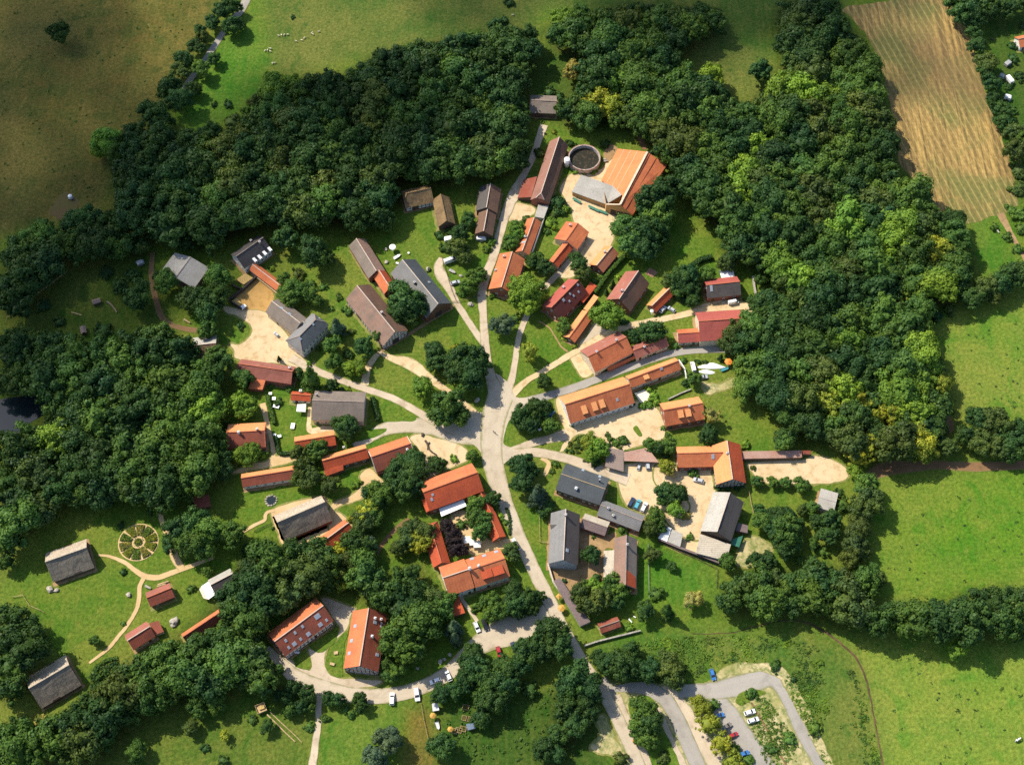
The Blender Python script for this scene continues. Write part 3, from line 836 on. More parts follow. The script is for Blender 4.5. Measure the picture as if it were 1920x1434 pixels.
DOORG = flat('green door paint', (.05, .12, .07, 1), .6, var=.1)
CHIM = flat('chimney brick', (.36, .22, .16, 1), .9, var=.25, scale=4)
LEAD = flat('lead flashing', (.5, .5, .5, 1), .5, .3, var=.1)
GREENT = flat('green tarpaulin', (.035, .16, .10, 1), .6, var=.12)
WOODL = flat('pale timber', (.46, .33, .17, 1), .85, var=.2, scale=2)
STONE = flat('field stone', (.36, .33, .28, 1), .95, var=.3, scale=3)
m_, nt_, b_ = node_mat('window glass')
b_.inputs['Base Color'].default_value = (.03, .035, .04, 1)
b_.inputs['Roughness'].default_value = .08
GLASS = m_
m_, nt_, b_ = node_mat('roof window glass')
b_.inputs['Base Color'].default_value = (.30, .34, .39, 1)
b_.inputs['Roughness'].default_value = .12
RGLASS = m_

_win = {}


def window_mesh(w, h, frame=None):
    k = (w, h, frame.name if frame else '')
    if k not in _win:
        m = MB()
        t = .09
        m.box((0, -.01, 0), (w - 2 * t, .05, h - 2 * t), 1)
        for s in (-1, 1):
            m.box((s * (w - t) / 2, 0, 0), (t, .10, h), 0)
            m.box((0, 0, s * (h - t) / 2), (w - 2 * t, .10, t), 0)
        m.box((0, .012, 0), (.05, .08, h - 2 * t), 0)
        o = m.build('window', [frame or WHITEP, GLASS])
        _win[k] = o.data
        bpy.data.objects.remove(o)
    return _win[k]


def put(name, me, parent, loc, rz=0.0, rot=None):
    o = bpy.data.objects.new(name, me)
    COL.objects.link(o)
    o.parent = parent
    o.location = loc
    o.rotation_euler = rot or (0, 0, rz)
    return o


HOUSES = {}


class House:
    pass


def house(key, name, label, fr, E1, E2, F, he, rise, near, far, wall, f1=1.0, f2=1.0, cat='house', group=None, ridge=None, verge=None,
          win=None, ends=2, barn=False, timber=None, gable=None, over=.4, oy=None, frame=None, winw=1.0, winh=1.25):  # near, far: slope materials; many pairs paint sunlight into a lighter sunward slope
    a, b, c = pt(fr, *E1, he), pt(fr, *E2, he), pt(fr, *F, he)
    u = (b - a)
    u.z = 0
    v = c - a
    if u.x * v.y - u.y * v.x < 0:
        a, b, c = b, a, c + (b - a)
        f1, f2 = f2, f1
        u = b - a
        v = c - a
    L = u.length
    u.normalize()
    w = Vector((-u.y, u.x, 0))
    W = v.dot(w)
    h = House()
    h.L, h.W, h.he, h.rise, h.fr, h.key = L, W, he, rise, fr, key
    base = a + u * L / 2 + w * W / 2
    h.rz = math.atan2(u.y, u.x)
    root = empty(name, label, cat, (base.x, base.y, 0), h.rz, group)
    h.root, h.base, h.u, h.w = root, base, u, w
    l, hw = L / 2, W / 2
    slope = rise / hw
    # roof
    i1, i2 = (1 - f1) * hw * .85, (1 - f2) * hw * .85
    Z = lambda y: he + rise - abs(y) * slope
    A, B = (-l, -hw, he), (l, -hw, he)
    C_, D = (l, hw, he), (-l, hw, he)
    Ra, Rb = (-l + i1, 0, he + rise), (l - i2, 0, he + rise)
    y1, y2 = (1 - f1) * hw, (1 - f2) * hw
    npol, fpol = [A, B], [C_, D]
    if 0 < f2 < 1:
        npol.append((l, -y2, Z(y2)))
    npol += [Rb, Ra]
    if 0 < f1 < 1:
        npol.append((-l, -y1, Z(y1)))
        fpol.append((-l, y1, Z(y1)))
    fpol += [Ra, Rb]
    if 0 < f2 < 1:
        fpol.append((l, y2, Z(y2)))
    vb, fb, mb_ = [], [], []

    def addp(pl, mi):
        b0 = len(vb)
        vb.extend(pl)
        fb.append(list(range(b0, b0 + len(pl))))
        mb_.append(mi)
    addp(npol, 0)
    addp(fpol, 1)
    if f2 < 1:
        addp([(l, -y2, Z(y2)), (l, y2, Z(y2)), Rb], 0)
    if f1 < 1:
        addp([(-l, y1, Z(y1)), (-l, -y1, Z(y1)), Ra], 1)
    bm = bmesh.new()
    bvs = [bm.verts.new((x, y, z - .2)) for x, y, z in vb]
    for f, mi in zip(fb, mb_):
        fc = bm.faces.new([bvs[k] for k in f])
        fc.material_index = mi
    bmesh.ops.remove_doubles(bm, verts=bm.verts, dist=.001)
    # cut into strips so that an old ridge can sag a little
    n = max(2, int(L / 2.2))
    for k in range(1, n):
        x = -l + L * k / n
        bmesh.ops.bisect_plane(bm, geom=bm.verts[:] + bm.edges[:] + bm.faces[:], plane_co=(x, 0, 0), plane_no=(1, 0, 0))
    for yy in (-hw * .5, hw * .5):
        bmesh.ops.bisect_plane(bm, geom=bm.verts[:] + bm.edges[:] + bm.faces[:], plane_co=(0, yy, 0), plane_no=(0, 1, 0))
    seed = len(HOUSES) * 13.7
    sagf = .14 if barn else .06
    for q in bm.verts:
        t = (q.co.x / l)
        if abs(t) < .99 and q.co.z > he + .3:
            q.co.z += sagf * noise.noise(Vector((q.co.x * .22, q.co.y * .3, seed))) * 1.6 - sagf * .8 * (1 - t * t)
    bm.normal_update()
    top = bm.faces[:]
    ext = bmesh.ops.extrude_face_region(bm, geom=top, use_keep_orig=True)
    mv = [g for g in ext['geom'] if isinstance(g, bmesh.types.BMVert)]
    bmesh.ops.translate(bm, verts=mv, vec=(0, 0, .2))
    bmesh.ops.recalc_face_normals(bm, faces=bm.faces)
    me = bpy.data.meshes.new('roof')
    bm.to_mesh(me)
    bm.free()
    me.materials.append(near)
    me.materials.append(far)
    roof = bpy.data.objects.new('roof', me)
    COL.objects.link(roof)
    roof.parent = root
    h.roof = roof
    # ridge and verges
    m = MB()
    rz_ = he + rise
    m.bar((-l + i1, 0, rz_ + .03), (l - i2, 0, rz_ + .03), .32, .18)
    for (f, i, s, y) in ((f1, i1, -1, y1), (f2, i2, 1, y2)):
        if f < 1:
            for t in (-1, 1):
                m.bar((s * l, t * y, Z(y) + .02), (s * (l - i), 0, rz_ + .02), .3, .16)
    mm = ridge or RIDGED
    m.build('ridge_cap', mm, roof)
    if verge:
        m = MB()
        for s, y in ((-1, y1), (1, y2)):
            for t in (-1, 1):
                m.bar((s * (l + .02), t * hw, he + .02), (s * (l + .02), t * y, Z(y) + .02), .3, .14)
        m.build('verge_board', verge, roof)
    # walls
    ix, iy = over, (over if oy is None else oy)
    lx, ly = l - ix, hw - iy
    hwz = he + slope * iy - .24
    m = MB()
    P0 = [(-lx, -ly), (lx, -ly), (lx, ly), (-lx, ly)]
    for k in (0, 2):
        p, q = P0[k], P0[(k + 1) % 4]
        m.poly([(p[0], p[1], 0), (q[0], q[1], 0), (q[0], q[1], hwz), (p[0], p[1], hwz)])
    for s, f in ((1, f2), (-1, f1)):
        ez = he + rise * f - .26
        yy = max(0.0, hw - (ez + .2 - he) / slope) if f < 1 else 0
        pl = [(s * lx, -ly, 0), (s * lx, ly, 0), (s * lx, ly, hwz)]
        if f <= 0:
            pl += [(s * lx, -ly, hwz)]
        elif f < 1:
            pl += [(s * lx, yy, ez), (s * lx, -yy, ez), (s * lx, -ly, hwz)]
        else:
            pl += [(s * lx, 0, he + rise - .3), (s * lx, -ly, hwz)]
        m.poly(pl if s > 0 else list(reversed(pl)), 1 if gable else 0)
    m.build('wall', [wall, gable] if gable else wall, root)
    h.lx, h.ly, h.hwz, h.slope = lx, ly, hwz, slope
    # openings
    rr = random.Random(key)
    stor = 2 if he > 5.4 else 1
    zc0 = 1.45 if stor == 1 else 1.5
    if win is None:
        win = 0 if barn else max(1, int(L / 3.4))
    zs = [zc0] if stor == 1 else [1.5, min(4.3, hwz - .9)]
    for s in (-1, 1):
        if win:
            for z in zs:
                mid = rr.randrange(win)
                for k in range(win):
                    x = -lx + 2 * lx * (k + .5) / win
                    if k == mid and z == zs[0]:
                        d = MB()
                        d.box((0, 0, 1.05), (1.1, .12, 2.1), 0)
                        d.build('door', rr.choice([DOORB, DOORG, DOORB]), root).location = (x, s * (ly + .03), 0)
                        continue
                    put('window', window_mesh(winw, winh, frame), root, (x, s * (ly + .02), z), 0 if s > 0 else math.pi)
        elif barn:
            d = MB()
            d.box((0, 0, 1.5), (3.0, .12, 3.0), 0)
            d.build('barn_door', DOORB, root).location = (rr.uniform(-.4, .4) * lx, s * (ly + .03), 0)
    for s, f in ((1, f2), (-1, f1)):
        if ends and not timber:
            zl = [zc0] + ([he + rise * .28] if rise > 2.6 and f > .3 else []) + ([4.3] if stor == 2 else [])
            for z in zl:
                ne = ends if z < he else max(1, ends - 1)
                for k in range(ne):
                    y = (k + .5) / ne * 2 - 1
                    put('window', window_mesh(.9, 1.1, frame), root, (s * (lx + .02), y * ly * (.8 if z < he else .35), z), -s * math.pi / 2)
        elif barn and not timber:
            d = MB()
            d.box((0, 0, 1.5), (.12, 2.8, 3.0), 0)
            d.build('barn_door', DOORB, root).location = (s * (lx + .03), 0, 0)
    if timber:
        bmat, infill = timber
        for s in (-1, 1):
            m = MB()
            x = s * (lx + .05)
            top_at = lambda y: min(he + rise - .35, he + rise - abs(y) * slope - .3)
            ny_ = max(3, int(W / 1.5))
            for k in range(ny_ + 1):
                y = -ly + 2 * ly * k / ny_
                m.box((x, y, top_at(y) / 2), (.12, .22, top_at(y)))
            z = .3
            while z < he + rise - .8:
                yw = ly if z < hwz else max(.2, (he + rise - z - .3) / slope)
                m.box((x + s * .012, 0, z), (.12, 2 * min(yw, ly), .22))
                z += 1.25
            for t in (-1, 1):
                m.bar((x + s * .024, t * ly * .95, .3), (x + s * .024, t * ly * .55, hwz), .12, .2)
            m.build('timber_frame', bmat, root)
            if barn:
                d = MB()
                d.box((0, 0, 1.6), (.3, 3.0, 3.2), 0)
                d.build('barn_door', DARKW, root).location = (s * (lx + .1), 0, 0)
            else:
                for z in (1.5, he + .35, he + rise * .48):
                    yw = ly if z < he else (he + rise - z - 1.0) / slope
                    nn = 4 if z < he else (3 if z < he + 1 else 1)
                    for k in range(nn):
                        y = ((k + .5) / nn * 2 - 1) * yw * .82
                        put('window', window_mesh(.95, 1.1, frame), root, (s * (lx + .13), y, z), -s * math.pi / 2)
        for s in (-1, 1):
            m = MB()
            nn = max(3, int(L / 1.7))
            for k in range(nn + 1):
                x = -lx + 2 * lx * k / nn
                m.box((x, s * (ly + .05), hwz / 2), (.2, .1, hwz))
            for z in (.25, hwz * .5, hwz - .12):
                m.box((0, s * (ly + .06), z), (2 * lx, .1, .2))
            m.build('timber_frame', bmat, root)
    HOUSES[key] = h
    return h


def roof_point(h, fr, x, y):
    """local point of house h's roof under a survey photo pixel"""
    p0 = EYE
    d = pt(fr, x, y, 0) - EYE
    for side in (-1, 1):
        # plane in local coords: z = he + rise - side*yl*slope
        mw = Matrix.Rotation(-h.rz, 3, 'Z')
        o = mw @ (p0 - Vector((h.base.x, h.base.y, 0)))
        dd = mw @ d
        den = dd.z + side * dd.y * h.slope
        t = (h.he + h.rise - side * o.y * h.slope - o.z) / den
        q = o + dd * t
        if q.y * side >= -.01 and abs(q.y) < h.W / 2 + .5:
            return q, side
    return q, side


def chimney(h, x, y, fr=None, w=.75, hh=1.5, mat=None):
    q, s = roof_point(h, fr or h.fr, x, y)
    m = MB()
    m.box((q.x, q.y, q.z + hh / 2 - .5), (w, w, hh + .6), 0)
    m.box((q.x, q.y, q.z + hh - .15), (w + .16, w + .16, .14), 1)
    m.cyl((q.x, q.y, q.z + hh - .1), .17, .4, 8, 0)
    m.build('chimney', [mat or CHIM, LEAD], h.roof)


def skylight(h, x, y, fr=None, w=.95, l=1.3):
    q, s = roof_point(h, fr or h.fr, x, y)
    a = math.atan(h.slope) * (-s)
    ax = Matrix.Rotation(a, 3, 'X')
    nrm = ax @ Vector((0, 0, 1))
    m = MB()
    m.box(q + nrm * .06, (w, l, .16), 0, ax=ax)
    m.box(q + nrm * .13, (w - .2, l - .2, .06), 1, ax=ax)
    m.build('roof_window', [LEAD, RGLASS], h.roof)


def dormer(h, x, yt, xb, yb, fr=None, w=2.2, mat=None, wall=None):
    """shed dormer from a pixel near its top to one at its front"""
    q, s = roof_point(h, fr or h.fr, x, yt)
    q2, _ = roof_point(h, fr or h.fr, xb, yb)
    x0 = (q.x + q2.x) / 2
    ya, yb_ = q.y, q2.y
    zt = q.z
    zf = q2.z + 1.35
    m = MB()
    hw = w / 2
    zt2 = zt + .06
    m.plate([(x0 - hw - .15, ya, zt2), (x0 + hw + .15, ya, zt2), (x0 + hw + .15, yb_ + s * .3, zf), (x0 - hw - .15, yb_ + s * .3, zf)], .16, 0)
    for t in (-1, 1):
        m.poly([(x0 + t * hw, ya, zt - .1), (x0 + t * hw, yb_, zf - .1), (x0 + t * hw, yb_, q2.z - .1)], 1)
    m.poly([(x0 - hw, yb_, q2.z - .2), (x0 + hw, yb_, q2.z - .2), (x0 + hw, yb_, zf - .12), (x0 - hw, yb_, zf - .12)], 1)
    m.box((x0, yb_ + s * .03, (q2.z + zf) / 2 - .05), (w - .6, .06, .9), 2)
    m.build('dormer', [mat or ORANGE, wall or WOODL, GLASS], h.roof)


def slab(name, label, fr, pts, mat, wall=None, cat='shed', t=.18, parent=None, group=None, part='lean_to', inset=.35, posts=None):
    """mono-pitch or flat roof through the given corners (x, y, z); walls or posts under it"""
    W3 = [pt(fr, x, y, z) for x, y, z in pts]
    c = sum(W3, Vector()) / len(W3)
    c2 = Vector((c.x, c.y, 0))
    if parent:
        mi = Matrix.Translation(Vector((parent.location.x, parent.location.y, 0))) @ Matrix.Rotation(parent.rotation_euler.z, 4, 'Z')
        mi.invert()
        root = parent
    else:
        mi = Matrix.Translation(-c2)
        root = empty(name, label, cat, c2, 0, group)
    loc = [mi @ p for p in W3]
    m = MB()
    m.plate(loc, t)
    if parent:
        ro = m.build(part, mat, root)
    else:
        ro = m.build('roof', mat, root)
    cc = sum(loc, Vector()) / len(loc)
    ins = []
    for p in loc:
        d = Vector((cc.x - p.x, cc.y - p.y, 0))
        ins.append(p + d.normalized() * inset)
    if wall and not posts:
        m = MB()
        n = len(ins)
        ccw = sum(ins[k].x * ins[(k + 1) % n].y - ins[k].y * ins[(k + 1) % n].x for k in range(n)) > 0
        for k in range(n):
            p, q = ins[k], ins[(k + 1) % n]
            qd = [(p.x, p.y, 0), (q.x, q.y, 0), (q.x, q.y, q.z - t + .02), (p.x, p.y, p.z - t + .02)]
            m.poly(qd if ccw else list(reversed(qd)))
        m.build('lean_to_wall' if parent else 'wall', wall, root)
    elif posts:
        for p in ins:
            m = MB()
            m.box((p.x, p.y, (p.z - t) / 2), (.14, .14, p.z - t))
            m.build('post', posts, root)
    return root


# --- north cluster
h = house('oldbarn', 'long_barn', 'long old barn with hipped gable, mottled red and dark brown roof, beside the round tank', 'P', (335, 780), (505, 250), (165, 740), 4, 4.6, BROWN, roof_mat('faded brick tiles', (.27, .135, .10, 1), (.17, .085, .065, 1), (.22, .16, .12, 1), .6), BRICKW, f1=.55, cat='barn', barn=True, ends=0, ridge=RIDGEW)  # near slope: its shade painted in as dark brown tiles
slab('', '', 'P', [(50, 722, 2.2), (102, 560, 2.2), (225, 530, 3.9), (172, 715, 3.9)], RUST, BROWNW, parent=h.root)
slab('link_roof', 'narrow grey sheet roof linking the old barn to the slim orange house', 'P', [(235, 783, 3.0), (327, 795, 3.0), (285, 905, 2.7), (203, 890, 2.7)], LTGREY, GREYW, cat='shed')
h = house('slim', 'slim_house', 'slim orange roofed range with pale ridge south of the old barn', 'P', (155, 1240), (262, 940), (32, 1195), 3, 2.4, ORANGE, ORANGE, CREAM, ridge=RIDGEW, cat='outbuilding')
chimney(h, 118, 1080)
skylight(h, 103, 1120, w=.9, l=2.2)
slab('', '', 'P', [(264, 945, 2.6), (292, 900, 2.6), (186, 1205, 2.2), (162, 1238, 2.4)], LTGREY, GREYW, parent=h.root)
# hall
hall = empty('hall', 'big orange hall with striped roof beside the round tank', 'hall', pt('P', 1060, 640, 0))
HL = lambda x, y, z: pt('P', x, y, z) - hall.location
m = MB()
m.plate([HL(1080, 875, 4.2), HL(1388, 430, 4.2), HL(1212, 310, 7.9), HL(968, 782, 7.9)], .2, 0)
m.plate([HL(948, 282, 4.0), HL(800, 566, 4.0), HL(990, 700, 7.2), HL(968, 782, 7.9), HL(1212, 310, 7.9)], .2, 1)
hr = m.build('roof', [ORANGE, roof_mat('bright hall pantiles', (.62, .225, .085, 1), (.5, .15, .055, 1), None, .4)], hall)
m = MB()
m.bar(HL(968, 782, 8.0), HL(1212, 310, 8.0), .9, .25)
m.bar(HL(845, 780, 6.3), HL(968, 782, 7.95), .5, .2)
m.build('ridge_cap', flat('cream ridge sheet', (.62, .5, .36, 1), .7), hr)
m = MB()
for t in (.22, .45, .68):
    m.bar(HL(948, 282, 4.0).lerp(HL(1212, 310, 7.9), t) + Vector((0, 0, .06)), HL(800, 566, 4.0).lerp(HL(990, 700, 7.2), t * 1.05) + Vector((0, 0, .06)), .2, .1)
m.build('roof_batten', flat('pale batten', (.74, .42, .25, 1), .8), hr)
m = MB()
for t in (.14, .46):
    m.bar(HL(968, 782, 7.9).lerp(HL(1080, 875, 4.2), t) + Vector((0, 0, .08)), HL(1212, 310, 7.9).lerp(HL(1388, 430, 4.2), t) + Vector((0, 0, .08)), .2, .14)
m.build('roof_step', REDBR, hr)
m = MB()
pA, pB, pC, pD, pE = HL(1078, 868, 4.0), HL(1380, 436, 4.0), HL(952, 290, 3.8), HL(808, 566, 3.8), HL(845, 780, 6.0)
for p, q in ((pA, pB), (pB, pC), (pC, pD), (pD, pE)):
    m.poly([(p.x, p.y, 0), (q.x, q.y, 0), tuple(q), tuple(p)])
p, q = pE, pA
m.poly([(p.x, p.y, 0), (q.x, q.y, 0), tuple(q), tuple(HL(968, 784, 7.6)), tuple(p)])
p, q = pB, pC
m.poly([tuple(p), tuple(q), tuple(HL(1210, 316, 7.6))])
m.build('wall', OCHREW, hall)
dv = (pA - pE)
dv.z = 0
for t in (.3, .55, .8):
    m = MB()
    c = pE.lerp(pA, t)
    m.box((c.x + .5 * dv.normalized().y, c.y - .5 * dv.normalized().x * 0 - .1, 1.6), (2.6, .25, 3.2), 0, rz=math.atan2(dv.y, dv.x))
    m.build('arched_door', DARKW, hall)
g = slab('workshop_wing', 'grey roofed low wing attached to the front of the orange hall', 'P', [(535, 667, 3.0), (845, 780, 3.2), (985, 695, 7.0), (905, 615, 6.6), (620, 515, 5.6)], LTGREY, OCHREW, cat='wing')
for a, b_c in (((545, 735), (615, 775)), ((685, 805), (780, 850)), ((785, 845), (850, 872))):
    p, q = pt('P', *a, 0) - g.location, pt('P', *b_c, 0) - g.location
    m = MB()
    m.bar(p + Vector((0, 0, .9)), q + Vector((0, 0, .9)), 1.2, .12)
    m.bar(p + Vector((0, .5, .45)), q + Vector((0, .5, .45)), .1, .8)
    m.build('awning', GREENT, g)
h = house('yardhouse', 'yard_house', 'square orange roofed house on the sandy north yard', 'P', (585, 1187), (692, 1030), (375, 1092), 3.6, 2.8, ORANGE, ORANGE, CREAM, ridge=RIDGEO)
chimney(h, 520, 975)
h = house('yardwing', 'yard_house_wing', 'narrow orange roofed wing below the square yard house', 'P', (412, 1345), (557, 1160), (300, 1325), 2.8, 1.9, REDOR, ORANGE, CREAM, ridge=RIDGEO, cat='outbuilding')
h = house('tilehouse', 'tile_house', 'weathered orange roofed house at the edge of the big dark trees', 'P', (818, 1393), (957, 1222), (688, 1325), 3.2, 2.6, roof_mat('faded orange tiles', (.40, .15, .08, 1), (.27, .09, .05, 1), (.35, .22, .14, 1), .5), LIGHTOR, BRICKW, ridge=RIDGEW)
chimney(h, 832, 1215)
# --- lane north-east
h = house('maroon', 'maroon_house', 'maroon and red roofed house with a row of white skylights', 'Q', (435, 572), (678, 325), (255, 455), 3.8, 4.4, MAROON, CHAPEL, BRICKW, ridge=RIDGEO, verge=None)
for x, y in ((462, 395), (515, 405), (553, 357), (597, 322), (590, 258), (520, 340)):
    skylight(h, x, y, w=1.1 if x < 470 else .8, l=1.3 if x < 470 else 1.)
chimney(h, 462, 290)
slab('', '', 'Q', [(700, 232, 3.0), (762, 267, 2.6), (640, 418, 2.6), (600, 385, 3.2)], REDOR, BRICKW, parent=h.root)
h = house('strip', 'strip_shed', 'long narrow orange roofed shed beside the maroon house', 'Q', (562, 776), (731, 538), (460, 722), 2.6, 1.7, ORANGE, LIGHTOR, BROWNW, ridge=RIDGEO, cat='shed', win=0, ends=1)
slab('', '', 'Q', [(640, 475, 2.6), (735, 345, 2.6), (775, 370, 4.1), (682, 492, 4.1)], LIGHTOR, BROWNW, parent=h.root)
h = house('steep', 'steep_house', 'steep roofed house, red and brown sided, east of the long narrow shed', 'Q', (1060, 500), (1232, 247), (843, 392), 3.6, 5.4, BROWN, PINKRED, BRICKW, ridge=RIDGEW)
chimney(h, 985, 322, hh=1.8)
h = house('smallshed', 'garden_shed', 'small red and orange roofed shed with parked cars beside it', 'R', (240, 505), (402, 345), (153, 440), 2.6, 2.4, REDOR, LIGHTOR, BRICKW, ridge=RIDGEW, cat='shed')
h = house('brickshed', 'brick_shed', 'brick barn with dark sooty roof below the white canopy', 'R', (700, 380), (1003, 348), (668, 213), 3.6, 3.2, DKGREY, CHAPEL, BRICKW, ridge=RIDGEO, cat='barn', win=3)
skylight(h, 735, 290, w=1.1, l=2.6)
h = house('chapel', 'raspberry_barn', 'large raspberry red roofed barn by the edge of the wood', 'R', (632, 765), (1078, 735), (575, 507), 5.2, 4.6, CHAPEL, CHAPEL, CREAM, f2=.45, ridge=RIDGEO, cat='barn', barn=True, ends=0)
h = house('chapelannex', 'raspberry_annex', 'low orange and red annex in front of the raspberry red barn', 'R', (440, 780), (633, 768), (396, 660), 3.0, 2.2, CHAPEL, ORANGE, CREAM, ridge=RIDGEO, cat='outbuilding', ends=1)
h = house('patch', 'patched_house', 'orange roofed house with dark streaks beside the east road', 'Q', (745, 1042), (1088, 865), (608, 848), 4.4, 4.2, ORANGE, PINKRED, CREAM, ridge=RIDGEO)
chimney(h, 935, 765, hh=1.8)
chimney(h, 758, 862, hh=1.)
slab('', '', 'Q', [(852, 1000, 2.6), (1098, 892, 2.6), (1110, 912, 2.2), (860, 1022, 2.2)], ORANGE, BRICKW, parent=h.root)
h = house('patchannex', 'patched_annex', 'low red and pink roofed annex with black chimney along the east road', 'Q', (1112, 922), (1408, 805), (1078, 805), 3.2, 2.0, PINKRED, PINKRED, CREAM, ridge=RIDGEO, cat='outbuilding')
chimney(h, 1185, 825, mat=DARKW)
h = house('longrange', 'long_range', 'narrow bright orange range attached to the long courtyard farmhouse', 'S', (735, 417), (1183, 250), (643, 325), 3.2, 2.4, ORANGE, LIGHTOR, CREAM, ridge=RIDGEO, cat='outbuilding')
skylight(h, 1003, 243, w=1.2)
dormer(h, 862, 300, 872, 345, w=2.0, mat=LIGHTOR)
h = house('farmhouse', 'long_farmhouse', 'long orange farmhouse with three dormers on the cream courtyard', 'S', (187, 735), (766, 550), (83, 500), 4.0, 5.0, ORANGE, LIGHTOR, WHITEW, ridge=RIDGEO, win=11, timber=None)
for x, y in ((300, 575), (392, 545), (458, 520)):
    dormer(h, x, y, x + 25, y + 80, w=2.0, mat=LIGHTOR)
skylight(h, 610, 522)
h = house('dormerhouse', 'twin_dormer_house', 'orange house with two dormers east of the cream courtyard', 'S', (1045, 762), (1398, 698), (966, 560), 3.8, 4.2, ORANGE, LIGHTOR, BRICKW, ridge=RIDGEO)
for x, y in ((1168, 615), (1235, 605)):
    dormer(h, x, y, x + 16, y + 75, w=2.0, mat=LIGHTOR)
chimney(h, 1255, 585, hh=1.2)
g = slab('carport', 'square brown felt roofed open shelter north of the parked cars', 'S', [(515, 950, 3.2), (667, 975, 3.2), (665, 1167, 2.6), (500, 1120, 2.6)], TARBR, None, cat='shelter', posts=WOODL)
g = slab('carport', 'long pale brown roofed open carport with a car under its eave', 'S', [(668, 992, 3.2), (880, 950, 3.2), (982, 1082, 2.6), (668, 1070, 2.6)], PINKBR, None, cat='shelter', posts=WOODL)
h = house('winged', 'winged_house', 'ochre roofed half timbered house with white gable south of the riding arena shed', 'T', (808, 695), (757, 350), (538, 708), 4.2, 4.4, REDOR, LIGHTOR, WHITEW, ridge=RIDGEW, timber=(DARKW, WHITEW))
chimney(h, 638, 432, hh=1.)
h = house('westwing', 'west_wing', 'orange roofed west wing of the half timbered house', 'T', (192, 556), (600, 546), (172, 370), 4.0, 3.4, ORANGE, LIGHTOR, BRICKW, ridge=RIDGEO, cat='wing')
skylight(h, 511, 458, w=1.2, l=2)
g = slab('long_shed', 'long reddish corrugated shed along the riding arena', 'T', [(778, 410, 3.3), (1303, 402, 3.3), (1310, 466, 2.6), (775, 478, 2.6)], PINKBR, BROWNW, cat='shed')
g = slab('shed', 'tiny red roofed shed at the east end of the long arena shed', 'T', [(1312, 403, 2.6), (1390, 404, 2.6), (1390, 436, 2.2), (1312, 434, 2.2)], RUST, BROWNW)
h = house('greybarn', 'grey_barn', 'big barn with pale and dark grey corrugated roof on the east courtyard', 'T', (672, 1218), (787, 865), (390, 1142), 5.2, 4.4, DKGREY, LTGREY, BROWNW, ridge=RIDGEW, cat='barn', barn=True, ends=0)
g = slab('concrete_shed', 'flat stained concrete roofed shed in front of the big grey barn', 'T', [(398, 1150, 4.4), (672, 1245, 4.4), (628, 1392, 3.6), (356, 1320, 3.6)], CONC, GREYW)
g = slab('tarp_shelter', 'green tarpaulin roofed lean-to east of the big grey barn', 'T', [(690, 1195, 3.2), (780, 1165, 2.4), (745, 1270, 2.4), (668, 1245, 3.2)], GREENT, None, posts=WOODL, cat='shelter')
g = slab('tool_shed', 'small grey and blue cluttered shed east of the big grey barn', 'T', [(735, 1050, 3.0), (826, 1075, 2.4), (820, 1142, 2.4), (712, 1120, 3.0)], VIOLBR, BROWNW)
g = slab('white_shed', 'white sheet roofed half of the small court shed', 'T', [(88, 1080, 3.0), (140, 1098, 3.0), (100, 1220, 2.6), (18, 1188, 2.6)], flat('white sheet roof', (.66, .66, .64, 1), .4, .2, var=.15, scale=.6), GREYW, t=.12)
g = slab('grey_shed', 'small grey boarded shed beside the white roofed one', 'T', [(146, 1108, 3.0), (242, 1150, 3.0), (216, 1268, 2.6), (104, 1220, 2.6)], LTGREY, BROWNW)
# --- south-east cluster
h = house('slatehouse', 'slate_house', 'low dark slate roofed house east of the plaza', 'U', (150, 278), (547, 415), (245, 42), 4.2, 2.6, SLATE, SLATE, BROWNW, ridge=flat('tan ridge', (.3, .22, .12, 1), .8), win=7)
skylight(h, 398, 100, w=1.1)
skylight(h, 548, 158, w=1.1)
chimney(h, 335, 270, mat=WHITEP, w=1.0, hh=1.2)
chimney(h, 546, 205, mat=DARKW, hh=2.2, w=.5)
h = house('greyrow', 'grey_row', 'grey roofed cottage row south of the slate house with parked cars behind', 'U', (520, 507), (897, 652), (592, 372), 3.4, 2.6, GREY, GREY, BRICKW, ridge=RIDGED)
chimney(h, 668, 512, hh=1.)
chimney(h, 625, 445, mat=DARKW, hh=.8)
h = house('greyhouse', 'tall_grey_house', 'tall long grey and brown roofed house with pale blue clad gable', 'U', (350, 955), (370, 500), (85, 938), 5.6, 4.8, roof_mat('brown grey tiles', (.095, .078, .07, 1), (.06, .05, .046, 1), None, .5), GREY, BRICKW, ridge=RIDGEW, gable=BLUEGREY, ends=3)
chimney(h, 243, 510)
skylight(h, 256, 820, w=1.4)
slab('', '', 'U', [(100, 590, 6.0), (180, 590, 8.2), (122, 668, 6.0)], DKGREY, None, parent=h.root, part='cross_roof')
h = house('linkshed', 'link_shed', 'low shed with pale and brown roof halves between the grey houses', 'U', (592, 690), (368, 612), (640, 565), 2.8, 1.5, VIOLBR, CONC, BRICKW, ridge=RIDGED, cat='shed')
h = house('patchbarn', 'patched_barn', 'grey brown barn with a red patch in its roof beside the lawn', 'U', (876, 1166), (882, 720), (670, 1125), 4.2, 3.8, GREYBR, MIXBR, BRICKW, ridge=RIDGED, cat='barn', barn=True, ends=0)
chimney(h, 793, 775)
q1, _ = roof_point(h, 'U', 784, 985)
q2, _ = roof_point(h, 'U', 868, 1060)
q3, _ = roof_point(h, 'U', 872, 1160)
q4, _ = roof_point(h, 'U', 782, 1125)
m = MB()
m.plate([q + Vector((0, 0, .07)) for q in (q1, q2, q3, q4)], .05)
m.build('roof_patch', REDOR, h.roof)['label'] = 'bright red tiled patch of the roof'
slab('', '', 'U', [(583, 822, 2.6), (700, 815, 4.6), (697, 1070, 4.6), (580, 1082, 2.6)], CONC, BRICKW, parent=h.root)
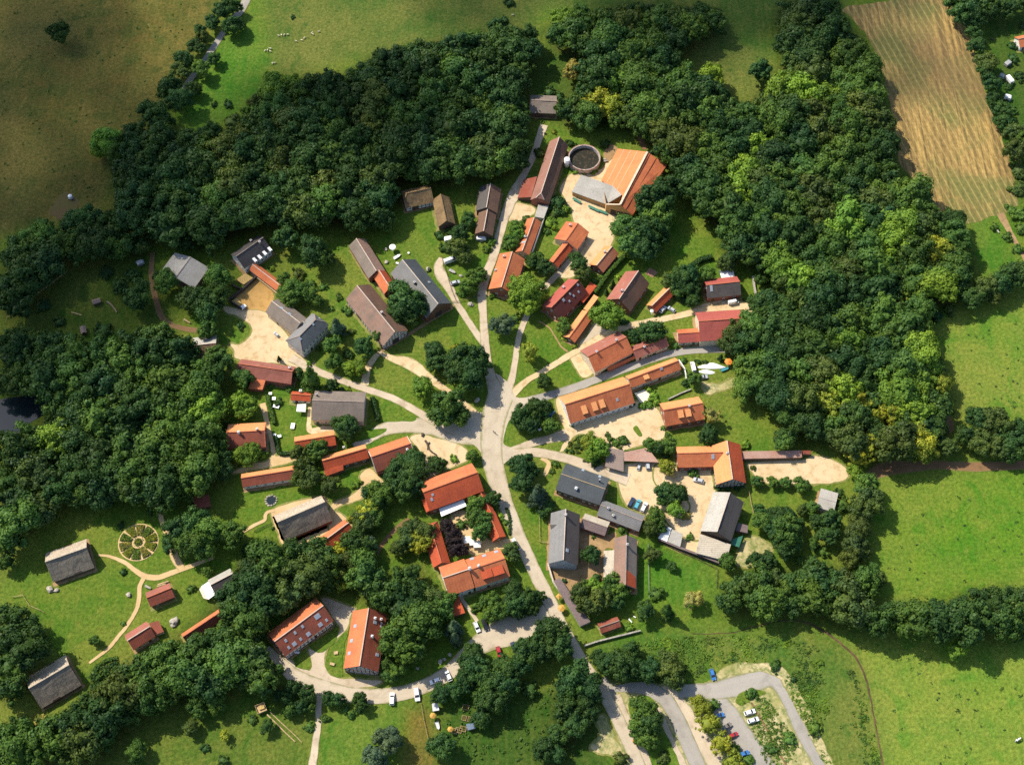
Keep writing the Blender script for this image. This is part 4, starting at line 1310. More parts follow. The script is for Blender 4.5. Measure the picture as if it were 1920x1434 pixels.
g = slab('roadside_shed', 'long narrow violet brown shed roof along the through road', 'C2', [(232, 402, 2.4), (268, 385, 2.9), (440, 630, 2.9), (385, 655, 2.4)], VIOLBR, GREYW)
h = house('redshed', 'red_shed', 'small rusty red roofed shed near the end of the roadside shed', 'C2', (500, 696), (612, 658), (483, 638), 2.4, 1.2, RUST, RUST, BROWNW, cat='shed', win=2, ends=1)
# --- north-west cluster
h = house('thatchL', 'thatched_barn', 'brown thatched long wing of the angled barn by the north wood', 'V', (288, 338), (545, 282), (262, 178), 3.2, 4.0, THATCHB, THATCHB, WHITEW, f1=.5, ridge=THATCHB, cat='barn', timber=(BEAM, WHITEW), barn=True)
h = house('thatchS', 'thatched_barn', 'brown thatched short wing with open gable facing the lawn', 'V', (735, 480), (682, 240), (580, 500), 3.2, 3.6, THATCHB, THATCHB, BROWNW, ridge=THATCHB, cat='barn', barn=True, ends=0)
h = house('twinup', 'twin_barn', 'upper of two dark brown barns beside the north lane', 'V', (1110, 382), (1147, 165), (917, 360), 3.8, 3.4, BROWN, DKGREY, BROWNW, ridge=RIDGEW, cat='barn', barn=True, ends=0)
h = house('twinlow', 'twin_barn', 'lower of two dark brown barns with open gable beside the north lane', 'V', (1068, 586), (1106, 372), (910, 566), 3.3, 3.0, BROWN, BROWN, BROWNW, ridge=RIDGEW, cat='barn', barn=True, ends=0)
h = house('crookhouse', 'lane_house', 'orange roofed house behind the bright green tree on the north lane', 'V', (1262, 1112), (1359, 793), (1028, 1073), 4.2, 3.8, ORANGE, ORANGE, BRICKW, ridge=RIDGEW)
chimney(h, 1172, 778)
chimney(h, 1095, 898, hh=1.)
h = house('bighouse', 'dark_farmhouse', 'dark roofed farmhouse with white wall dormers at the wood edge', 'W', (278, 400), (522, 228), (146, 282), 4.6, 4.0, DKGREY, DKGREY, WHITEW, ridge=RIDGED, win=7)
chimney(h, 418, 172)
chimney(h, 340, 160)
for x, y in ((360, 310), (405, 285), (450, 250), (495, 215)):
    q, s = roof_point(h, 'W', x, y)
    m = MB()
    m.box((q.x, q.y + s * .7, q.z - .25), (1.2, 2.6, .9), 0)
    m.box((q.x, q.y + s * 2.02, q.z - .2), (.7, .06, .6), 1)
    m.build('dormer', [WHITEP, GLASS], h.roof)
h = house('stable', 'stable', 'orange roofed stable along the walled farm pen', 'W', (322, 412), (572, 602), (374, 342), 3.0, 1.8, ORANGE, ORANGE, CREAM, ridge=RIDGEW, cat='stable', win=4, ends=0)
h = house('greywing', 'grey_wing', 'grey roofed wing with skylights on the west farmyard', 'W', (466, 788), (720, 985), (575, 645), 4.6, 3.2, GREYBR, GREYBR, CREAM, ridge=RIDGEW, cat='wing')
for x, y in ((610, 752), (680, 805)):
    skylight(h, x, y, w=1.6, l=1.4)
slab('', '', 'W', [(735, 850, 6.8), (830, 880, 6.9), (790, 905, 5.6), (722, 890, 5.6)], CONC, None, parent=h.root, part='roof_terrace')
h = house('hiphouse', 'hipped_farmhouse', 'blue grey slate farmhouse with hipped roof on the west farmyard', 'W', (798, 1150), (1035, 905), (638, 1052), 5.8, 3.0, SLATE, GREY, WHITEW, f1=0.0, f2=.35, ridge=RIDGED, timber=None, win=8)
skylight(h, 893, 897, w=.8)
skylight(h, 780, 1028, w=.8)
h = house('redlong', 'red_barn', 'weathered red roofed long barn south of the west farmyard', 'Y', (208, 215), (697, 288), (232, 58), 4.0, 3.4, PINKRED, PINKRED, BRICKW, ridge=RIDGEO, cat='barn', barn=True, ends=0)
chimney(h, 686, 150)
slab('', '', 'Y', [(352, 225, 4.0), (467, 255, 4.0), (440, 337, 2.8), (312, 327, 2.8)], ORANGE, BRICKW, parent=h.root)
h = house('greylarge', 'grey_house', 'large plain grey roofed house beside the white garden tent', 'Y', (880, 607), (1347, 622), (907, 345), 4.4, 4.2, GREYBR, GREYBR, CREAM, ridge=RIDGED)
chimney(h, 930, 392, mat=DARKW, hh=1.8, w=.55)
h = house('redmini', 'red_cottage', 'tiny red roofed cottage next to the large grey house', 'Y', (692, 430), (869, 443), (697, 350), 2.8, 1.6, REDOR, REDOR, WHITEW, ridge=RIDGEO, cat='cottage')
chimney(h, 785, 358, w=1.0)
h = house('twostack', 'red_brown_house', 'red brown house with two chimneys beside the west wood', 'Y', (128, 868), (466, 850), (108, 648), 3.9, 3.6, REDBR, LIGHTOR, BRICKW, ridge=RIDGEO, verge=RIDGEO)
chimney(h, 230, 728, hh=1.7, mat=WHITEP)
chimney(h, 396, 700, hh=1.7)
h = house('longlow', 'long_cottage', 'long low red brown roofed range on the west lawn', 'Y', (262, 1210), (742, 1132), (246, 1092), 3.2, 2.2, REDBR, LIGHTOR, WHITEW, ridge=RIDGEO, cat='outbuilding')
h = house('sheltered', 'orange_shed', 'orange roofed shed half hidden by trees south of the large grey house', 'Y', (742, 892), (1102, 832), (718, 762), 3.0, 2.4, REDOR, LIGHTOR, BRICKW, ridge=RIDGEO, cat='shed')
h = house('redrange', 'red_range', 'bright red orange range with step in its eave beside the side road', 'Y', (1000, 1062), (1397, 948), (958, 940), 3.6, 2.6, REDOR, LIGHTOR, BROWNW, ridge=RIDGEO, cat='outbuilding')
chimney(h, 1170, 858, hh=1.)
slab('', '', 'Y', [(990, 1062, 3.9), (1163, 1003, 3.9), (1166, 1054, 3.0), (1010, 1112, 3.0)], REDOR, BROWNW, parent=h.root)
h = house('darkred', 'dark_red_house', 'dark red and orange roofed house with white verge by the sand garden', 'Z', (122, 697), (478, 575), (43, 492), 4.2, 3.8, REDBR, ORANGE, BRICKW, ridge=RIDGEO, verge=RIDGEW)
chimney(h, 400, 495, hh=1.)
h = house('inn', 'village_inn', 'big bright red orange inn with white awning beside the plaza', 'Z', (600, 1042), (1087, 862), (550, 768), 4.6, 4.4, REDOR, ORANGE, BRICKW, ridge=RIDGEO)
skylight(h, 627, 895, w=.9, l=1)
skylight(h, 620, 937, w=.9)
slab('', '', 'Z', [(527, 942, 3.6), (588, 922, 4.2), (630, 1022, 4.0), (570, 1052, 3.2)], REDOR, BRICKW, parent=h.root)
h = house('innarm', 'inn_arm', 'narrow orange roofed arm with gable end behind the inn garden', 'Z', (1283, 1268), (1187, 1050), (1160, 1302), 3.0, 1.8, REDOR, REDOR, BRICKW, ridge=RIDGEO, cat='wing', win=2, ends=1)
h = house('innarmtop', 'inn_arm', 'bent upper part of the narrow orange arm between inn and garden trees', 'Z', (1190, 1060), (1090, 868), (1118, 1085), 2.8, 1.4, REDOR, REDOR, BRICKW, ridge=RIDGEO, cat='wing', win=2, ends=0)
h = house('curvetop', 'curved_wing', 'rounded red roof end beside the dark purple trees', 'L', (412, 270), (388, 180), (318, 300), 3.0, 1.8, REDOR, REDOR, BRICKW, f2=.2, ridge=RIDGEO, cat='wing', win=1, ends=0)
h = house('curvelow', 'curved_wing', 'long shaded red wing running from the rounded end to the south house', 'L', (498, 548), (412, 268), (352, 612), 3.2, 2.6, REDOR, REDOR, BRICKW, ridge=RIDGEO, cat='wing', win=3, ends=1)
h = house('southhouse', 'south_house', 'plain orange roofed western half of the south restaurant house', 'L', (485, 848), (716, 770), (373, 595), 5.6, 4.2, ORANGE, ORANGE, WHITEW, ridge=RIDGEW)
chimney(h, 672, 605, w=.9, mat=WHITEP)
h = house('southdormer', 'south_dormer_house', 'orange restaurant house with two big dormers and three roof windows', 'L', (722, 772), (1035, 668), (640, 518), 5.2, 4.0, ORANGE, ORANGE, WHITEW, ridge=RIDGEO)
chimney(h, 752, 582, mat=WHITEP)
for x, y in ((693, 513), (803, 486), (910, 450)):
    skylight(h, x, y, w=1.5, l=1.5)
dormer(h, 815, 610, 835, 690, w=4.0, mat=REDOR)
dormer(h, 915, 580, 937, 660, w=4.0, mat=REDOR)
g = slab('lean_shed', 'dark red roofed shed below the south restaurant house', 'L', [(480, 850, 3.6), (565, 832, 3.6), (632, 996, 3.0), (515, 1032, 3.0)], REDOR, BROWNW)
h = house('rowhouse', 'long_red_house', 'long red roofed house with white windows along its eave above the loop yard', 'M', (307, 672), (743, 348), (150, 462), 5.0, 4.0, REDBR, ORANGE, WHITEW, ridge=RIDGEW, timber=(REDBEAM, WHITEW), win=12, frame=WHITEP)
skylight(h, 598, 312, w=2.2, l=1.8)
for x, y in ((465, 402), (398, 458), (315, 528), (448, 515), (342, 590), (680, 345)):
    skylight(h, x, y, w=.9, l=1.2)
for x, y in ((625, 385), (518, 470), (392, 558)):
    skylight(h, x, y, w=1.6, l=1.5)
h = house('timberhouse', 'half_timbered_house', 'tall orange house with red half timbered gable on the loop yard', 'M', (1142, 808), (1220, 292), (833, 764), 5.6, 5.0, roof_mat('deep red tiles', (.24, .062, .032, 1), (.15, .04, .025, 1), None, .4), ORANGE, WHITEW, ridge=RIDGEW, timber=(REDBEAM, WHITEW), win=9)
for x, y in ((938, 398), (905, 530), (885, 642), (1115, 365), (1135, 655)):
    skylight(h, x, y, w=1.3, l=1.4)
skylight(h, 1170, 388, w=2, l=.7)
chimney(h, 1118, 335, mat=WHITEP)
chimney(h, 1092, 500, hh=2, mat=WHITEP)
chimney(h, 1172, 345)
# --- open air museum farm in the south-west
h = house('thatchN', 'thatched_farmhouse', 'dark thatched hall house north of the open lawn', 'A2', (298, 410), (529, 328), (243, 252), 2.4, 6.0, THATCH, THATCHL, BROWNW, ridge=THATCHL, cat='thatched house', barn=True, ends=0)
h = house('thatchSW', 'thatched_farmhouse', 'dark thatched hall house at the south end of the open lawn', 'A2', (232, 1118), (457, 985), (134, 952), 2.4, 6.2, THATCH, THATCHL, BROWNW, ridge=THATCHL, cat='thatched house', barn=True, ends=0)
h = house('redbarnA', 'small_red_barn', 'small red roofed barn with log piles behind it', 'A2', (842, 548), (979, 492), (816, 468), 3.0, 2.2, REDBR, PINKRED, BROWNW, ridge=RIDGEO, cat='barn', win=2, ends=1)
h = house('redclust', 'red_farm_cottage', 'red roofed cottage with side annexes at the edge of the trees', 'A2', (748, 790), (872, 712), (697, 706), 3.0, 2.6, REDBR, PINKRED, CREAM, ridge=RIDGEW, cat='cottage')
slab('', '', 'A2', [(835, 640, 3.2), (888, 624, 3.2), (918, 686, 2.6), (868, 704, 2.6)], REDBR, CREAM, parent=h.root)
h = house('sawshed', 'long_shed', 'long orange roofed shed disappearing under the trees', 'A2', (1048, 753), (1260, 612), (1010, 703), 3.0, 2.4, REDBR, ORANGE, BROWNW, ridge=RIDGEO, cat='shed', win=0, ends=1)
h = house('greyannex', 'grey_cottage', 'grey roofed cottage with a white forecourt awning', 'A2', (1205, 478), (1331, 412), (1163, 398), 2.8, 2.4, DKGREY, LTGREY, WHITEW, ridge=RIDGEW, cat='cottage')
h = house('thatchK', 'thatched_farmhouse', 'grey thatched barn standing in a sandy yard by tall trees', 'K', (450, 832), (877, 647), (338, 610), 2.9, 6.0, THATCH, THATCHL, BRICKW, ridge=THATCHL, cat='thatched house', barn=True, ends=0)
h = house('orangeK', 'orange_lodge', 'short orange roofed lodge beside the grey thatched barn', 'K', (850, 905), (1072, 742), (772, 792), 3.2, 2.6, REDOR, ORANGE, BRICKW, ridge=RIDGEW, cat='outbuilding')
# --- west edge
h = house('greysquare', 'grey_shed', 'weathered grey sheet roofed shed by the west garden trees', 'A1', (1088, 182), (1172, 66), (905, 80), 3.6, 2.4, LTGREY, LTGREY, BROWNW, cat='shed', win=0, ends=1)
h = house('ruin', 'brown_barn', 'brown roofed barn under the trees at the west farmyard', 'A1', (1085, 580), (1218, 565), (1037, 463), 3.2, 2.6, BROWN, LTGREY, BROWNW, ridge=RIDGEW, cat='barn', barn=True, ends=0)
g = slab('hut', 'small red brown hut shaded by the west wood', 'A1', [(1080, 1345, 2.8), (1170, 1334, 2.8), (1180, 1402, 2.4), (1090, 1412, 2.4)], RUST, BROWNW)
h = house('barnNW', 'weathered_barn', 'weathered grey barn joined to the small orange house', 'X', (291, 346), (112, 55), (432, 262), 3.8, 3.0, GREYBR, MIXBR, BRICKW, ridge=RIDGEW, cat='barn', barn=True, ends=0)
h = house('orangeX', 'orange_cottage', 'small bright orange roofed cottage between grey barn roofs', 'X', (432, 484), (333, 330), (530, 410), 3.4, 3.0, ORANGE, REDOR, BRICKW, ridge=RIDGEW, cat='cottage')
h = house('galleryX', 'great_grey_barn', 'great slate grey barn with timbered gable facing the green', 'X', (808, 700), (488, 302), (1023, 553), 4.6, 5.4, GREY, SLATE, BROWNW, ridge=RIDGEW, cat='barn', barn=True, timber=(flat('rusty timber', (.2, .075, .035, 1), .85, var=.2), BROWNW))
chimney(h, 705, 390, mat=DARKW, hh=1.4)
skylight(h, 836, 378, w=1)
h = house('museumX', 'old_farm_barn', 'old farm barn with mottled brown roof and grey timbered gable', 'X', (422, 950), (86, 532), (637, 800), 4.0, 5.2, MIXBR, BROWN, WHITEW, ridge=RIDGEW, cat='barn', barn=True, timber=(flat('grey oak', (.09, .075, .065, 1), .9, var=.2), WHITEW))
chimney(h, 410, 655, hh=1.2)
h = house('topbarn', 'wood_edge_barn', 'grey brown open shed in the clearing of the north wood', 'C0', (98, 632), (246, 638), (95, 532), 3.4, 2.6, GREYBR, GREYBR, BROWNW, ridge=RIDGED, cat='barn', barn=True, ends=0)
h = house('eastshed', 'grey_box_shed', 'small pale grey shed by the east garden trees', 'D1', (270, 1405), (368, 1434), (288, 1297), 3.2, .6, LTGREY, LTGREY, WHITEW, cat='shed', ends=1, ridge=LTGREY)
g = slab('hut', 'tiny orange roofed hut at the fringe of the north wood', 'B0', [(20, 672, 2.8), (62, 655, 2.8), (72, 672, 2.4), (30, 690, 2.4)], ORANGE, BROWNW)
h = house('edgehouse', 'garden_house', 'orange roofed garden house with pale terrace at the picture edge', 'D0', (1412, 268), (1500, 250), (1396, 205), 3.0, 2.2, ORANGE, ORANGE, WHITEW)
g = slab('lodge', 'orange roofed hut behind the orange hall beside the wood', 'P', [(1312, 360, 3.2), (1372, 385, 3.2), (1368, 415, 2.6), (1305, 388, 2.6)], LIGHTOR, BROWNW)
# trodden strip of bare ground round each building
for k_, h_ in HOUSES.items():
    rr = random.Random(k_ + 'a')
    lx, ly = h_.L / 2 + rr.uniform(.2, .9), h_.W / 2 + rr.uniform(.2, 1.0)
    q = []
    cs = [(-lx, -ly), (lx, -ly), (lx, ly), (-lx, ly)]
    for k in range(4):
        a, b = Vector(cs[k]), Vector(cs[(k + 1) % 4])
        n = max(2, int((b - a).length / 1.2))
        for t in range(n):
            p = a.lerp(b, t / n)
            p = h_.base + h_.u * p.x + h_.w * p.y
            q.append(wob(Vector((p.x, p.y, layer_z(.034))), .55, .5))
    fs = []
    for t in tessellate_polygon([q]):
        a, b, c = (q[i] for i in t)
        fs.append(list(t) if (b - a).cross(c - a).z > 0 else list(reversed(t)))
    zq = q[0].z
    o = mesh_obj('yard_strip', [(p.x, p.y, zq) for p in q], fs, WORN if rr.random() < .5 else DIRT)
    tag(o, 'trodden bare strip of ground under the eaves of the ' + h_.root['label'].split(',')[0][:60].rsplit(' ', 1)[0], 'ground', kind='structure')
# ------------------------------------------------------------------ trees


def leaf_mat(name, own=False, tones='dmo'):
    m_, nt_, b_ = node_mat(name)
    v_ = N(nt_, 'ShaderNodeTexCoord').outputs['Object'] if own else obj_coord(nt_)
    k = 6.0 if own else 1.0
    la = noise_tex(nt_, v_, .55 if not own else .16, 3, .6)
    lb = noise_tex(nt_, v_, 3.2 if not own else .7, 3, .7)
    if own:
        big = noise_tex(nt_, v_, .085, 2, .5)
        base_ = mixc(nt_, ramp(nt_, big, .36, .64), SHADE[tones[0]][0] + (1,), SHADE[tones[1]][0] + (1,))
        big2 = noise_tex(nt_, v_, .05, 1, .5)
        base_ = mixc(nt_, ramp(nt_, big2, .56, .66, 0, .6), base_, SHADE[tones[2]][0] + (1,))
    else:
        base_ = N(nt_, 'ShaderNodeObjectInfo').outputs['Color']
    warm = mixc(nt_, 1.0, base_, (1.28, 1.16, .72, 1), 'MULTIPLY')
    cold = mixc(nt_, 1.0, base_, (.72, .82, .82, 1), 'MULTIPLY')
    c_ = mixc(nt_, ramp(nt_, la, .34, .66), cold, warm)
    c_ = mixc(nt_, ramp(nt_, lb, .25, .75, 0, .6), c_, mixc(nt_, 1.0, c_, (.55, .6, .52, 1), 'MULTIPLY'))
    nt_.links.new(c_, b_.inputs['Base Color'])
    b_.inputs['Roughness'].default_value = .5
    b_.inputs['Specular IOR Level'].default_value = .12
    tr = N(nt_, 'ShaderNodeBsdfTranslucent')
    nt_.links.new(mixc(nt_, 1.0, c_, (1.3, 1.35, .6, 1), 'MULTIPLY'), tr.inputs['Color'])
    ms = N(nt_, 'ShaderNodeMixShader')
    ms.inputs[0].default_value = .25
    nt_.links.new(b_.outputs[0], ms.inputs[1])
    nt_.links.new(tr.outputs[0], ms.inputs[2])
    nt_.links.new(ms.outputs[0], nt_.nodes['Material Output'].inputs['Surface'])
    return m_


SHADE = dict(d=((.042, .090, .031), 'dark green'), m=((.080, .150, .038), 'mid green'), l=((.17, .28, .046), 'bright green'), y=((.27, .30, .044), 'yellow green'),
             b=((.085, .14, .105), 'blue green'), o=((.088, .130, .040), 'olive green'), p=((.034, .026, .038), 'dark purple'), w=((.34, .32, .11), 'yellowish'))
LEAF = leaf_mat('leaves')
BARK = flat('bark', (.085, .062, .045, 1), .95, var=.3, scale=3)


def unit(a):
    return a / np.linalg.norm(a, axis=-1, keepdims=True)


def sph_dirs(n, zmin, g):
    z = g.uniform(zmin, 1, n)
    a = g.uniform(0, 2 * np.pi, n)
    r = np.sqrt(1 - z * z)
    return np.stack([r * np.cos(a), r * np.sin(a), z], -1)


def quads(c, n, size, g, asp=1.0):
    """leaf sprays: one small square per centre c, facing roughly n"""
    t = unit(np.cross(n, g.normal(size=n.shape)))
    b = np.cross(n, t)
    s = size[:, None] * .5
    t, b = t * s, b * s * asp
    v = np.stack([c - t - b, c + t - b * .6, c + t * .7 + b, c - t * .8 + b * .9], 1).reshape(-1, 3)
    f = np.arange(len(v)).reshape(-1, 4)
    return v, f


ICO_V = None


def ico(sub):
    bm = bmesh.new()
    bmesh.ops.create_icosphere(bm, subdivisions=sub, radius=1)
    v = np.array([q.co[:] for q in bm.verts])
    f = np.array([[q.index for q in fc.verts] for fc in bm.faces])
    bm.free()
    return v, f


I1 = ico(1)
I2 = ico(2)


def crown_arrays(seed, kind='round', n_l=46, per=62, leaf=.105):
    g = np.random.default_rng(seed)
    V, F = [], []
    nv = 0

    def put_(v, f):
        nonlocal nv
        if f.shape[1] == 3:
            f = np.concatenate([f, f[:, 2:3]], 1)
        V.append(v)
        F.append(f + nv)
        nv += len(v)
    if kind == 'cone':
        n_l = 70
        t = g.uniform(0, 1, n_l) ** .75
        a = g.uniform(0, 2 * np.pi, n_l)
        rad = (1 - t) * .92 + .05
        rr_ = rad * g.uniform(.65, 1.0, n_l)
        cen = np.stack([rr_ * np.cos(a), rr_ * np.sin(a), -1.0 + t * 3.1], -1)
        lr = .10 + .22 * (1 - t) * g.uniform(.7, 1.2, n_l)
        core = (I2[0] * np.array([.55, .55, 1.2]) + np.array([0, 0, .1]), I2[1])
        sq = .55
    else:
        wob_ = g.uniform(.8, 1.15, 5)
        dirs = sph_dirs(n_l, -.25, g)
        az = np.arctan2(dirs[:, 1], dirs[:, 0])
        lobes = 1 + .16 * np.sin(az * 2 + wob_[0] * 6) + .13 * np.sin(az * 3 + wob_[1] * 9) + .07 * np.sin(az * 5 + wob_[2] * 5)
        rad = g.uniform(.58, .92, n_l) * lobes
        cen = dirs * rad[:, None] * np.array([1, 1, .84])
        lr = .10 + .24 * g.uniform(0, 1, n_l) ** 1.3
        core = (I2[0] * np.array([.62, .62, .5]), I2[1])
        sq = .9
        if kind == 'loose':
            lr *= .8
        if kind == 'shrub':
            cen[:, 2] = np.abs(cen[:, 2]) * .8
            core = (I2[0] * np.array([.7, .7, .5]), I2[1])
    put_(*core)
    for c, r in zip(cen, lr):
        jit = 1 + .18 * g.normal(size=(len(I1[0]), 1))
        put_(I1[0] * r * .74 * jit * np.array([1, 1, sq]) + c, I1[1])
        m = int(per * (r / .25) ** 1.6) + 8
        d = sph_dirs(m, -.45, g)
        d = unit(d + .55 * unit(c + 1e-6) * (0 if kind == 'cone' else 1))
        p = c + d * r * np.array([1, 1, sq]) * (g.uniform(.74, 1.08, (m, 1)) + .4 * (g.uniform(0, 1, (m, 1)) > .86))
        nn = unit(d + .26 * g.normal(size=d.shape))
        v, f = quads(p, nn, leaf * g.uniform(.6, 1.35, m), g, .8)
        put_(v, f)
    return np.concatenate(V), np.concatenate(F)


def arr_mesh(name, v, f, mat):
    """quads and triangles (triangles carry their last index twice)"""
    tri = f[:, 2] == f[:, 3]
    me = bpy.data.meshes.new(name)
    me.vertices.add(len(v))
    me.vertices.foreach_set('co', np.asarray(v, np.float32).ravel())
    cnt = np.where(tri, 3, 4)
    mask = np.ones(f.shape, bool)
    mask[tri, 3] = False
    loops = f[mask]
    me.loops.add(len(loops))
    me.loops.foreach_set('vertex_index', loops.astype(np.int32))
    me.polygons.add(len(f))
    st = np.concatenate([[0], np.cumsum(cnt)[:-1]]).astype(np.int32)
    me.polygons.foreach_set('loop_start', st)
    me.update(calc_edges=True)
    me.materials.append(mat)
    return me


CROWNS = {'round': [arr_mesh('crown', *crown_arrays(100 + k, 'round', 58 + 3 * k, 66, .10), LEAF) for k in range(8)],
          'loose': [arr_mesh('crown', *crown_arrays(200 + k, 'loose', 48, 50), LEAF) for k in range(4)],
          'cone': [arr_mesh('crown', *crown_arrays(300 + k, 'cone', per=60, leaf=.12), LEAF) for k in range(3)],
          'shrub': [arr_mesh('foliage', *crown_arrays(400 + k, 'shrub', 22, 46, .16), LEAF) for k in range(5)]}


def trunk_mesh(seed):
    g = random.Random(seed)
    m = MB()
    m.cyl((0, 0, 0), .11, .55, 9, 0, .085, cap=False)
    m.cyl((0, 0, .55), .085, .75, 9, 0, .05, cap=False)
    for k in range(5):
        a = k * 1.26 + g.uniform(-.3, .3)
        z = g.uniform(.5, .95)
        e = Vector((math.cos(a) * .5, math.sin(a) * .5, z + g.uniform(.3, .55)))
        m.bar((0, 0, z), tuple(e), .045, .045)
    o = m.build('trunk', BARK)
    me = o.data
    bpy.data.objects.remove(o)
    return me


TRUNKS = [trunk_mesh(k) for k in range(3)]
TREES = []          # (x, y, r) of what already stands
LANDMARKS = []


def dirword(dx, dy):
    a = math.degrees(math.atan2(dy, dx)) % 360
    return ['right of', 'above right of', 'above', 'above left of', 'left of', 'below left of', 'below', 'below right of'][int((a + 22.5) // 45) % 8]


LABELS = {}
NEAR_OF = {}


NUMW = ['under one', 'one', 'two', 'three', 'four', 'five', 'six', 'seven', 'eight', 'nine', 'ten', 'eleven', 'twelve', 'thirteen', 'fourteen', 'fifteen', 'sixteen']


def tree_label(kind, r, shade, x, y, deep=None):
    size = ('small ' if r < 3.2 else 'large ' if r > 6.2 else '') if kind != 'shrub' else ('tiny ' if r < 1.3 else 'broad ' if r > 3 else '')
    word = {'cone': 'conifer', 'shrub': 'shrub', 'loose': 'feathery tree', 'round': 'tree'}[kind]
    unit_ = 8.0
    ds = sorted(((math.hypot(x - lx_, y - ly_), n, lx_, ly_) for n, lx_, ly_ in LANDMARKS))
    for dst, n, lx_, ly_ in ds[:24]:
        k = int(round(dst / unit_))
        if k >= len(NUMW):
            break
        lab = f'{size}{SHADE[shade][1]} {word} {NUMW[k]} crown width{"s" if k > 1 else ""} {dirword(x - lx_, y - ly_)} {n}'
        if lab not in LABELS:
            LABELS[lab] = 1
            return lab
    return lab


rt = random.Random(21)


def tree(x, y, r, shade, kind='round', group=None, zc=None, name=None):
    """a tree whose crown of radius r stands over ground point x, y"""
    cat = 'shrub' if kind == 'shrub' else 'conifer' if kind == 'cone' else 'tree'
    nm = name or {'shrub': 'shrub', 'cone': 'conifer', 'loose': 'broadleaf_tree', 'round': 'broadleaf_tree'}[kind]
    root = empty(nm, tree_label(kind, r, shade, x, y), cat, (x, y, 0), rt.uniform(0, 6.28), group)
    c = bpy.data.objects.new('foliage' if kind == 'shrub' else 'crown', rt.choice(CROWNS[kind]))
    COL.objects.link(c)
    c.parent = root
    base = SHADE[shade][0]
    k = rt.uniform(.8, 1.22) * (1.22 if nm != 'forest_tree' and shade in 'dm' else 1.04)
    h_ = rt.uniform(-.09, .09)
    c.color = (base[0] * k * (1 + h_), base[1] * k, base[2] * k * (1 - h_), 1)
    if zc is None:
        zc = r * (.18 if kind == 'shrub' else 1.15 if kind != 'cone' else 1.3)
    c.location = (0, 0, zc)
    vs = rt.uniform(.88, 1.12)
    c.scale = (r * rt.uniform(.94, 1.08), r * rt.uniform(.94, 1.08), r * vs)
    if kind != 'shrub':
        t = bpy.data.objects.new('trunk', rt.choice(TRUNKS))
        COL.objects.link(t)
        t.parent = root
        t.scale = (max(.35, r * .55) * 1.0,) * 2 + (zc / 1.15,)
    else:
        t = bpy.data.objects.new('stem', TRUNKS[0])
        COL.objects.link(t)
        t.parent = root
        t.scale = (r * .5, r * .5, r * .4)
    TREES.append((x, y, r))
    return root


for k_, n_ in (('oldbarn', 'the long old barn'), ('yardhouse', 'the square yard house'), ('maroon', 'the maroon house'), ('steep', 'the steep brown house'), ('brickshed', 'the sooty brick shed'),
               ('chapel', 'the raspberry red barn'), ('patch', 'the streaked orange house'), ('farmhouse', 'the long courtyard farmhouse'), ('longrange', 'the narrow orange range'), ('dormerhouse', 'the twin dormer house'), ('winged', 'the white gabled house'),
               ('greybarn', 'the big pale grey barn'), ('slatehouse', 'the dark slate house'), ('greyhouse', 'the blue gabled grey house'), ('patchbarn', 'the red patched barn'),
               ('redshed', 'the small rusty shed'), ('thatchL', 'the angled thatched barn'), ('twinup', 'the twin dark barns'), ('crookhouse', 'the orange lane house'), ('bighouse', 'the dark farmhouse'),
               ('hiphouse', 'the hipped slate farmhouse'), ('redlong', 'the weathered red barn'), ('greylarge', 'the large plain grey house'), ('twostack', 'the two chimney house'), ('longlow', 'the long low cottage'),
               ('redrange', 'the red orange range'), ('darkred', 'the white verged house'), ('inn', 'the village inn'), ('curvelow', 'the curved red wing'), ('southdormer', 'the two dormer restaurant'), ('rowhouse', 'the long red house'),
               ('timberhouse', 'the half timbered house'), ('thatchN', 'the northern thatched house'), ('thatchSW', 'the southern thatched house'), ('redclust', 'the red farm cottage'), ('greyannex', 'the awning cottage'), ('sawshed', 'the long orange shed'),
               ('thatchK', 'the thatched yard barn'), ('greysquare', 'the weathered grey shed'), ('ruin', 'the brown wood barn'), ('barnNW', 'the weathered barn'), ('galleryX', 'the great slate barn'),
               ('museumX', 'the mottled farm barn'), ('topbarn', 'the clearing barn'), ('eastshed', 'the pale box shed')):
    b__ = HOUSES[k_].base
    LANDMARKS.append((n_, b__.x, b__.y))
for n_, (fr_, x_, y_) in {'the round tank': ('P', 648, 380), 'the orange hall': ('P', 1060, 640), 'the plaza': ('N', 930, 790), 'the forest pond': ('A1', 40, 930), 'the herb wheel': ('A2', 775, 190), 'the riding arena': ('T', 1300, 580),
                      'the lone field bush': ('A0', 335, 190), 'the white trough': ('A0', 398, 1108), 'the parked yellow tree row': ('C2', 1120, 1150), 'the allotment garden': ('B2', 1100, 1170),
                      'the stubble field foot': ('D0', 1220, 1200), 'the stubble field head': ('D0', 850, 20), 'the east field track': ('D1', 800, 1185), 'the stream bend': ('D2', 400, 740), 'the cow': ('D2', 1393, 1293), 'the north lane mouth': ('A0', 1030, 500),
                      'the white field sails': ('R', 720, 1000), 'the car park entry': ('C2', 560, 1090), 'the farm track': ('B2', 350, 1200)}.items():
    p_ = pt(fr_, x_, y_)
    LANDMARKS.append((n_, p_.x, p_.y))

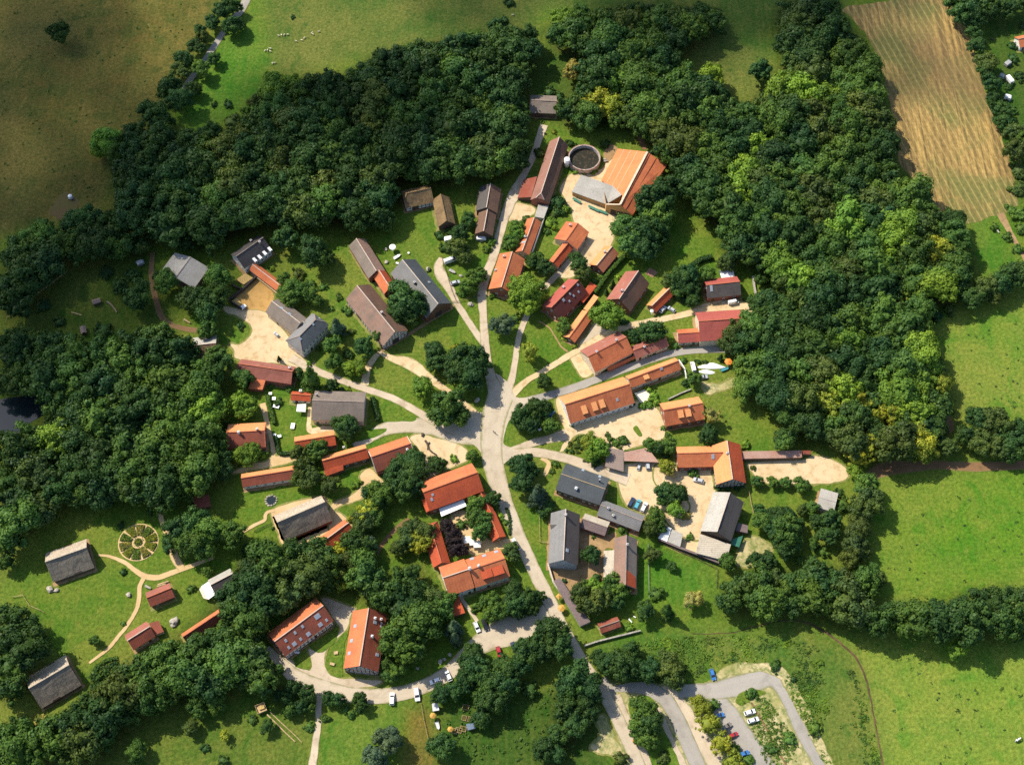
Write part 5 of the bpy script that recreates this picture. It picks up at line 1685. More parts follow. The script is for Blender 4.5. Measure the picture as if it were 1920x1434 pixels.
# every tree that stands apart: frame: (x, y, crown radius in zoom pixels, shade[, shape])
SINGLE = dict(
    P=[(1010, 1010, 125, 'm'), (1150, 1060, 140, 'd'), (1080, 1140, 120, 'm'), (1250, 1010, 130, 'd'), (1180, 1180, 110, 'd'), (1335, 160, 125, 'o'), (1290, 740, 150, 'd'), (1200, 800, 105, 'd'), (1400, 640, 120, 'd'),
       (1330, 880, 130, 'm'), (405, 775, 75, 'd', 's'), (490, 830, 42, 'l', 's'), (395, 850, 60, 'd', 's'), (360, 885, 30, 'o', 's'), (250, 330, 55, 'o', 's'), (55, 400, 95, 'd'), (45, 1040, 68, 'l'), (130, 915, 42, 'o', 's'),
       (335, 950, 60, 'l', 's'), (315, 1030, 35, 'm', 's'), (590, 1310, 80, 'd'), (622, 1395, 72, 'o'), (300, 1355, 75, 'd'), (200, 1290, 65, 'd'), (240, 1240, 40, 'm', 's'), (640, 500, 30, 'l', 's'), (570, 490, 32, 'l', 's'), (730, 490, 30, 'l', 's'),
       (830, 245, 45, 'd', 's'), (530, 235, 40, 'd', 's'), (375, 135, 28, 'y', 's')],
    Q=[(110, 290, 130, 'l'), (190, 330, 105, 'l'), (60, 400, 90, 'l'), (160, 440, 90, 'l'), (150, 860, 85, 'y'), (290, 1125, 65, 'd'), (850, 535, 125, 'l'), (455, 630, 62, 'm'), (505, 660, 35, 'm', 's'), (1250, 680, 100, 'd'), (1180, 690, 60, 'd', 's'), (1100, 720, 62, 'd'),
       (845, 320, 24, 'd', 'c'), (893, 285, 22, 'd', 'c'), (905, 240, 20, 'd', 'c'), (950, 190, 30, 'l', 's'), (740, 225, 35, 'm', 's'), (800, 190, 30, 'm', 's'), (1000, 590, 40, 'd', 's'), (560, 810, 28, 'y', 's'), (460, 740, 30, 'y', 's'),
       (30, 560, 40, 'm', 's'), (930, 590, 40, 'd', 's')],
    R=[(440, 205, 95, 'd'), (370, 215, 75, 'o'), (540, 175, 95, 'd'), (500, 270, 80, 'd'), (440, 310, 60, 'm'), (570, 400, 60, 'd'), (440, 370, 45, 'm', 's'), (700, 165, 70, 'm'), (870, 60, 80, 'o'), (590, 300, 65, 'd'), (510, 400, 45, 'd', 's'),
       (950, 690, 120, 'o'), (1090, 650, 130, 'm'), (890, 790, 90, 'o'), (1020, 780, 110, 'd'), (1150, 760, 130, 'd'), (1260, 650, 140, 'd'), (1080, 1000, 130, 'm'), (1210, 960, 130, 'm'), (1040, 1190, 110, 'm'), (1170, 1150, 130, 'm'), (1310, 1050, 140, 'd'),
       (1280, 880, 120, 'd'), (1230, 420, 110, 'd'), (1370, 470, 120, 'd'), (1150, 470, 75, 'd'), (820, 912, 26, 'd', 'c'), (575, 1100, 62, 'm'), (500, 1145, 35, 'd', 's'), (620, 945, 28, 'd', 's'), (480, 940, 32, 'm', 's'), (680, 950, 24, 'd', 's'),
       (1080, 390, 40, 'd', 's'), (380, 770, 38, 'l', 's'), (410, 800, 38, 'm', 's'), (1180, 210, 55, 'm'), (690, 110, 30, 'm', 's')],
    S=[(365, 910, 75, 'y'), (440, 950, 85, 'l'), (390, 1010, 70, 'l'), (525, 835, 26, 'o', 's'), (548, 875, 30, 'm', 's'), (600, 905, 42, 'm', 's'), (665, 895, 50, 'm', 's'), (632, 950, 22, 'o', 's'), (520, 930, 30, 'd', 's'), (188, 918, 24, 'o', 's'), (230, 945, 28, 'o', 's'),
       (285, 932, 34, 'd', 's'), (196, 982, 24, 'd', 's'), (247, 992, 22, 'o', 's'), (150, 980, 20, 'd', 's'), (220, 880, 20, 'w', 's'), (895, 925, 55, 'm'), (1000, 950, 60, 'd'), (1075, 935, 70, 'm'), (1040, 1030, 35, 'd', 's'), (1045, 1120, 62, 'y'), (1095, 1150, 55, 'w'),
       (890, 430, 30, 'l', 's'), (930, 490, 48, 'l', 's'), (960, 540, 36, 'l', 's'), (900, 570, 40, 'l', 's'), (840, 580, 42, 'l', 's'), (685, 990, 20, 'm', 's'), (1060, 840, 28, 'm', 's'), (1020, 775, 28, 'm', 's'), (200, 750, 22, 'm', 's'), (735, 575, 26, 'd', 's'),
       (1410, 830, 55, 'd'), (55, 1100, 34, 'm', 's'), (25, 1170, 25, 'm', 's'), (420, 1090, 40, 'd', 's'), (340, 1060, 30, 'o', 's')],
    T=[(505, 100, 82, 'w'), (465, 270, 88, 'd'), (335, 605, 46, 'm', 's'), (90, 770, 85, 'd'), (195, 800, 80, 'd'), (50, 845, 55, 'm'), (140, 850, 60, 'd'), (175, 940, 72, 'l'), (280, 990, 44, 'w', 's'), (905, 680, 52, 'm'), (1045, 690, 48, 'm'), (1160, 692, 50, 'm'),
       (1300, 715, 62, 'm'), (1350, 730, 40, 'm', 's'), (800, 350, 45, 'l', 's'), (930, 945, 55, 'd'), (1040, 980, 58, 'd'), (1170, 1000, 78, 'd'), (960, 1050, 85, 'm'), (1070, 1120, 85, 'd'), (1200, 1110, 95, 'o'), (1270, 1070, 62, 'd'), (1150, 1270, 95, 'd'), (1230, 1210, 75, 'm'),
       (1310, 940, 48, 'o'), (1400, 920, 55, 'm'), (1350, 900, 30, 'd', 's'), (640, 1400, 72, 'm'), (900, 1390, 78, 'd'), (1010, 1385, 72, 'd'), (560, 740, 30, 'd', 's'), (640, 740, 36, 'd', 's'), (720, 730, 36, 'd', 's'), (770, 715, 32, 'd', 's'), (300, 1175, 36, 'm', 's'),
       (870, 560, 26, 'o', 's'), (1160, 290, 88, 'd'), (1290, 1390, 45, 'm', 's'), (1415, 1240, 50, 'm')],
    U=[(1050, 530, 82, 'm'), (1000, 620, 72, 'o'), (1070, 610, 60, 'm'), (1015, 855, 68, 'o'), (470, 860, 84, 'd'), (510, 1065, 42, 'd', 's'), (390, 1190, 90, 'o'), (480, 1150, 80, 'l'), (540, 1270, 100, 'o'), (440, 1310, 100, 'o'), (660, 1110, 85, 'm'), (720, 1190, 85, 'm'), (620, 1200, 75, 'd'),
       (690, 1290, 70, 'd'), (1050, 1215, 65, 'm', 's'), (1190, 960, 42, 'd'), (960, 1360, 88, 'd'), (1150, 1370, 68, 'd', 'c'), (1385, 1260, 80, 'w'), (750, 635, 58, 'm', 's'), (15, 340, 60, 'b', 'c'), (95, 430, 60, 'd'), (230, 1090, 24, 'd', 's'), (150, 40, 24, 'd', 's'), (120, 100, 26, 'm', 's'),
       (490, 700, 20, 'm', 's'), (35, 500, 40, 'd')],
    V=[(750, 690, 85, 'o'), (820, 790, 60, 'o'), (890, 960, 60, 'm'), (850, 1040, 70, 'm'), (940, 960, 60, 'm'), (960, 910, 45, 'm'), (1275, 510, 65, 'm'), (1240, 640, 60, 'm'), (1060, 640, 45, 'm', 's'), (1020, 710, 40, 'm', 's'), (780, 560, 78, 'd'), (600, 590, 50, 'd', 's'), (850, 440, 62, 'd'),
       (640, 690, 55, 'd', 's'), (690, 545, 45, 'd', 's'), (1155, 1390, 88, 'b'), (1065, 1115, 34, 'm', 's'), (1180, 1010 - 330, 40, 'm', 's'), (1400, 810, 45, 'd'), (800, 1100, 40, 'm', 's'), (60, 420, 110, 'd'), (130, 480, 70, 'm')],
    W=[(900, 250, 130, 'd'), (1000, 310, 80, 'd'), (740, 580, 95, 'm'), (640, 620, 70, 'm'), (690, 680, 80, 'm'), (630, 500, 55, 'm'), (850, 620, 75, 'm'), (930, 690, 55, 'm'), (650, 130, 110, 'd'), (60, 450, 85, 'm'), (1110, 940, 72, 'b', 'c'), (1060, 1080, 75, 'm'), (1080, 1240, 68, 'm'),
       (1350, 1110, 85, 'd'), (1220, 1300, 60, 'l'), (1310, 1280, 62, 'l'), (1210, 1170, 42, 'd', 's'), (940, 1110, 24, 'd', 'c'), (590, 1210, 22, 'd', 'c'), (1130, 660, 30, 'm', 's'), (1180, 760, 34, 'm', 's'), (1210, 800, 32, 'd', 's'), (1060, 760, 28, 'm', 's'), (1240, 970, 36, 'o', 's'),
       (760, 450, 60, 'o', 's'), (870, 540, 50, 'm', 's'), (520, 400, 30, 'l', 's'), (980, 570, 35, 'm', 's'), (860, 1240, 34, 'l', 's')],
    X=[(600, 520, 140, 'd'), (700, 600, 110, 'd'), (560, 620, 100, 'd'), (650, 690, 80, 'd'), (880, 1010, 88, 'd'), (900, 1110, 85, 'd'), (1120, 1060, 120, 'd'), (1240, 1060, 110, 'd'), (1090, 1180, 115, 'd'), (1220, 1190, 130, 'd'), (1300, 1110, 90, 'd'), (1170, 1290, 90, 'm'), (1078, 975, 42, 'y'),
       (770, 1330, 100, 'l'), (385, 860, 58, 'm'), (115, 1030, 42, 'd', 's'), (20, 500, 26, 'o', 's'), (120, 640, 36, 'm', 's'), (830, 265, 24, 'd', 's')],
    B1=[(1080, 830, 80, 'm'), (1040, 890, 65, 'm'), (1150, 900, 50, 'm'), (1215, 1120, 32, 'm')],
    A1=[(1220, 115, 68, 'm'), (930, 145, 62, 'm'), (890, 110, 30, 'd'), (1045, 240, 60, 'o'), (1120, 250, 70, 'd'), (1200, 230, 70, 'd'), (1160, 310, 70, 'd'), (1160, 420, 54, 'm'), (770, 225, 78, 'd'), (675, 165, 45, 'd'), (745, 110, 40, 'd', 's'), (1220, 590, 78, 'm'), (235, 280, 42, 'd', 's'), (335, 370, 32, 'd', 's'),
        (580, 420, 55, 'd', 's'), (1120, 640, 70, 'm'), (1345, 390, 25, 'd', 's'), (600, 90, 40, 'd', 's')],
    Y=[(265, 240, 85, 'm'), (235, 450, 90, 'l'), (320, 490, 80, 'l'), (260, 540, 70, 'l'), (880, 250, 88, 'm', 'c'), (770, 205, 58, 'd'), (1060, 300, 62, 'd'), (1140, 340, 40, 'd', 's'), (690, 320, 42, 'm', 's'), (590, 450, 42, 'd', 's'), (1160, 650, 85, 'd'), (1230, 680, 80, 'd'), (1190, 730, 70, 'd'),
       (765, 910, 74, 'o'), (940, 870, 92, 'm'), (900, 920, 70, 'm'), (800, 1050, 95, 'o'), (870, 1130, 95, 'o'), (780, 1150, 70, 'o'), (1050, 1190, 82, 'o'), (250, 920, 80, 'l'), (350, 890, 75, 'l'), (310, 960, 65, 'l'), (450, 930, 38, 'l', 's'), (70, 930, 90, 'd'), (80, 1060, 90, 'd'), (130, 670, 45, 'd', 's'), (1280, 1190, 42, 'l', 's'),
       (1210, 335, 24, 'l', 's'), (520, 300, 28, 'm', 's'), (1320, 1170, 24, 'm', 's')],
    Z=[(460, 580, 90, 'd'), (360, 600, 85, 'd'), (300, 700, 100, 'd'), (410, 700, 110, 'd'), (500, 700, 90, 'd'), (260, 820, 90, 'd'), (370, 850, 110, 'd'), (480, 830, 90, 'd'), (660, 625, 78, 'd'), (822, 580, 40, 'l', 's'), (990, 545, 50, 'm'), (100, 870, 85, 'd'), (60, 1020, 85, 'm'), (150, 980, 70, 'd'),
       (60, 1120, 80, 'o'), (60, 1350, 68, 'm'), (1010, 975, 75, 'm'), (1000, 1100, 80, 'm'), (1090, 1130, 75, 'm'), (1060, 1220, 80, 'm'), (880, 1170, 52, 'm', 's'), (1170, 935, 68, 'd'), (1190, 990, 40, 'm', 's'), (440, 1190, 85, 'o'), (540, 1220, 85, 'o'), (390, 1290, 85, 'o'), (500, 1320, 95, 'y'), (330, 1370, 70, 'o'), (590, 1290, 70, 'o'),
       (760, 1180, 66, 'p'), (810, 1260, 76, 'p'), (840, 1370, 90, 'p'), (1340, 1390, 65, 'o'), (1285, 1140, 30, 'm', 's')],
    C1=[(55, 890, 55, 'd'), (140, 850, 62, 'd'), (105, 950, 52, 'd'), (215, 950, 46, 'm'), (190, 870, 40, 'd'), (40, 930, 40, 'd'), (50, 1170, 60, 'd'), (60, 1270, 68, 'd'), (110, 1210, 40, 'd'), (145, 1345, 56, 'b', 'c'), (240, 1165, 18, 'm', 's'), (400, 1030, 30, 'd', 's')],
    K=[(1300, 420, 105, 'm'), (1190, 560, 100, 'y'), (1150, 660, 100, 'o'), (1250, 620, 85, 'm'), (1200, 880, 72, 'b'), (930, 930, 90, 'y'), (1000, 1010, 90, 'o'), (920, 1020, 80, 'y'), (970, 1140, 85, 'o'), (950, 1220, 80, 'y'), (1060, 1060, 70, 'o'), (1090, 640, 70, 'y'), (70, 1060, 62, 'o'), (150, 910, 42, 'd', 's'), (20, 770, 60, 'm'),
       (720, 1240, 55, 'm', 's'), (340, 720, 18, 'd', 's'), (400, 690, 16, 'm', 's')],
    A2=[(1000, 120, 75, 'd'), (1090, 80, 80, 'd'), (1070, 190, 80, 'm'), (1170, 130, 80, 'm'), (960, 190, 52, 'd'), (1150, 220, 65, 'm'), (1300, 150, 68, 'm'), (1160, 350, 28, 'm'), (1365, 335, 42, 'm', 's'), (532, 735, 30, 'm'), (690, 355, 20, 'd', 's'), (1260, 1268, 30, 'y'), (1068, 450, 26, 'm', 's'), (1065, 1225, 40, 'o'),
        (760, 1360, 55, 'm'), (1150, 1340, 26, 'd', 's'), (1250, 1410, 34, 'd', 's'), (680, 95, 22, 'd', 's'), (690, 640, 16, 'm', 's'), (840, 20, 20, 'm', 's'), (1110, 1110, 55, 'm'), (1210, 1080, 60, 'm'), (240, 1200, 45, 'w', 's'), (350, 1180, 42, 'w', 's'), (1390, 230, 40, 'd', 's')],
    L=[(340, 880, 105, 'o'), (430, 960, 100, 'm'), (300, 960, 80, 'o'), (470, 870, 80, 'm'), (860, 900, 80, 'm'), (950, 970, 85, 'm'), (870, 1010, 75, 'm'), (1060, 800, 80, 'd'), (1060, 900, 80, 'd'), (1100, 980, 70, 'd'), (1200, 880, 85, 'd'), (1300, 850, 55, 'd'), (1230, 970, 60, 'd'), (530, 1140, 78, 'b', 'c'), (540, 1230, 60, 'b', 'c'), (660, 1385, 68, 'd'),
       (1050, 460, 72, 'o'), (1370, 1150, 80, 'd'), (1300, 1230, 85, 'd'), (1400, 1260, 90, 'd'), (1225, 1365, 80, 'd'), (1310, 1350, 90, 'd'), (1130, 1440, 75, 'd'), (950, 1455, 70, 'd'), (730, 940, 50, 'm', 's'), (950, 130, 30, 'l', 's')],
    M=[(1240, 740, 70, 'm'), (1320, 790, 75, 'm'), (1240, 840, 65, 'm'), (380, 950, 75, 'd'), (510, 1010, 75, 'd'), (460, 1110, 70, 'd'), (330, 1040, 65, 'd'), (250, 1020, 50, 'd'), (350, 1160, 55, 'm'), (540, 1130, 50, 'm'), (690, 1040, 55, 'd'), (775, 1060, 62, 'd'), (985, 1070, 68, 'd'), (980, 1130, 45, 'd', 's'), (850, 1150, 40, 'm', 's'), (905, 1190, 42, 'm', 's'),
       (205, 880, 34, 'd', 's'), (150, 1300, 60, 'd'), (530, 1300, 48, 'm', 's'), (15, 1240, 45, 'd', 's'), (660, 1230, 45, 'm', 's'), (1230, 1400, 90, 'b'), (760, 420, 28, 'l', 's')],
    B2=[(740, 1300, 70, 'b'), (660, 1390, 60, 'b'), (1040, 1330, 68, 'd'), (1035, 1035, 52, 'd'), (1195, 870, 68, 'd'), (1215, 820, 62, 'd'), (1185, 955, 62, 'd'), (1240, 910, 75, 'd'), (1300, 980, 75, 'd'), (1330, 1080, 75, 'd'), (1405, 910, 66, 'd'), (1260, 1170, 55, 'd'), (1400, 990, 68, 'd'), (1280, 1060, 55, 'd'), (1115, 1015, 48, 'd')],
    C2=[(90, 790, 80, 'd'), (48, 875, 60, 'd'), (880, 890, 70, 'o'), (900, 940, 60, 'o'), (620, 880, 80, 'd'), (540, 870, 60, 'd'), (700, 900, 60, 'd'), (770, 900, 58, 'd'), (490, 840, 48, 'd'), (850, 825, 40, 'm'), (660, 800, 50, 'd'), (230, 690, 80, 'd'), (270, 760, 75, 'd'), (190, 780, 70, 'd'), (350, 950, 90, 'd'), (430, 990, 80, 'd'), (310, 1010, 75, 'd'), (400, 1060, 65, 'd'), (310, 1130, 70, 'd'), (430, 1130, 60, 'd'),
        (350, 1200, 68, 'd'), (270, 1250, 60, 'd'), (180, 1340, 58, 'd'), (250, 1370, 50, 'd'), (740, 1130, 70, 'm'), (770, 1200, 68, 'd'), (710, 1210, 60, 'm'), (760, 1290, 55, 'm'), (700, 1270, 40, 'm'), (1060, 1110, 52, 'y'), (1130, 1095, 34, 'm', 's'), (1100, 1205, 62, 'y'), (1170, 1310, 64, 'y'), (1240, 1425, 60, 'y'), (605, 1400, 40, 'o', 's'), (1340, 1035, 34, 'm', 's'),
        (1240, 1350, 40, 'm', 's'), (1320, 1410, 36, 'm', 's'), (850, 1390, 35, 'o', 's'), (655, 665, 28, 'l', 's'), (20, 540, 60, 'd'), (100, 1010, 50, 'd', 's')],
    A0=[(335, 190, 62, 'd'), (600, 790, 78, 'l'), (560, 830, 55, 'l'), (650, 840, 60, 'm'), (1250, 50, 52, 'd'), (1300, 40, 45, 'd'), (1300, 150, 50, 'd'), (1190, 130, 40, 'd'), (1120, 170, 34, 'd'), (1130, 215, 36, 'o'), (1100, 265, 44, 'd'), (1030, 335, 52, 'd'), (1010, 400, 48, 'o'), (1130, 385, 50, 'm'), (1200, 330, 34, 'd'), (1085, 500, 42, 'd'), (950, 490, 62, 'd'), (1000, 560, 68, 'd'),
        (860, 640, 72, 'd'), (920, 690, 55, 'd'), (1340, 140, 34, 'd'), (1180, 750, 55, 'd'), (1300, 690, 55, 'o', 's'), (1400, 640, 48, 'l'), (760, 770, 70, 'd'), (1060, 800, 70, 'd'), (470, 1240, 90, 'd'), (550, 1280, 80, 'd'), (460, 1330, 80, 'd'), (230, 1320, 85, 'm'), (110, 1390, 68, 'd'), (1280, 590, 26, 'd', 's'), (1200, 590, 20, 'd', 's'), (1430, 590, 40, 'o')],
    B0=[(100, 500, 75, 'l'), (180, 480, 70, 'l'), (20, 560, 40, 'o'), (240, 560, 70, 'm'), (1370, 160, 60, 'd'), (205, 95, 16, 'd', 's'), (1420, 20, 30, 'd', 's')],
    C0=[(340, 400, 55, 'w'), (310, 110, 60, 'l'), (260, 110, 50, 'l'), (380, 95, 60, 'm'), (210, 520, 34, 'd', 's'), (265, 540, 24, 'd', 's'), (1110, 440, 75, 'l'), (1390, 400, 60, 'd'), (470, 580, 80, 'y'), (550, 610, 70, 'y'), (430, 650, 80, 'm')],
    D0=[(1080, 60, 75, 'd'), (1150, 100, 65, 'd'), (1200, 20, 70, 'd'), (1260, 60, 65, 'd'), (1330, 60, 60, 'd'), (1400, 20, 60, 'd'), (1150, 185, 46, 'd'), (1170, 260, 46, 'd'), (1225, 350, 56, 'o'), (1210, 390, 45, 'd'), (1250, 470, 48, 'd'), (1265, 565, 46, 'd'), (1305, 615, 48, 'd'), (1320, 690, 46, 'd'), (1380, 740, 56, 'o'), (1390, 850, 62, 'o'), (1430, 790, 50, 'm'), (1410, 960, 50, 'o', 's'), (1400, 1060, 45, 'o', 's'), (1405, 1200, 42, 'm', 's'),
        (1370, 330, 30, 'd', 's'), (1410, 430, 34, 'd', 's'), (1345, 490, 28, 'd', 's'), (1370, 620, 26, 'm', 's'), (1365, 260, 26, 'd', 's'), (1425, 150, 24, 'd', 's'), (950, 1400, 85, 'y'), (900, 1450, 70, 'y'), (800, 1090, 110, 'm'), (860, 1150, 80, 'm'), (720, 1130, 80, 'm'), (1040, 1240, 68, 'd'), (980, 1280, 60, 'd'), (1265, 1270, 26, 'm', 's'), (1340, 1330, 28, 'm', 's'), (1400, 1400, 34, 'm', 's'), (1370, 1180, 36, 'm', 's'), (1420, 1280, 40, 'm', 's')],
    D1=[(1220, 175, 62, 'o'), (1310, 150, 70, 'd'), (1400, 110, 75, 'd'), (1140, 240, 60, 'd'), (1270, 220, 50, 'o'), (1010, 300, 38, 'o', 's'), (940, 330, 38, 'd', 's'), (1180, 910, 70, 'd'), (1260, 930, 78, 'o'), (1310, 990, 60, 'd'), (1100, 1000, 56, 'd'), (1190, 1050, 62, 'o'), (1280, 1070, 60, 'o'), (1390, 1060, 74, 'd'), (1410, 980, 60, 'd'), (1000, 1070, 60, 'o'), (1340, 1110, 50, 'd'),
        (330, 830, 82, 'y'), (390, 960, 75, 'm'), (520, 830, 75, 'y'), (590, 930, 70, 'y'), (700, 890, 80, 'y'), (560, 1060, 78, 'y'), (500, 1130, 60, 'y'), (830, 1040, 90, 'y'), (870, 1110, 70, 'y'), (960, 720, 66, 'y'), (930, 780, 50, 'y'), (720, 250, 66, 'y'), (680, 130, 80, 'm'), (230, 950, 85, 'd'), (90, 1040, 55, 'm'), (490, 1210, 44, 'l'), (545, 1290, 70, 'm'), (560, 1370, 78, 'o'),
        (395, 1325, 30, 'd', 's'), (420, 1395, 48, 'm', 's'), (980, 975, 34, 'o', 's'), (870, 330, 30, 'm', 's'), (160, 1330, 0, 'm')],
    D2=[(530, 20, 66, 'o'), (500, 110, 66, 'o'), (480, 190, 72, 'o'), (460, 270, 62, 'o'), (530, 240, 50, 'o'), (610, 400, 46, 'o'), (590, 350, 40, 'm'), (340, 150, 60, 'd'), (350, 60, 60, 'd'), (300, 240, 34, 'm', 's'), (100, 120, 78, 'm'), (40, 110, 60, 'd'), (120, 210, 55, 'd'), (60, 50, 55, 'd'), (270, 80, 42, 'd'), (540, 420, 80, 'm'), (250, 370, 85, 'd'), (330, 440, 85, 'd'), (420, 420, 75, 'o'), (80, 490, 75, 'm'), (150, 430, 70, 'd'), (170, 285, 22, 'm', 's'), (30, 400, 55, 'o'),
        (260, 1225, 40, 'm', 's'), (120, 1290, 40, 'm', 's'), (20, 1345, 34, 'm', 's'), (40, 885, 34, 'm', 's'), (1060, 790, 50, 'l'), (290, 860, 22, 'l', 's'), (140, 955, 18, 'd', 's')])
SH = {'s': 'shrub', 'c': 'cone', 'f': 'loose'}
tl = []
for fr_, lst in SINGLE.items():
    for e in lst:
        x_, y_, rz_, sh_ = e[:4]
        if rz_ <= 0:
            continue
        kind_ = SH.get(e[4]) if len(e) > 4 else 'round'
        if kind_ == 'round' and sh_ in 'yw' and rt.random() < .6:
            kind_ = 'loose'
        r_ = rz_ * mpp(fr_, x_, y_) * (1.06 if kind_ != 'cone' else 1.1)
        zc_ = r_ * (.18 if kind_ == 'shrub' else 1.15 if kind_ != 'cone' else 1.3)
        p_ = pt(fr_, x_, y_, zc_)
        tl.append((r_, p_.x, p_.y, sh_, kind_))
# the woods: crowns spread over each wood, largest first
wood = []
g_ = np.random.default_rng(77)
house_boxes = [(h_.base.x, h_.base.y, max(h_.L, h_.W) * .5) for h_ in HOUSES.values()]
placed = [(x, y, r) for r, x, y, s, k in tl if k != 'shrub']
for wi, (wn, poly) in enumerate(WOODS):
    px_, py_ = np.array(poly).T
    n_try = int((px_.max() - px_.min()) * (py_.max() - py_.min()) / 60)
    cand = [(g_.uniform(px_.min(), px_.max()), g_.uniform(py_.min(), py_.max())) for _ in range(n_try)]
    ins = in_poly(np.array([c[0] for c in cand]), np.array([c[1] for c in cand]), poly)
    cand = [c for c, k in zip(cand, ins) if k]
    for rr_ in (8.4, 7.4, 6.4, 5.5, 4.7, 3.9, 3.2):
        lim = len(cand) if rr_ < 7 else len(cand) // (10 if rr_ > 8 else 4)
        off = rr_ * 4.4 * .62
        cxs, cys = np.array([c[0] for c in cand]), np.array([c[1] for c in cand])
        safe = np.ones(len(cand), bool)
        for ox, oy in ((1, 0), (-1, 0), (0, 1), (0, -1), (.7, .7), (-.7, .7), (.7, -.7), (-.7, -.7)):
            safe &= in_poly(cxs + ox * off, cys + oy * off, poly)
        for ci_, (cx, cy) in enumerate(cand[:lim]):
            if not safe[ci_]:
                continue
            r_ = rr_ * rt.uniform(.9, 1.1)
            p_ = at(cx, cy, r_ * .95 + 1.5)
            ok = True
            for (x, y, r) in placed:
                if abs(x - p_.x) < 16 and abs(y - p_.y) < 16:
                    d_ = math.hypot(x - p_.x, y - p_.y)
                    if d_ < (.55 if rr_ > 4.5 else .66) * (r + r_):
                        ok = False
                        break
            if ok:
                for h_ in HOUSES.values():
                    zz_ = h_.he + h_.rise * .4
                    q_ = at(cx, cy, zz_)
                    dx_, dy_ = q_.x - h_.base.x, q_.y - h_.base.y
                    lx_ = abs(dx_ * h_.u.x + dy_ * h_.u.y) - h_.L / 2
                    ly_ = abs(dx_ * h_.w.x + dy_ * h_.w.y) - h_.W / 2
                    if max(lx_, ly_) < r_ * .78:
                        ok = False
                        break
            if ok:
                placed.append((p_.x, p_.y, r_))
                wood.append((r_, p_.x, p_.y, wi))
rs_=sorted(t[0] for t in tl if t[4] in ('round','loose'))
print('SIZES', [round(rs_[int(len(rs_)*q)],2) for q in (0,.1,.2,.3,.4,.5,.7,.9)], rs_[-1])
print('individual trees', len([t for t in tl if t[4] != 'shrub']), 'shrubs', len([t for t in tl if t[4] == 'shrub']), 'wood crowns', len(wood))
WSH = ['dddddddmmo', 'dddddm', 'dddmmmmool', 'ddddmmmmmmool', 'ddmmmo', 'dddmmmo', 'dddm', 'dddm']
tl.sort(key=lambda t: -t[0])
n_big = len([t for t in tl if t[4] in ('round', 'loose')])
for r_, x_, y_, sh_, kind_ in tl:
    small_ = kind_ in ('round', 'loose') and r_ < SMALL_R
    tree(x_, y_, r_, sh_, kind_, {'shrub': 'garden shrubs of the village', 'cone': 'conifers of the village gardens'}.get(kind_, 'small trees of gardens and hedgerows' if small_ else 'broad crowned trees of village and hedgerows'), name='small_tree' if small_ else None)
wood.sort(key=lambda t: -t[0])
NB = FOREST_CAP
massV, massF, nv_ = [], [], 0
crV = {}
for k_, (r_, x_, y_, wi) in enumerate(wood):
    sh_ = rt.choice(WSH[wi])
    if k_ < NB:
        tree(x_, y_, r_, sh_, 'round', 'trees of ' + WOODS[wi][0], zc=r_ * .95 + 1.5, name='forest_tree')
        continue
    key_ = rt.randrange(6)
    if key_ not in crV:
        crV[key_] = crown_arrays(500 + key_, 'round', 48, 46, .12)
    v0, f0 = crV[key_]
    a_ = rt.uniform(0, 6.28)
    rot = np.array([[math.cos(a_), -math.sin(a_), 0], [math.sin(a_), math.cos(a_), 0], [0, 0, 1]])
    sc_ = r_ * np.array([rt.uniform(.94, 1.1), rt.uniform(.94, 1.1), rt.uniform(.9, 1.15)])
    massV.append((v0 * sc_) @ rot.T + np.array([x_, y_, r_ * .95 + 1.5 + rt.uniform(-1.6, 1.2)]))
    massF.append(f0 + nv_)
    nv_ += len(v0)
m2 = leaf_mat('woodland leaves', True)
if massV:
    wm = arr_mesh('woodland', np.concatenate(massV), np.concatenate(massF), m2)
    wo = bpy.data.objects.new('woodland', wm)
    COL.objects.link(wo)
    tag(wo, 'dense mass of further tree crowns closing the woods around the village', 'woodland', kind='stuff')
# ------------------------------------------------------------------ things
def lp(root, fr, x, y, z=0.0):
    return pt(fr, x, y, z) - root.location


# round tank beside the old barn
c0 = pt('P', 648, 360, 3.0)
tank = empty('round_tank', 'round open concrete slurry tank with dark mottled floor', 'tank', (c0.x, c0.y, 0))
ra = (pt('P', 793, 360, 3.0) - pt('P', 503, 360, 3.0)).length / 2
nseg = 56
vs, fs = [], []
for k in range(nseg):
    a = 2 * math.pi * k / nseg
    for r_, z_ in ((ra, 0), (ra, 3.0), (ra - .55, 3.0), (ra - .55, .9)):
        vs.append((r_ * math.cos(a), r_ * math.sin(a), z_))
for k in range(nseg):
    j = (k + 1) % nseg
    for e in range(3):
        fs.append([4 * k + e, 4 * j + e, 4 * j + e + 1, 4 * k + e + 1])
mesh_obj('wall', vs, fs, flat('stained concrete', (.42, .36, .32, 1), .9, var=.28, scale=.8), tank)
mesh_obj('slurry', [((ra - .5) * math.cos(2 * math.pi * k / nseg), (ra - .5) * math.sin(2 * math.pi * k / nseg), 1.0) for k in range(nseg)], [list(range(nseg))],
         hard_mat('slurry', rgb(34, 34, 24), rgb(44, 42, 30), rgb(92, 74, 56), .16, 1.2, .5, thresh=.52), tank)
m = MB()
for k in range(20):
    a = 2 * math.pi * k / 20
    m.bar((ra * 1.0 * math.cos(a), ra * math.sin(a), 3.02), (ra * math.cos(a + .314), ra * math.sin(a + .314), 3.02), .3, .14)
m.build('rim', flat('rusty rim', (.3, .15, .1, 1), .8, var=.25), tank)
c0 = pt('P', 489, 440, 0)
silo = empty('silo', 'white upright silo standing at the tank wall', 'silo', (c0.x, c0.y, 0))
m = MB()
m.cyl((0, 0, .8), 1.25, 4.4, 24, 0)
m.build('vessel', WHITEP, silo, True)
m = MB()
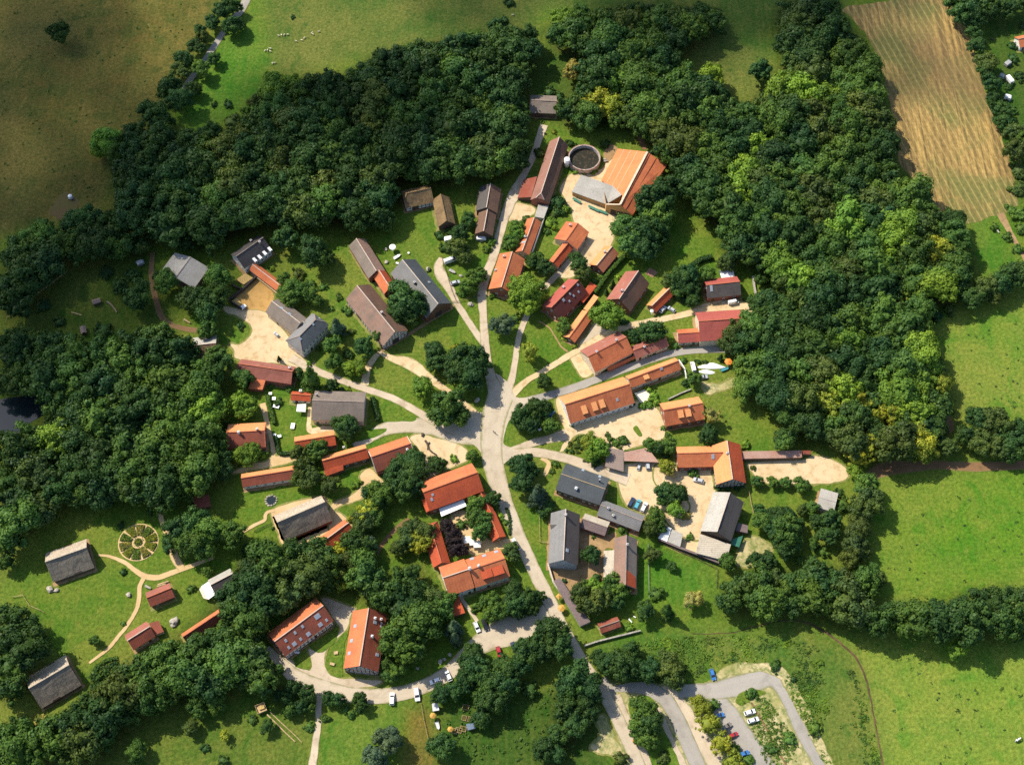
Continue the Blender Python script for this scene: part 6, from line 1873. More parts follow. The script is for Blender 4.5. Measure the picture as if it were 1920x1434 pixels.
m.cyl((0, 0, 5.2), 1.32, .16, 24, 0)
m.cyl((0, 0, 5.36), 1.1, .25, 24, 0, r2=.2)
m.build('lid', flat('pale grey lid', (.6, .6, .6, 1), .6), silo)
for k in range(4):
    m = MB()
    m.box((.95 * math.cos(k * 1.571 + .78), .95 * math.sin(k * 1.571 + .78), .4), (.14, .14, .8))
    m.build('leg', GREYP, silo)


# --- cars
TYRE = flat('tyre rubber', (.02, .02, .02, 1), .85)
RIM = flat('wheel rim', (.45, .45, .46, 1), .35, .7)
LAMP = flat('lamp glass', (.75, .75, .72, 1), .2)
TAIL = flat('tail lamp red', (.35, .02, .015, 1), .3)


def paint(name, c):
    if name in MATS:
        return MATS[name]
    m, nt, b = node_mat(name)
    b.inputs['Base Color'].default_value = c
    b.inputs['Roughness'].default_value = .28
    b.inputs['Coat Weight'].default_value = .6
    MATS[name] = m
    return m


PROFILE = dict(
    car=(4.4, 1.78, [(-2.2, .45, .80), (-2.1, .38, .92), (-1.5, .32, .98), (.75, .32, .96), (1.6, .34, .86), (2.1, .36, .74), (2.2, .42, .62)], [(-1.95, .95, .02), (-1.45, 1.0, .46), (-.2, 1.0, .52), (.35, .99, .46), (1.15, .93, .02)]),
    estate=(4.6, 1.8, [(-2.3, .42, .92), (-2.2, .36, 1.0), (-1.5, .32, 1.02), (.75, .32, .98), (1.7, .34, .88), (2.2, .36, .74), (2.3, .42, .62)], [(-2.22, 1.0, .06), (-1.95, 1.02, .48), (-.2, 1.0, .54), (.4, .99, .48), (1.2, .93, .02)]),
    van=(5.6, 2.0, [(-2.8, .5, 1.15), (-2.7, .42, 1.2), (-1.5, .36, 1.2), (1.5, .36, 1.18), (2.3, .38, 1.0), (2.7, .4, .85), (2.8, .46, .7)], [(-2.76, 1.15, .9), (-2.6, 1.2, 1.2), (.8, 1.2, 1.25), (1.35, 1.2, 1.15), (2.35, 1.0, .04)]))
_cars = {}


def car_proto(kind, pm):
    key = (kind, pm.name)
    if key in _cars:
        return _cars[key]
    L, W, low, cab = PROFILE[kind]
    hw = W / 2
    vs, fs, mi = [], [], []

    def loft(rows, mi_):
        b = len(vs)
        n = len(rows[0])
        for r in rows:
            vs.extend(r)
        for k in range(len(rows) - 1):
            for e in range(n):
                j = (e + 1) % n
                fs.append([b + k * n + e, b + k * n + j, b + (k + 1) * n + j, b + (k + 1) * n + e])
                mi.append(mi_)
        fs.append([b + e for e in reversed(range(n))])
        fs.append([b + (len(rows) - 1) * n + e for e in range(n)])
        mi.extend([mi_, mi_])
    rows = []
    for i, (x, z0, z1) in enumerate(low):
        t = .80 if i in (0, len(low) - 1) else .96 if i in (1, len(low) - 2) else 1.0
        y = hw * t
        zm = z0 + (z1 - z0) * .62
        rows.append([(x, -y * .92, z0), (x, y * .92, z0), (x, y, zm), (x, y * .9, z1), (x, -y * .9, z1), (x, -y, zm)])
    loft(rows, 0)
    body = mesh_obj('body', vs, fs, pm, None, None, False)
    # roof panel joins the body
    vs, fs, mi = [], [], []
    rows = []
    for x, z, h_ in cab:
        y, yt = hw * .88, hw * .70
        rows.append([(x, -y, z - .04), (x, y, z - .04), (x - (0 if h_ > .3 else 0), yt, z + h_), (x, -yt, z + h_)])
    loft(rows, 0)
    glass = mesh_obj('window', vs, fs, GLASS)
    m = MB()
    tops = [(x, z + h_) for x, z, h_ in cab if h_ > .3]
    yt = hw * .71
    for k in range(len(tops) - 1):
        (x0, z0), (x1, z1) = tops[k], tops[k + 1]
        m.plate([(x0 - .05, -yt, z0 + .03), (x1 + .05, -yt, z1 + .03), (x1 + .05, yt, z1 + .03), (x0 - .05, yt, z0 + .03)], .05)
    for s in (-1, 1):
        y = hw * .88
        (x0, z0, h0), (x1, z1, h1) = cab[-1], cab[-2]
        m.bar((x0, s * y, z0 + h0), (x1, s * yt, z1 + h1), .07, .07)
        (x0, z0, h0), (x1, z1, h1) = cab[0], cab[1]
        m.bar((x0, s * y, z0 + h0), (x1, s * yt, z1 + h1), .08, .08)
        xm = (cab[2][0])
        m.bar((xm, s * y, cab[2][1]), (xm, s * yt, cab[2][1] + cab[2][2]), .09, .05)
        if kind == 'van':
            m.poly([(-2.6, s * y * 1.01, 1.2), (.6, s * y * 1.01, 1.2), (.6, s * yt * 1.02, 2.42), (-2.6, s * yt * 1.02, 2.4)])
    roof = m.build('roof_panel', pm)
    m = MB()
    m.cyl((0, 0, -.1), .32, .2, 16, 0)
    m.cyl((0, 0, -.115), .19, .23, 12, 1)
    wh = m.build('wheel', [TYRE, RIM])
    m = MB()
    m.box((0, 0, 0), (.12, .38, .14))
    hl = m.build('headlight', LAMP)
    m = MB()
    m.box((0, 0, 0), (.1, .3, .18))
    tlm = m.build('tail_light', TAIL)
    data = [o.data for o in (body, glass, roof, wh, hl, tlm)]
    for o in (body, glass, roof, wh, hl, tlm):
        bpy.data.objects.remove(o)
    _cars[key] = data
    return data


def vehicle(kind, fr, x, y, dx, dy, pm, label, group='parked cars', name='parked_car', cat='car', sc=1.0):
    p, q = pt(fr, x, y), pt(fr, x + dx, y + dy)
    root = empty(name, label, cat, (p.x, p.y, .12), math.atan2(q.y - p.y, q.x - p.x), group)
    L, W, low, cab = PROFILE[kind]
    d = car_proto(kind, pm)
    b = put('body', d[0], root, (0, 0, 0))
    put('window', d[1], root, (0, 0, 0))
    put('roof_panel', d[2], root, (0, 0, 0))
    for sx in (-.3, .3):
        for sy in (-1, 1):
            put('wheel', d[3], root, (sx * L, sy * (W / 2 - .12), .32), rot=(math.pi / 2, 0, 0))
    for sy in (-1, 1):
        put('headlight', d[4], root, (L / 2 - .06, sy * (W / 2 - .35), .64))
        put('tail_light', d[5], root, (-L / 2 + .06, sy * (W / 2 - .35), .78))
    root.scale = (sc, sc, sc)
    return root


PW, PS = paint('white car paint', (.8, .8, .8, 1)), paint('silver car paint', (.42, .44, .46, 1))
PK, PN = paint('black car paint', (.012, .013, .016, 1)), paint('navy car paint', (.02, .04, .09, 1))
PR, PB = paint('red car paint', (.38, .02, .025, 1)), paint('blue car paint', (.04, .16, .42, 1))
PT, PG_ = paint('teal car paint', (.08, .34, .42, 1)), paint('grey brown car paint', (.2, .17, .14, 1))
vehicle('estate', 'B2', 763, 1066, 2, -60, PW, 'white estate car parked along the grass edge of the loop road', sc=1.05)
vehicle('estate', 'B2', 902, 1041, 8, 60, PW, 'white car standing upright across the bend of the loop road', sc=1.12)
vehicle('car', 'B2', 1006, 965, -54, 20, PW, 'white car lying along the inner curve beside the dark hedge trees', sc=1.0)
vehicle('car', 'B2', 1078, 938, -22, -50, PW, 'white car half under the hedge trees, nearest the red car')
vehicle('car', 'B2', 1237, 664, 22, 52, PW, 'white hatchback parked beside the black car under the restaurant garden', sc=1.0)
vehicle('estate', 'B2', 1283, 651, 20, 54, PK, 'long black car parked next to the white hatchback', sc=1.05)
vehicle('car', 'B2', 1361, 803, 14, 50, PR, 'red car parked along the hedge of the loop road')
vehicle('car', 'L', 1070, 1310, 26, 62, PN, 'navy car parked beside the red car on the loop road')
vehicle('estate', 'U', 830, 396, 26, -50, PN, 'dark blue car, first of three in the east courtyard')
vehicle('estate', 'U', 885, 415, 26, -52, PT, 'teal and white car in the middle of three in the east courtyard')
vehicle('estate', 'U', 943, 440, 26, -52, PW, 'white car at the end of three in the east courtyard')
vehicle('car', 'S', 803, 1128, 12, -40, PS, 'small silver car under the eave of the open carport', sc=.75)
vehicle('estate', 'S', 880, 1112, -6, -60, PS, 'silver estate parked with its nose under the open carport')
vehicle('car', 'T', 380, 680, -40, -12, PS, 'silver car in the shade of a shrub on the east courtyard')
vehicle('van', 'R', 570, 1002, -20, -80, PW, 'white pickup van on the lawn beside the white sails', name='parked_van', cat='van', sc=.9)
vehicle('car', 'R', 655, 1093, 60, -10, PS, 'grey car parked under a small tree on the sails lawn')
vehicle('van', 'R', 930, 424, 70, -14, PW, 'white van in front of the sooty brick shed', name='parked_van', cat='van', sc=.85)
vehicle('car', 'R', 300, 486, 36, -40, PW, 'white car beside the small orange roofed shed', sc=.9)
vehicle('car', 'R', 376, 486, -50, -36, PS, 'silver car on the grass between small shed and bushes', sc=.9)
vehicle('van', 'V', 690, 815, 90, -34, PW, 'white van parked under the olive tree by the sandy lane', name='parked_van', cat='van', sc=1.02)
vehicle('car', 'V', 735, 1012, 60, -18, PS, 'silver car on the small green beside the orange lane house', sc=.95)
vehicle('car', 'W', 568, 996, -30, -30, PS, 'small silver car on the west farmyard', sc=.7)
vehicle('van', 'Z', 1372, 1352, 30, 50, PW, 'white van at the kerb of the through road', name='parked_van', cat='van', sc=.9)
vehicle('car', 'C2', 1122, 930, 16, 50, PB, 'blue car on the sandy verge north of the car park', 'cars in the southern car park')
vehicle('car', 'C2', 1158, 1160, 46, -16, PB, 'blue car under the uppermost yellow green tree of the car park', 'cars in the southern car park', sc=.95)
vehicle('car', 'C2', 1200, 1220, 46, -28, PG_, 'grey brown car in the row under the yellow green trees', 'cars in the southern car park')
vehicle('car', 'C2', 1236, 1269, 46, -20, PR, 'red car in the row under the yellow green trees', 'cars in the southern car park', sc=.9)
vehicle('estate', 'C2', 1295, 1374, 50, -18, PB, 'blue estate at the lower end of the yellow green tree row', 'cars in the southern car park')
vehicle('car', 'C2', 1330, 1141, 56, -18, PW, 'white car, upper of two beside the car park island', 'cars in the southern car park')
vehicle('car', 'C2', 1349, 1185, 56, -18, PW, 'white car, lower of two beside the car park island', 'cars in the southern car park')
for (x, y), pm, lb in (((120, 915), PW, 'white car under the dark trees of the round parking island'), ((160, 905), PW, 'white car between tree and blue car on the parking island'),
                       ((192, 893), PS, 'silver car between the other cars on the parking island'), ((220, 886), PB, 'blue car at the edge of the parking island'), ((145, 960), PW, 'white car at the south side of the parking island')):
    vehicle('car', 'C1', x, y, 24, -40 if pm != PW or x != 145 else 30, pm, lb, 'cars on the parking island', sc=.85)
vehicle('car', 'S', 18, 648, 40, -20, PB, 'pale blue car next to the courtyard lane', 'cars on the parking island', sc=.7)


# --- trailers, caravans, tents, parasols
def caravan(fr, x, y, dx, dy, label, L=4.2, W=2.0, H=2.2, mat=None, name='caravan', cat='caravan'):
    p, q = pt(fr, x, y), pt(fr, x + dx, y + dy)
    r = empty(name, label, cat, (p.x, p.y, 0), math.atan2(q.y - p.y, q.x - p.x))
    m = MB()
    prof = [(-L / 2, .5), (L / 2 - .2, .5), (L / 2, 1.0), (L / 2 - .25, H - .25), (L / 2 - .7, H), (-L / 2 + .5, H), (-L / 2, H - .3)]
    n = len(prof)
    b = len(m.v)
    for s in (-1, 1):
        m.v += [(px_, s * W / 2, z) for px_, z in prof]
    for k in range(n):
        j = (k + 1) % n
        m.f.append([b + k, b + j, b + n + j, b + n + k])
        m.i.append(0)
    m.f += [list(range(b, b + n)), list(reversed(range(b + n, b + 2 * n)))]
    m.i += [0, 0]
    m.build('body', mat or WHITEP, r)
    m = MB()
    for s in (-1, 1):
        m.box((0, s * (W / 2 + .01), 1.45), (1.3, .05, .6))
    m.box((L / 2 - .08, 0, 1.5), (.12, W * .7, .55))
    m.build('window', GLASS, r)
    for s in (-1, 1):
        w_ = MB()
        w_.cyl((0, 0, -.1), .33, .2, 14)
        w_.build('wheel', TYRE, r).location = (0, s * (W / 2 - .1), .33)
        r.children[-1].rotation_euler = (math.pi / 2, 0, 0)
    m = MB()
    m.bar((L / 2 - .1, -.4, .5), (L / 2 + .9, 0, .5), .08, .08)
    m.bar((L / 2 - .1, .4, .5), (L / 2 + .9, 0, .5), .08, .08)
    m.build('drawbar', GREYP, r)
    return r


caravan('V', 675, 628, 60, -10, 'white caravan among the bushes below the thatched short wing', 3.8)
caravan('V', 968, 620, 70, 2, 'long white trailer under the gable of the lower dark barn', 4.4, 1.5, 1.6, name='trailer', cat='trailer')
caravan('D0', 1350, 456, 24, 30, 'white caravan in the east garden beside the field hedge', 4.6)
caravan('D0', 1340, 365, 30, -20, 'grey white trailer at the upper end of the east garden', 3.4, mat=GREYP, name='trailer', cat='trailer')
caravan('D0', 1340, 556, 30, 10, 'small pale caravan at the lower end of the east garden', 3.2)
caravan('D0', 1306, 438, 20, 10, 'small weathered grey trailer next to the garden caravan', 2.4, mat=GREYP, name='trailer', cat='trailer')
caravan('A1', 790, 46, 20, -8, 'pale grey horse trailer on the lawn by the brown footpath', 3.2, 1.9, 2.0, mat=LEAD, name='trailer', cat='trailer')
caravan('W', 270, 752, 40, -30, 'small white trailer at the pen wall of the west farmyard', 2.6, 1.6, 1.2, name='trailer', cat='trailer')


def canopy(fr, pts, z, label, mat=None, name='awning', cat='awning', peak=0.0):
    W3 = [pt(fr, x, y, z) for x, y in pts]
    c = sum(W3, Vector()) / len(W3)
    r = empty(name, label, cat, (c.x, c.y, 0))
    L3 = [p - r.location for p in W3]
    m = MB()
    if peak:
        for k in range(len(L3)):
            m.poly([L3[k], L3[(k + 1) % len(L3)], (0, 0, z + peak)])
            a, b = L3[k], L3[(k + 1) % len(L3)]
            m.poly([a, b, b - Vector((0, 0, .25)), a - Vector((0, 0, .25))])
    else:
        m.plate(L3, .07)
        n = len(L3)
        for k in range(n):
            a, b = L3[k], L3[(k + 1) % n]
            m.poly([a, b, b - Vector((0, 0, .28)), a - Vector((0, 0, .28))])
    m.build('canopy', mat or CANVAS, r)
    for p in L3:
        m = MB()
        m.cyl((p.x * .96, p.y * .96, 0), .05, z, 8)
        m.build('pole', GREYP, r)
    return r


canopy('Z', [(684, 1020), (905, 936), (931, 995), (706, 1090)], 2.9, 'long white awning along the back of the village inn')
canopy('Y', [(752, 468), (832, 465), (826, 536), (745, 532)], 2.4, 'white garden tent on the lawn by the large grey house', name='garden_tent', cat='tent', peak=.9)
canopy('R', [(805, 130), (930, 120), (944, 190), (828, 200)], 2.9, 'white canopy behind the sooty brick shed', peak=.5)
canopy('A2', [(1128, 432), (1172, 402), (1208, 476), (1168, 506)], 2.5, 'white forecourt awning of the grey cottage')
canopy('A2', [(1116, 450), (1128, 432), (1168, 506), (1140, 500)], 2.2, 'ragged pale awning flap beside the white forecourt awning', mat=flat('cream canvas', (.6, .52, .42, 1), .8))


def parasol(fr, x, y, side, label, mat=None, group=None, sides=4, rz=0.0, z=2.5):
    p = pt(fr, x, y, z)
    r = empty('parasol', label, 'parasol', (p.x, p.y, 0), rz, group)
    m = MB()
    for k in range(sides):
        a, b = rz + 2 * math.pi * k / sides, rz + 2 * math.pi * (k + 1) / sides
        q1, q2 = (side * math.cos(a), side * math.sin(a), z), (side * math.cos(b), side * math.sin(b), z)
        m.poly([q1, q2, (0, 0, z + .55)])
        m.poly([q1, (q1[0], q1[1], z - .18), (q2[0], q2[1], z - .18), q2])
    m.build('canopy', mat or CANVAS, r)
    m = MB()
    m.cyl((0, 0, 0), .04, z + .5, 8)
    m.build('pole', GREYP, r)
    m = MB()
    m.cyl((0, 0, 0), .35, .1, 12)
    m.build('base', GREYP, r)
    return r


for (x, y, z_, lb) in ((937, 1297, 2.5, 'white square parasol at the west end of the three in the inn garden'), (990, 1317, 2.62, 'white square parasol in the middle of the three in the inn garden'), (1026, 1338, 2.5, 'white square parasol at the east end of the three in the inn garden')):
    parasol('Z', x, y, 1.95, lb, None, 'white parasols in the inn garden', rz=.42, z=z_)
YEL = flat('yellow canvas', (.5, .27, .05, 1), .75, var=.1)
ORC = flat('orange canvas', (.68, .22, .03, 1), .75, var=.1)
parasol('U', 205, 1335, 1.5, 'yellow parasol on the verge between through road and long shed, lower of two', YEL, sides=6)
parasol('U', 180, 1232, 1.3, 'yellow parasol at the roadside, upper of two', YEL, sides=4)
parasol('R', 888, 946, 1.7, 'orange parasol beside the wood at the sails lawn', ORC, sides=6)
parasol('C2', 696, 1298, 1.5, 'orange parasol under the big car park tree', ORC, sides=6)
parasol('B2', 990, 1156, 1.2, 'yellow parasol beside the white allotment shed', YEL, sides=6)
parasol('B2', 1088, 1232, 1.1, 'yellow parasol by the raised beds of the allotment', YEL, sides=6)
parasol('V', 172, 684, 1.5, 'round white parasol on the shaded lawn by the weathered barn', None, sides=10)
parasol('Q', 1255, 492, .9, 'small white parasol at the door of the small shed', None, sides=6)


# --- sails spread on the lawn
def sail(fr, pts, label, h_=.5):
    P3 = [pt(fr, x, y, 0) for x, y in pts]
    c = sum(P3, Vector()) / len(P3)
    L3 = smooth_line([p - c for p in P3], 5, True)
    n = len(L3)
    vs = [(p.x, p.y, .06) for p in L3] + [(p.x * .72, p.y * .72, h_ * .7) for p in L3] + [(p.x * .35, p.y * .35, h_) for p in L3] + [(0, 0, h_ * 1.05)]
    fs = []
    for a in range(2):
        for k in range(n):
            j = (k + 1) % n
            fs.append([a * n + k, a * n + j, (a + 1) * n + j, (a + 1) * n + k])
    for k in range(n):
        fs.append([2 * n + k, 2 * n + (k + 1) % n, 3 * n])
    o = mesh_obj('sail', vs, fs, CANVAS, None, None, True)
    o.location = c
    return tag(o, label, 'sail')


sail('R', [(608, 998), (680, 970), (750, 958), (830, 985), (878, 1003), (800, 1010), (700, 1012)], 'long white sail cloth spread on the grass')
sail('R', [(620, 1036), (680, 1020), (765, 1040), (735, 1060), (670, 1055)], 'short white sail cloth spread below the long one')


def boat(fr, x, y, dx, dy, L, label, mat):
    p, q = pt(fr, x, y), pt(fr, x + dx, y + dy)
    r = empty('boat', label, 'boat', (p.x, p.y, 0), math.atan2(q.y - p.y, q.x - p.x))
    rows = []
    for t in (-1, -.8, -.3, .3, .75, 1):
        w_ = .75 * (1 - max(0, t) ** 2 * .97) * (.85 if t == -1 else 1)
        rows.append([(t * L / 2, -w_, .75), (t * L / 2 * .96, -w_ * .6, .15), (t * L / 2 * .96, w_ * .6, .15), (t * L / 2, w_, .75)])
    vs = [p_ for rw in rows for p_ in rw]
    fs = []
    for k in range(len(rows) - 1):
        for e in range(3):
            fs.append([4 * k + e, 4 * k + e + 1, 4 * k + e + 5, 4 * k + e + 4])
    mesh_obj('hull', vs, fs, mat, r)
    m = MB()
    m.plate([(-L / 2 * .9, -.6, .6), (L / 2 * .5, -.55, .6), (L / 2 * .9, 0, .66), (L / 2 * .5, .55, .6), (-L / 2 * .9, .6, .6)], .04)
    m.build('deck_cover', mat, r)
    return r


boat('R', 858, 1018, 40, -14, 4.0, 'teal covered boat at the end of the white sails', paint('teal tarp', (.05, .22, .26, 1)))
boat('V', 708, 908, 40, 20, 3.6, 'grey covered boat on the small green by the sandy lane', flat('grey tarp', (.34, .33, .3, 1), .8, var=.2))
boat('V', 215, 775, 40, -24, 3.8, 'white upturned rowing boat on the lawn north of the slate barn', CANVAS)


# --- people and animals
def skin_obj(name, joints, edges, radii, mat, sub=1):
    me = bpy.data.meshes.new(name)
    me.from_pydata(joints, edges, [])
    me.materials.append(mat)
    o = bpy.data.objects.new(name, me)
    COL.objects.link(o)
    sk = o.modifiers.new('skin', 'SKIN')
    for v, r in zip(me.skin_vertices[0].data, radii):
        v.radius = (r, r)
    me.skin_vertices[0].data[0].use_root = True
    sk.use_smooth_shade = True
    sb = o.modifiers.new('sub', 'SUBSURF')
    sb.levels = sb.render_levels = sub
    return o


def baked(o):
    """the skinned surface as a plain mesh, so that copies are cheap"""
    dg = bpy.context.evaluated_depsgraph_get()
    dg.update()
    me = bpy.data.meshes.new_from_object(o.evaluated_get(dg))
    mats = [s.material for s in o.material_slots]
    nm = o.name
    bpy.data.objects.remove(o)
    for q in mats:
        if q.name not in [x.name for x in me.materials if x]:
            me.materials.append(q)
    return me


def beast(mat, s=1.0):
    J = [(-.45, 0, .62), (-.15, 0, .64), (.2, 0, .66), (.45, 0, .70), (.62, 0, .86), (.80, 0, .82), (.92, 0, .74)]
    rr = [.20, .27, .26, .19, .11, .10, .06]
    E = [(k, k + 1) for k in range(6)]
    for bx, y in ((0, -1), (0, 1), (3, -1), (3, 1)):
        k = len(J)
        x = -.42 if bx == 0 else .40
        off = -.07 if bx == 0 else .02
        J += [(x, y * .13, .5), (x + off, y * .14, .28), (x, y * .14, .03)]
        rr += [.10, .05, .045]
        E += [(bx, k), (k, k + 1), (k + 1, k + 2)]
    k = len(J)
    J += [(-.58, 0, .55), (-.62, 0, .38)]
    rr += [.05, .03]
    E += [(0, k), (k, k + 1)]
    for y in (-1, 1):
        k = len(J)
        J += [(.60, y * .15, .90)]
        rr += [.03]
        E += [(4, k)]
    return baked(skin_obj('beast', [(a * s, b * s, c * s) for a, b, c in J], E, [r * s for r in rr], mat))


WOOL = flat('fleece', (.62, .54, .40, 1), .95, var=.1)
sheep_me = beast(WOOL, .95)
SH_AT = [('B0', 130, 205, 'cream sheep at the west end of the first grazing line'), ('B0', 143, 200, 'cream sheep second in the first grazing line'), ('B0', 160, 199, 'cream sheep in the middle of the first grazing line'), ('B0', 178, 198, 'cream sheep at the east end of the first grazing line'),
         ('B0', 227, 236, 'cream sheep lying lowest of the middle trio'), ('B0', 257, 230, 'cream sheep in the middle of the middle trio'), ('B0', 271, 218, 'cream sheep highest of the middle trio'), ('B0', 320, 196, 'cream sheep of the upper pair, grazing'), ('B0', 313, 190, 'cream sheep close behind the grazing one of the upper pair'), ('B0', 354, 182, 'cream sheep standing alone east of the flock'),
         ('B0', 52, 288, 'cream sheep at the pasture edge nearest the green strip'), ('B0', 66, 284, 'cream sheep between two others at the pasture edge'), ('B0', 83, 278, 'larger cream sheep at the pasture edge'), ('B0', 80, 292, 'cream sheep just below the larger one at the pasture edge'), ('B0', 92, 358, 'cream sheep at the bottom of the pasture'), ('B0', 106, 357, 'cream sheep beside the lowest one of the pasture'),
         ('C0', 6, 88, 'cream sheep on the far meadow above the north wood')]
for k, (fr_, x, y, lb) in enumerate(SH_AT):
    p = pt(fr_, x, y)
    o = bpy.data.objects.new('sheep', sheep_me)
    COL.objects.link(o)
    o.location = p
    o.rotation_euler = (0, 0, rt.uniform(0, 6.28))
    o.scale = (1.2 if k == 12 else 1.0,) * 3
    tag(o, lb, 'sheep', 'sheep grazing on the north pasture')
m_, nt_, b_ = node_mat('cow hide')
pn = noise_tex(nt_, N(nt_, 'ShaderNodeTexCoord').outputs['Object'], 1.6, 1, .4)
nt_.links.new(mixc(nt_, ramp(nt_, pn, .48, .52), (.02, .02, .02, 1), (.75, .73, .7, 1)), b_.inputs['Base Color'])
cow_me = beast(m_, 1.75)
p = pt('D2', 1393, 1296)
o = bpy.data.objects.new('cow', cow_me)
COL.objects.link(o)
o.location, o.rotation_euler = p, (0, 0, .5)
tag(o, 'black and white cow standing on the south-east meadow', 'cow')


def person(fr, x, y, rz, label, shirt, trousers):
    J = [(0, 0, .95), (0, 0, 1.15), (0, 0, 1.38), (0, 0, 1.5), (.01, 0, 1.6), (.01, 0, 1.72)]
    rr = [.15, .145, .16, .06, .085, .075]
    E = [(k, k + 1) for k in range(5)]
    for s in (-1, 1):
        k = len(J)
        J += [(0, s * .20, 1.40), (-.05 * s, s * .26, 1.12), (.08 * s + .05, s * .25, .88), (.09 * s + .07, s * .25, .78)]
        rr += [.065, .05, .04, .035]
        E += [(2, k), (k, k + 1), (k + 1, k + 2), (k + 2, k + 3)]
        k = len(J)
        J += [(.02, s * .1, .85), (.14 * s + .04, s * .11, .48), (.2 * s - .06, s * .11, .08), (.2 * s + .1, s * .12, .04)]
        rr += [.09, .065, .045, .04]
        E += [(0, k), (k, k + 1), (k + 1, k + 2), (k + 2, k + 3)]
    m_, nt_, b_ = node_mat('person surface')
    z = N(nt_, 'ShaderNodeSeparateXYZ')
    nt_.links.new(N(nt_, 'ShaderNodeTexCoord').outputs['Object'], z.inputs[0])
    a = mixc(nt_, ramp(nt_, z.outputs['Z'], .93, .95), trousers, shirt)
    a = mixc(nt_, ramp(nt_, z.outputs['Z'], 1.47, 1.49), a, (.5, .3, .22, 1))
    nt_.links.new(a, b_.inputs['Base Color'])
    b_.inputs['Roughness'].default_value = .8
    me = baked(skin_obj('person', J, E, rr, m_, 2))
    o = bpy.data.objects.new('person', me)
    COL.objects.link(o)
    p = pt(fr, x, y)
    o.location, o.rotation_euler = (p.x, p.y, .12), (0, 0, rz)
    tag(o, label, 'person', 'people walking on the plaza')
    m = MB()
    m.cyl((.0, 0, 1.70), .095, .07, 10, 0, r2=.085)
    m.cyl((.0, 0, 1.77), .085, .05, 10, 0, r2=.03)
    m.build('hair', BEAM, o)


person('Z', 1172, 338, 1.2, 'person in a grey top walking on the plaza, upper of two', (.25, .25, .27, 1), (.03, .035, .05, 1))
person('Z', 1187, 350, 1.4, 'person in dark clothes walking on the plaza, lower of two', (.03, .03, .04, 1), (.03, .03, .03, 1))

# --- field trough
c0 = pt('A0', 398, 1112)
t = empty('water_tank', 'white round water tank on a bare patch of the west field', 'water tank', (c0.x, c0.y, 0))
m = MB()
m.cyl((0, 0, .45), .95, 1.5, 8, 0, r2=.95)
m.cyl((0, 0, 1.95), .95, .3, 8, 0, r2=.4)
m.build('vessel', WHITEP, t)
m = MB()
m.box((0, 0, .3), (2.2, 1.5, .22))
m.build('chassis', GREYP, t)
for sx in (-1, 1):
    for sy in (-1, 1):
        w_ = MB()
        w_.cyl((0, 0, -.1), .3, .2, 12)
        o = w_.build('wheel', TYRE, t)
        o.location, o.rotation_euler = (sx * .8, sy * .8, .3), (math.pi / 2, 0, 0)
area('bare_patch', 'bare trodden soil around the white water tank', 'A0', [(290, 1190), (320, 1110), (400, 1070), (440, 1130), (400, 1200), (340, 1230)], hard_mat('trodden olive soil', rgb(98, 80, 52), rgb(92, 86, 46), rgb(84, 84, 42), .12, 1.), .03, cat='ground', amp=2.0)

# --- herb wheel
c0 = pt('A2', 775, 186)
rx = (pt('A2', 888, 186) - pt('A2', 662, 186)).length / 2
hwg = empty('herb_wheel', 'round wheel shaped herb garden with planted beds between sandy spokes', 'garden bed', (c0.x, c0.y, 0))
m = MB()
m.cyl((0, 0, 0), rx, .08, 40, 0)
m.build('path_disc', BEIGE, hwg)
bedm = hard_mat('bed soil', rgb(74, 70, 34), rgb(92, 88, 40), rgb(52, 60, 26), .5, 1.5)
nb = 10
for k in range(nb):
    a0, a1 = 2 * math.pi * (k + .1) / nb, 2 * math.pi * (k + .9) / nb
    pl = []
    for t_ in range(7):
        a = a0 + (a1 - a0) * t_ / 6
        pl.append((rx * .94 * math.cos(a), rx * .94 * math.sin(a)))
    for t_ in range(4):
        a = a1 + (a0 - a1) * t_ / 3
        pl.append((rx * .34 * math.cos(a), rx * .34 * math.sin(a)))
    m = MB()
    m.prism(pl, .05, .28)
    bed = m.build('bed', bedm, hwg)
    gg = np.random.default_rng(900 + k)
    rr_ = np.sqrt(gg.uniform(.38 ** 2, .9 ** 2, 700)) * rx
    aa = gg.uniform(a0 + .03, a1 - .03, 700)
    cen = np.stack([rr_ * np.cos(aa), rr_ * np.sin(aa), .3 + gg.uniform(0, .35, 700)], -1)
    v, f = quads(cen, unit(gg.normal(size=(700, 3)) * .6 + np.array([0, 0, 1.0])), gg.uniform(.35, .75, 700), gg)
    o = bpy.data.objects.new('foliage', arr_mesh('foliage', v, f, LEAF))
    COL.objects.link(o)
    o.parent = bed
    o.color = ((.24, .27, .05, 1), (.15, .22, .05, 1), (.30, .28, .09, 1))[k % 3]
m = MB()
m.cyl((0, 0, .05), rx * .2, .25, 20)
o = m.build('bed', bedm, hwg)
gg = np.random.default_rng(950)
cen = np.stack([gg.normal(0, rx * .09, 160), gg.normal(0, rx * .09, 160), .35 + gg.uniform(0, .3, 160)], -1)
v, f = quads(cen, unit(gg.normal(size=(160, 3)) * .6 + np.array([0, 0, 1.0])), gg.uniform(.3, .55, 160), gg)
q = bpy.data.objects.new('foliage', arr_mesh('foliage', v, f, LEAF))
COL.objects.link(q)
q.parent = o
q.color = (.13, .17, .03, 1)


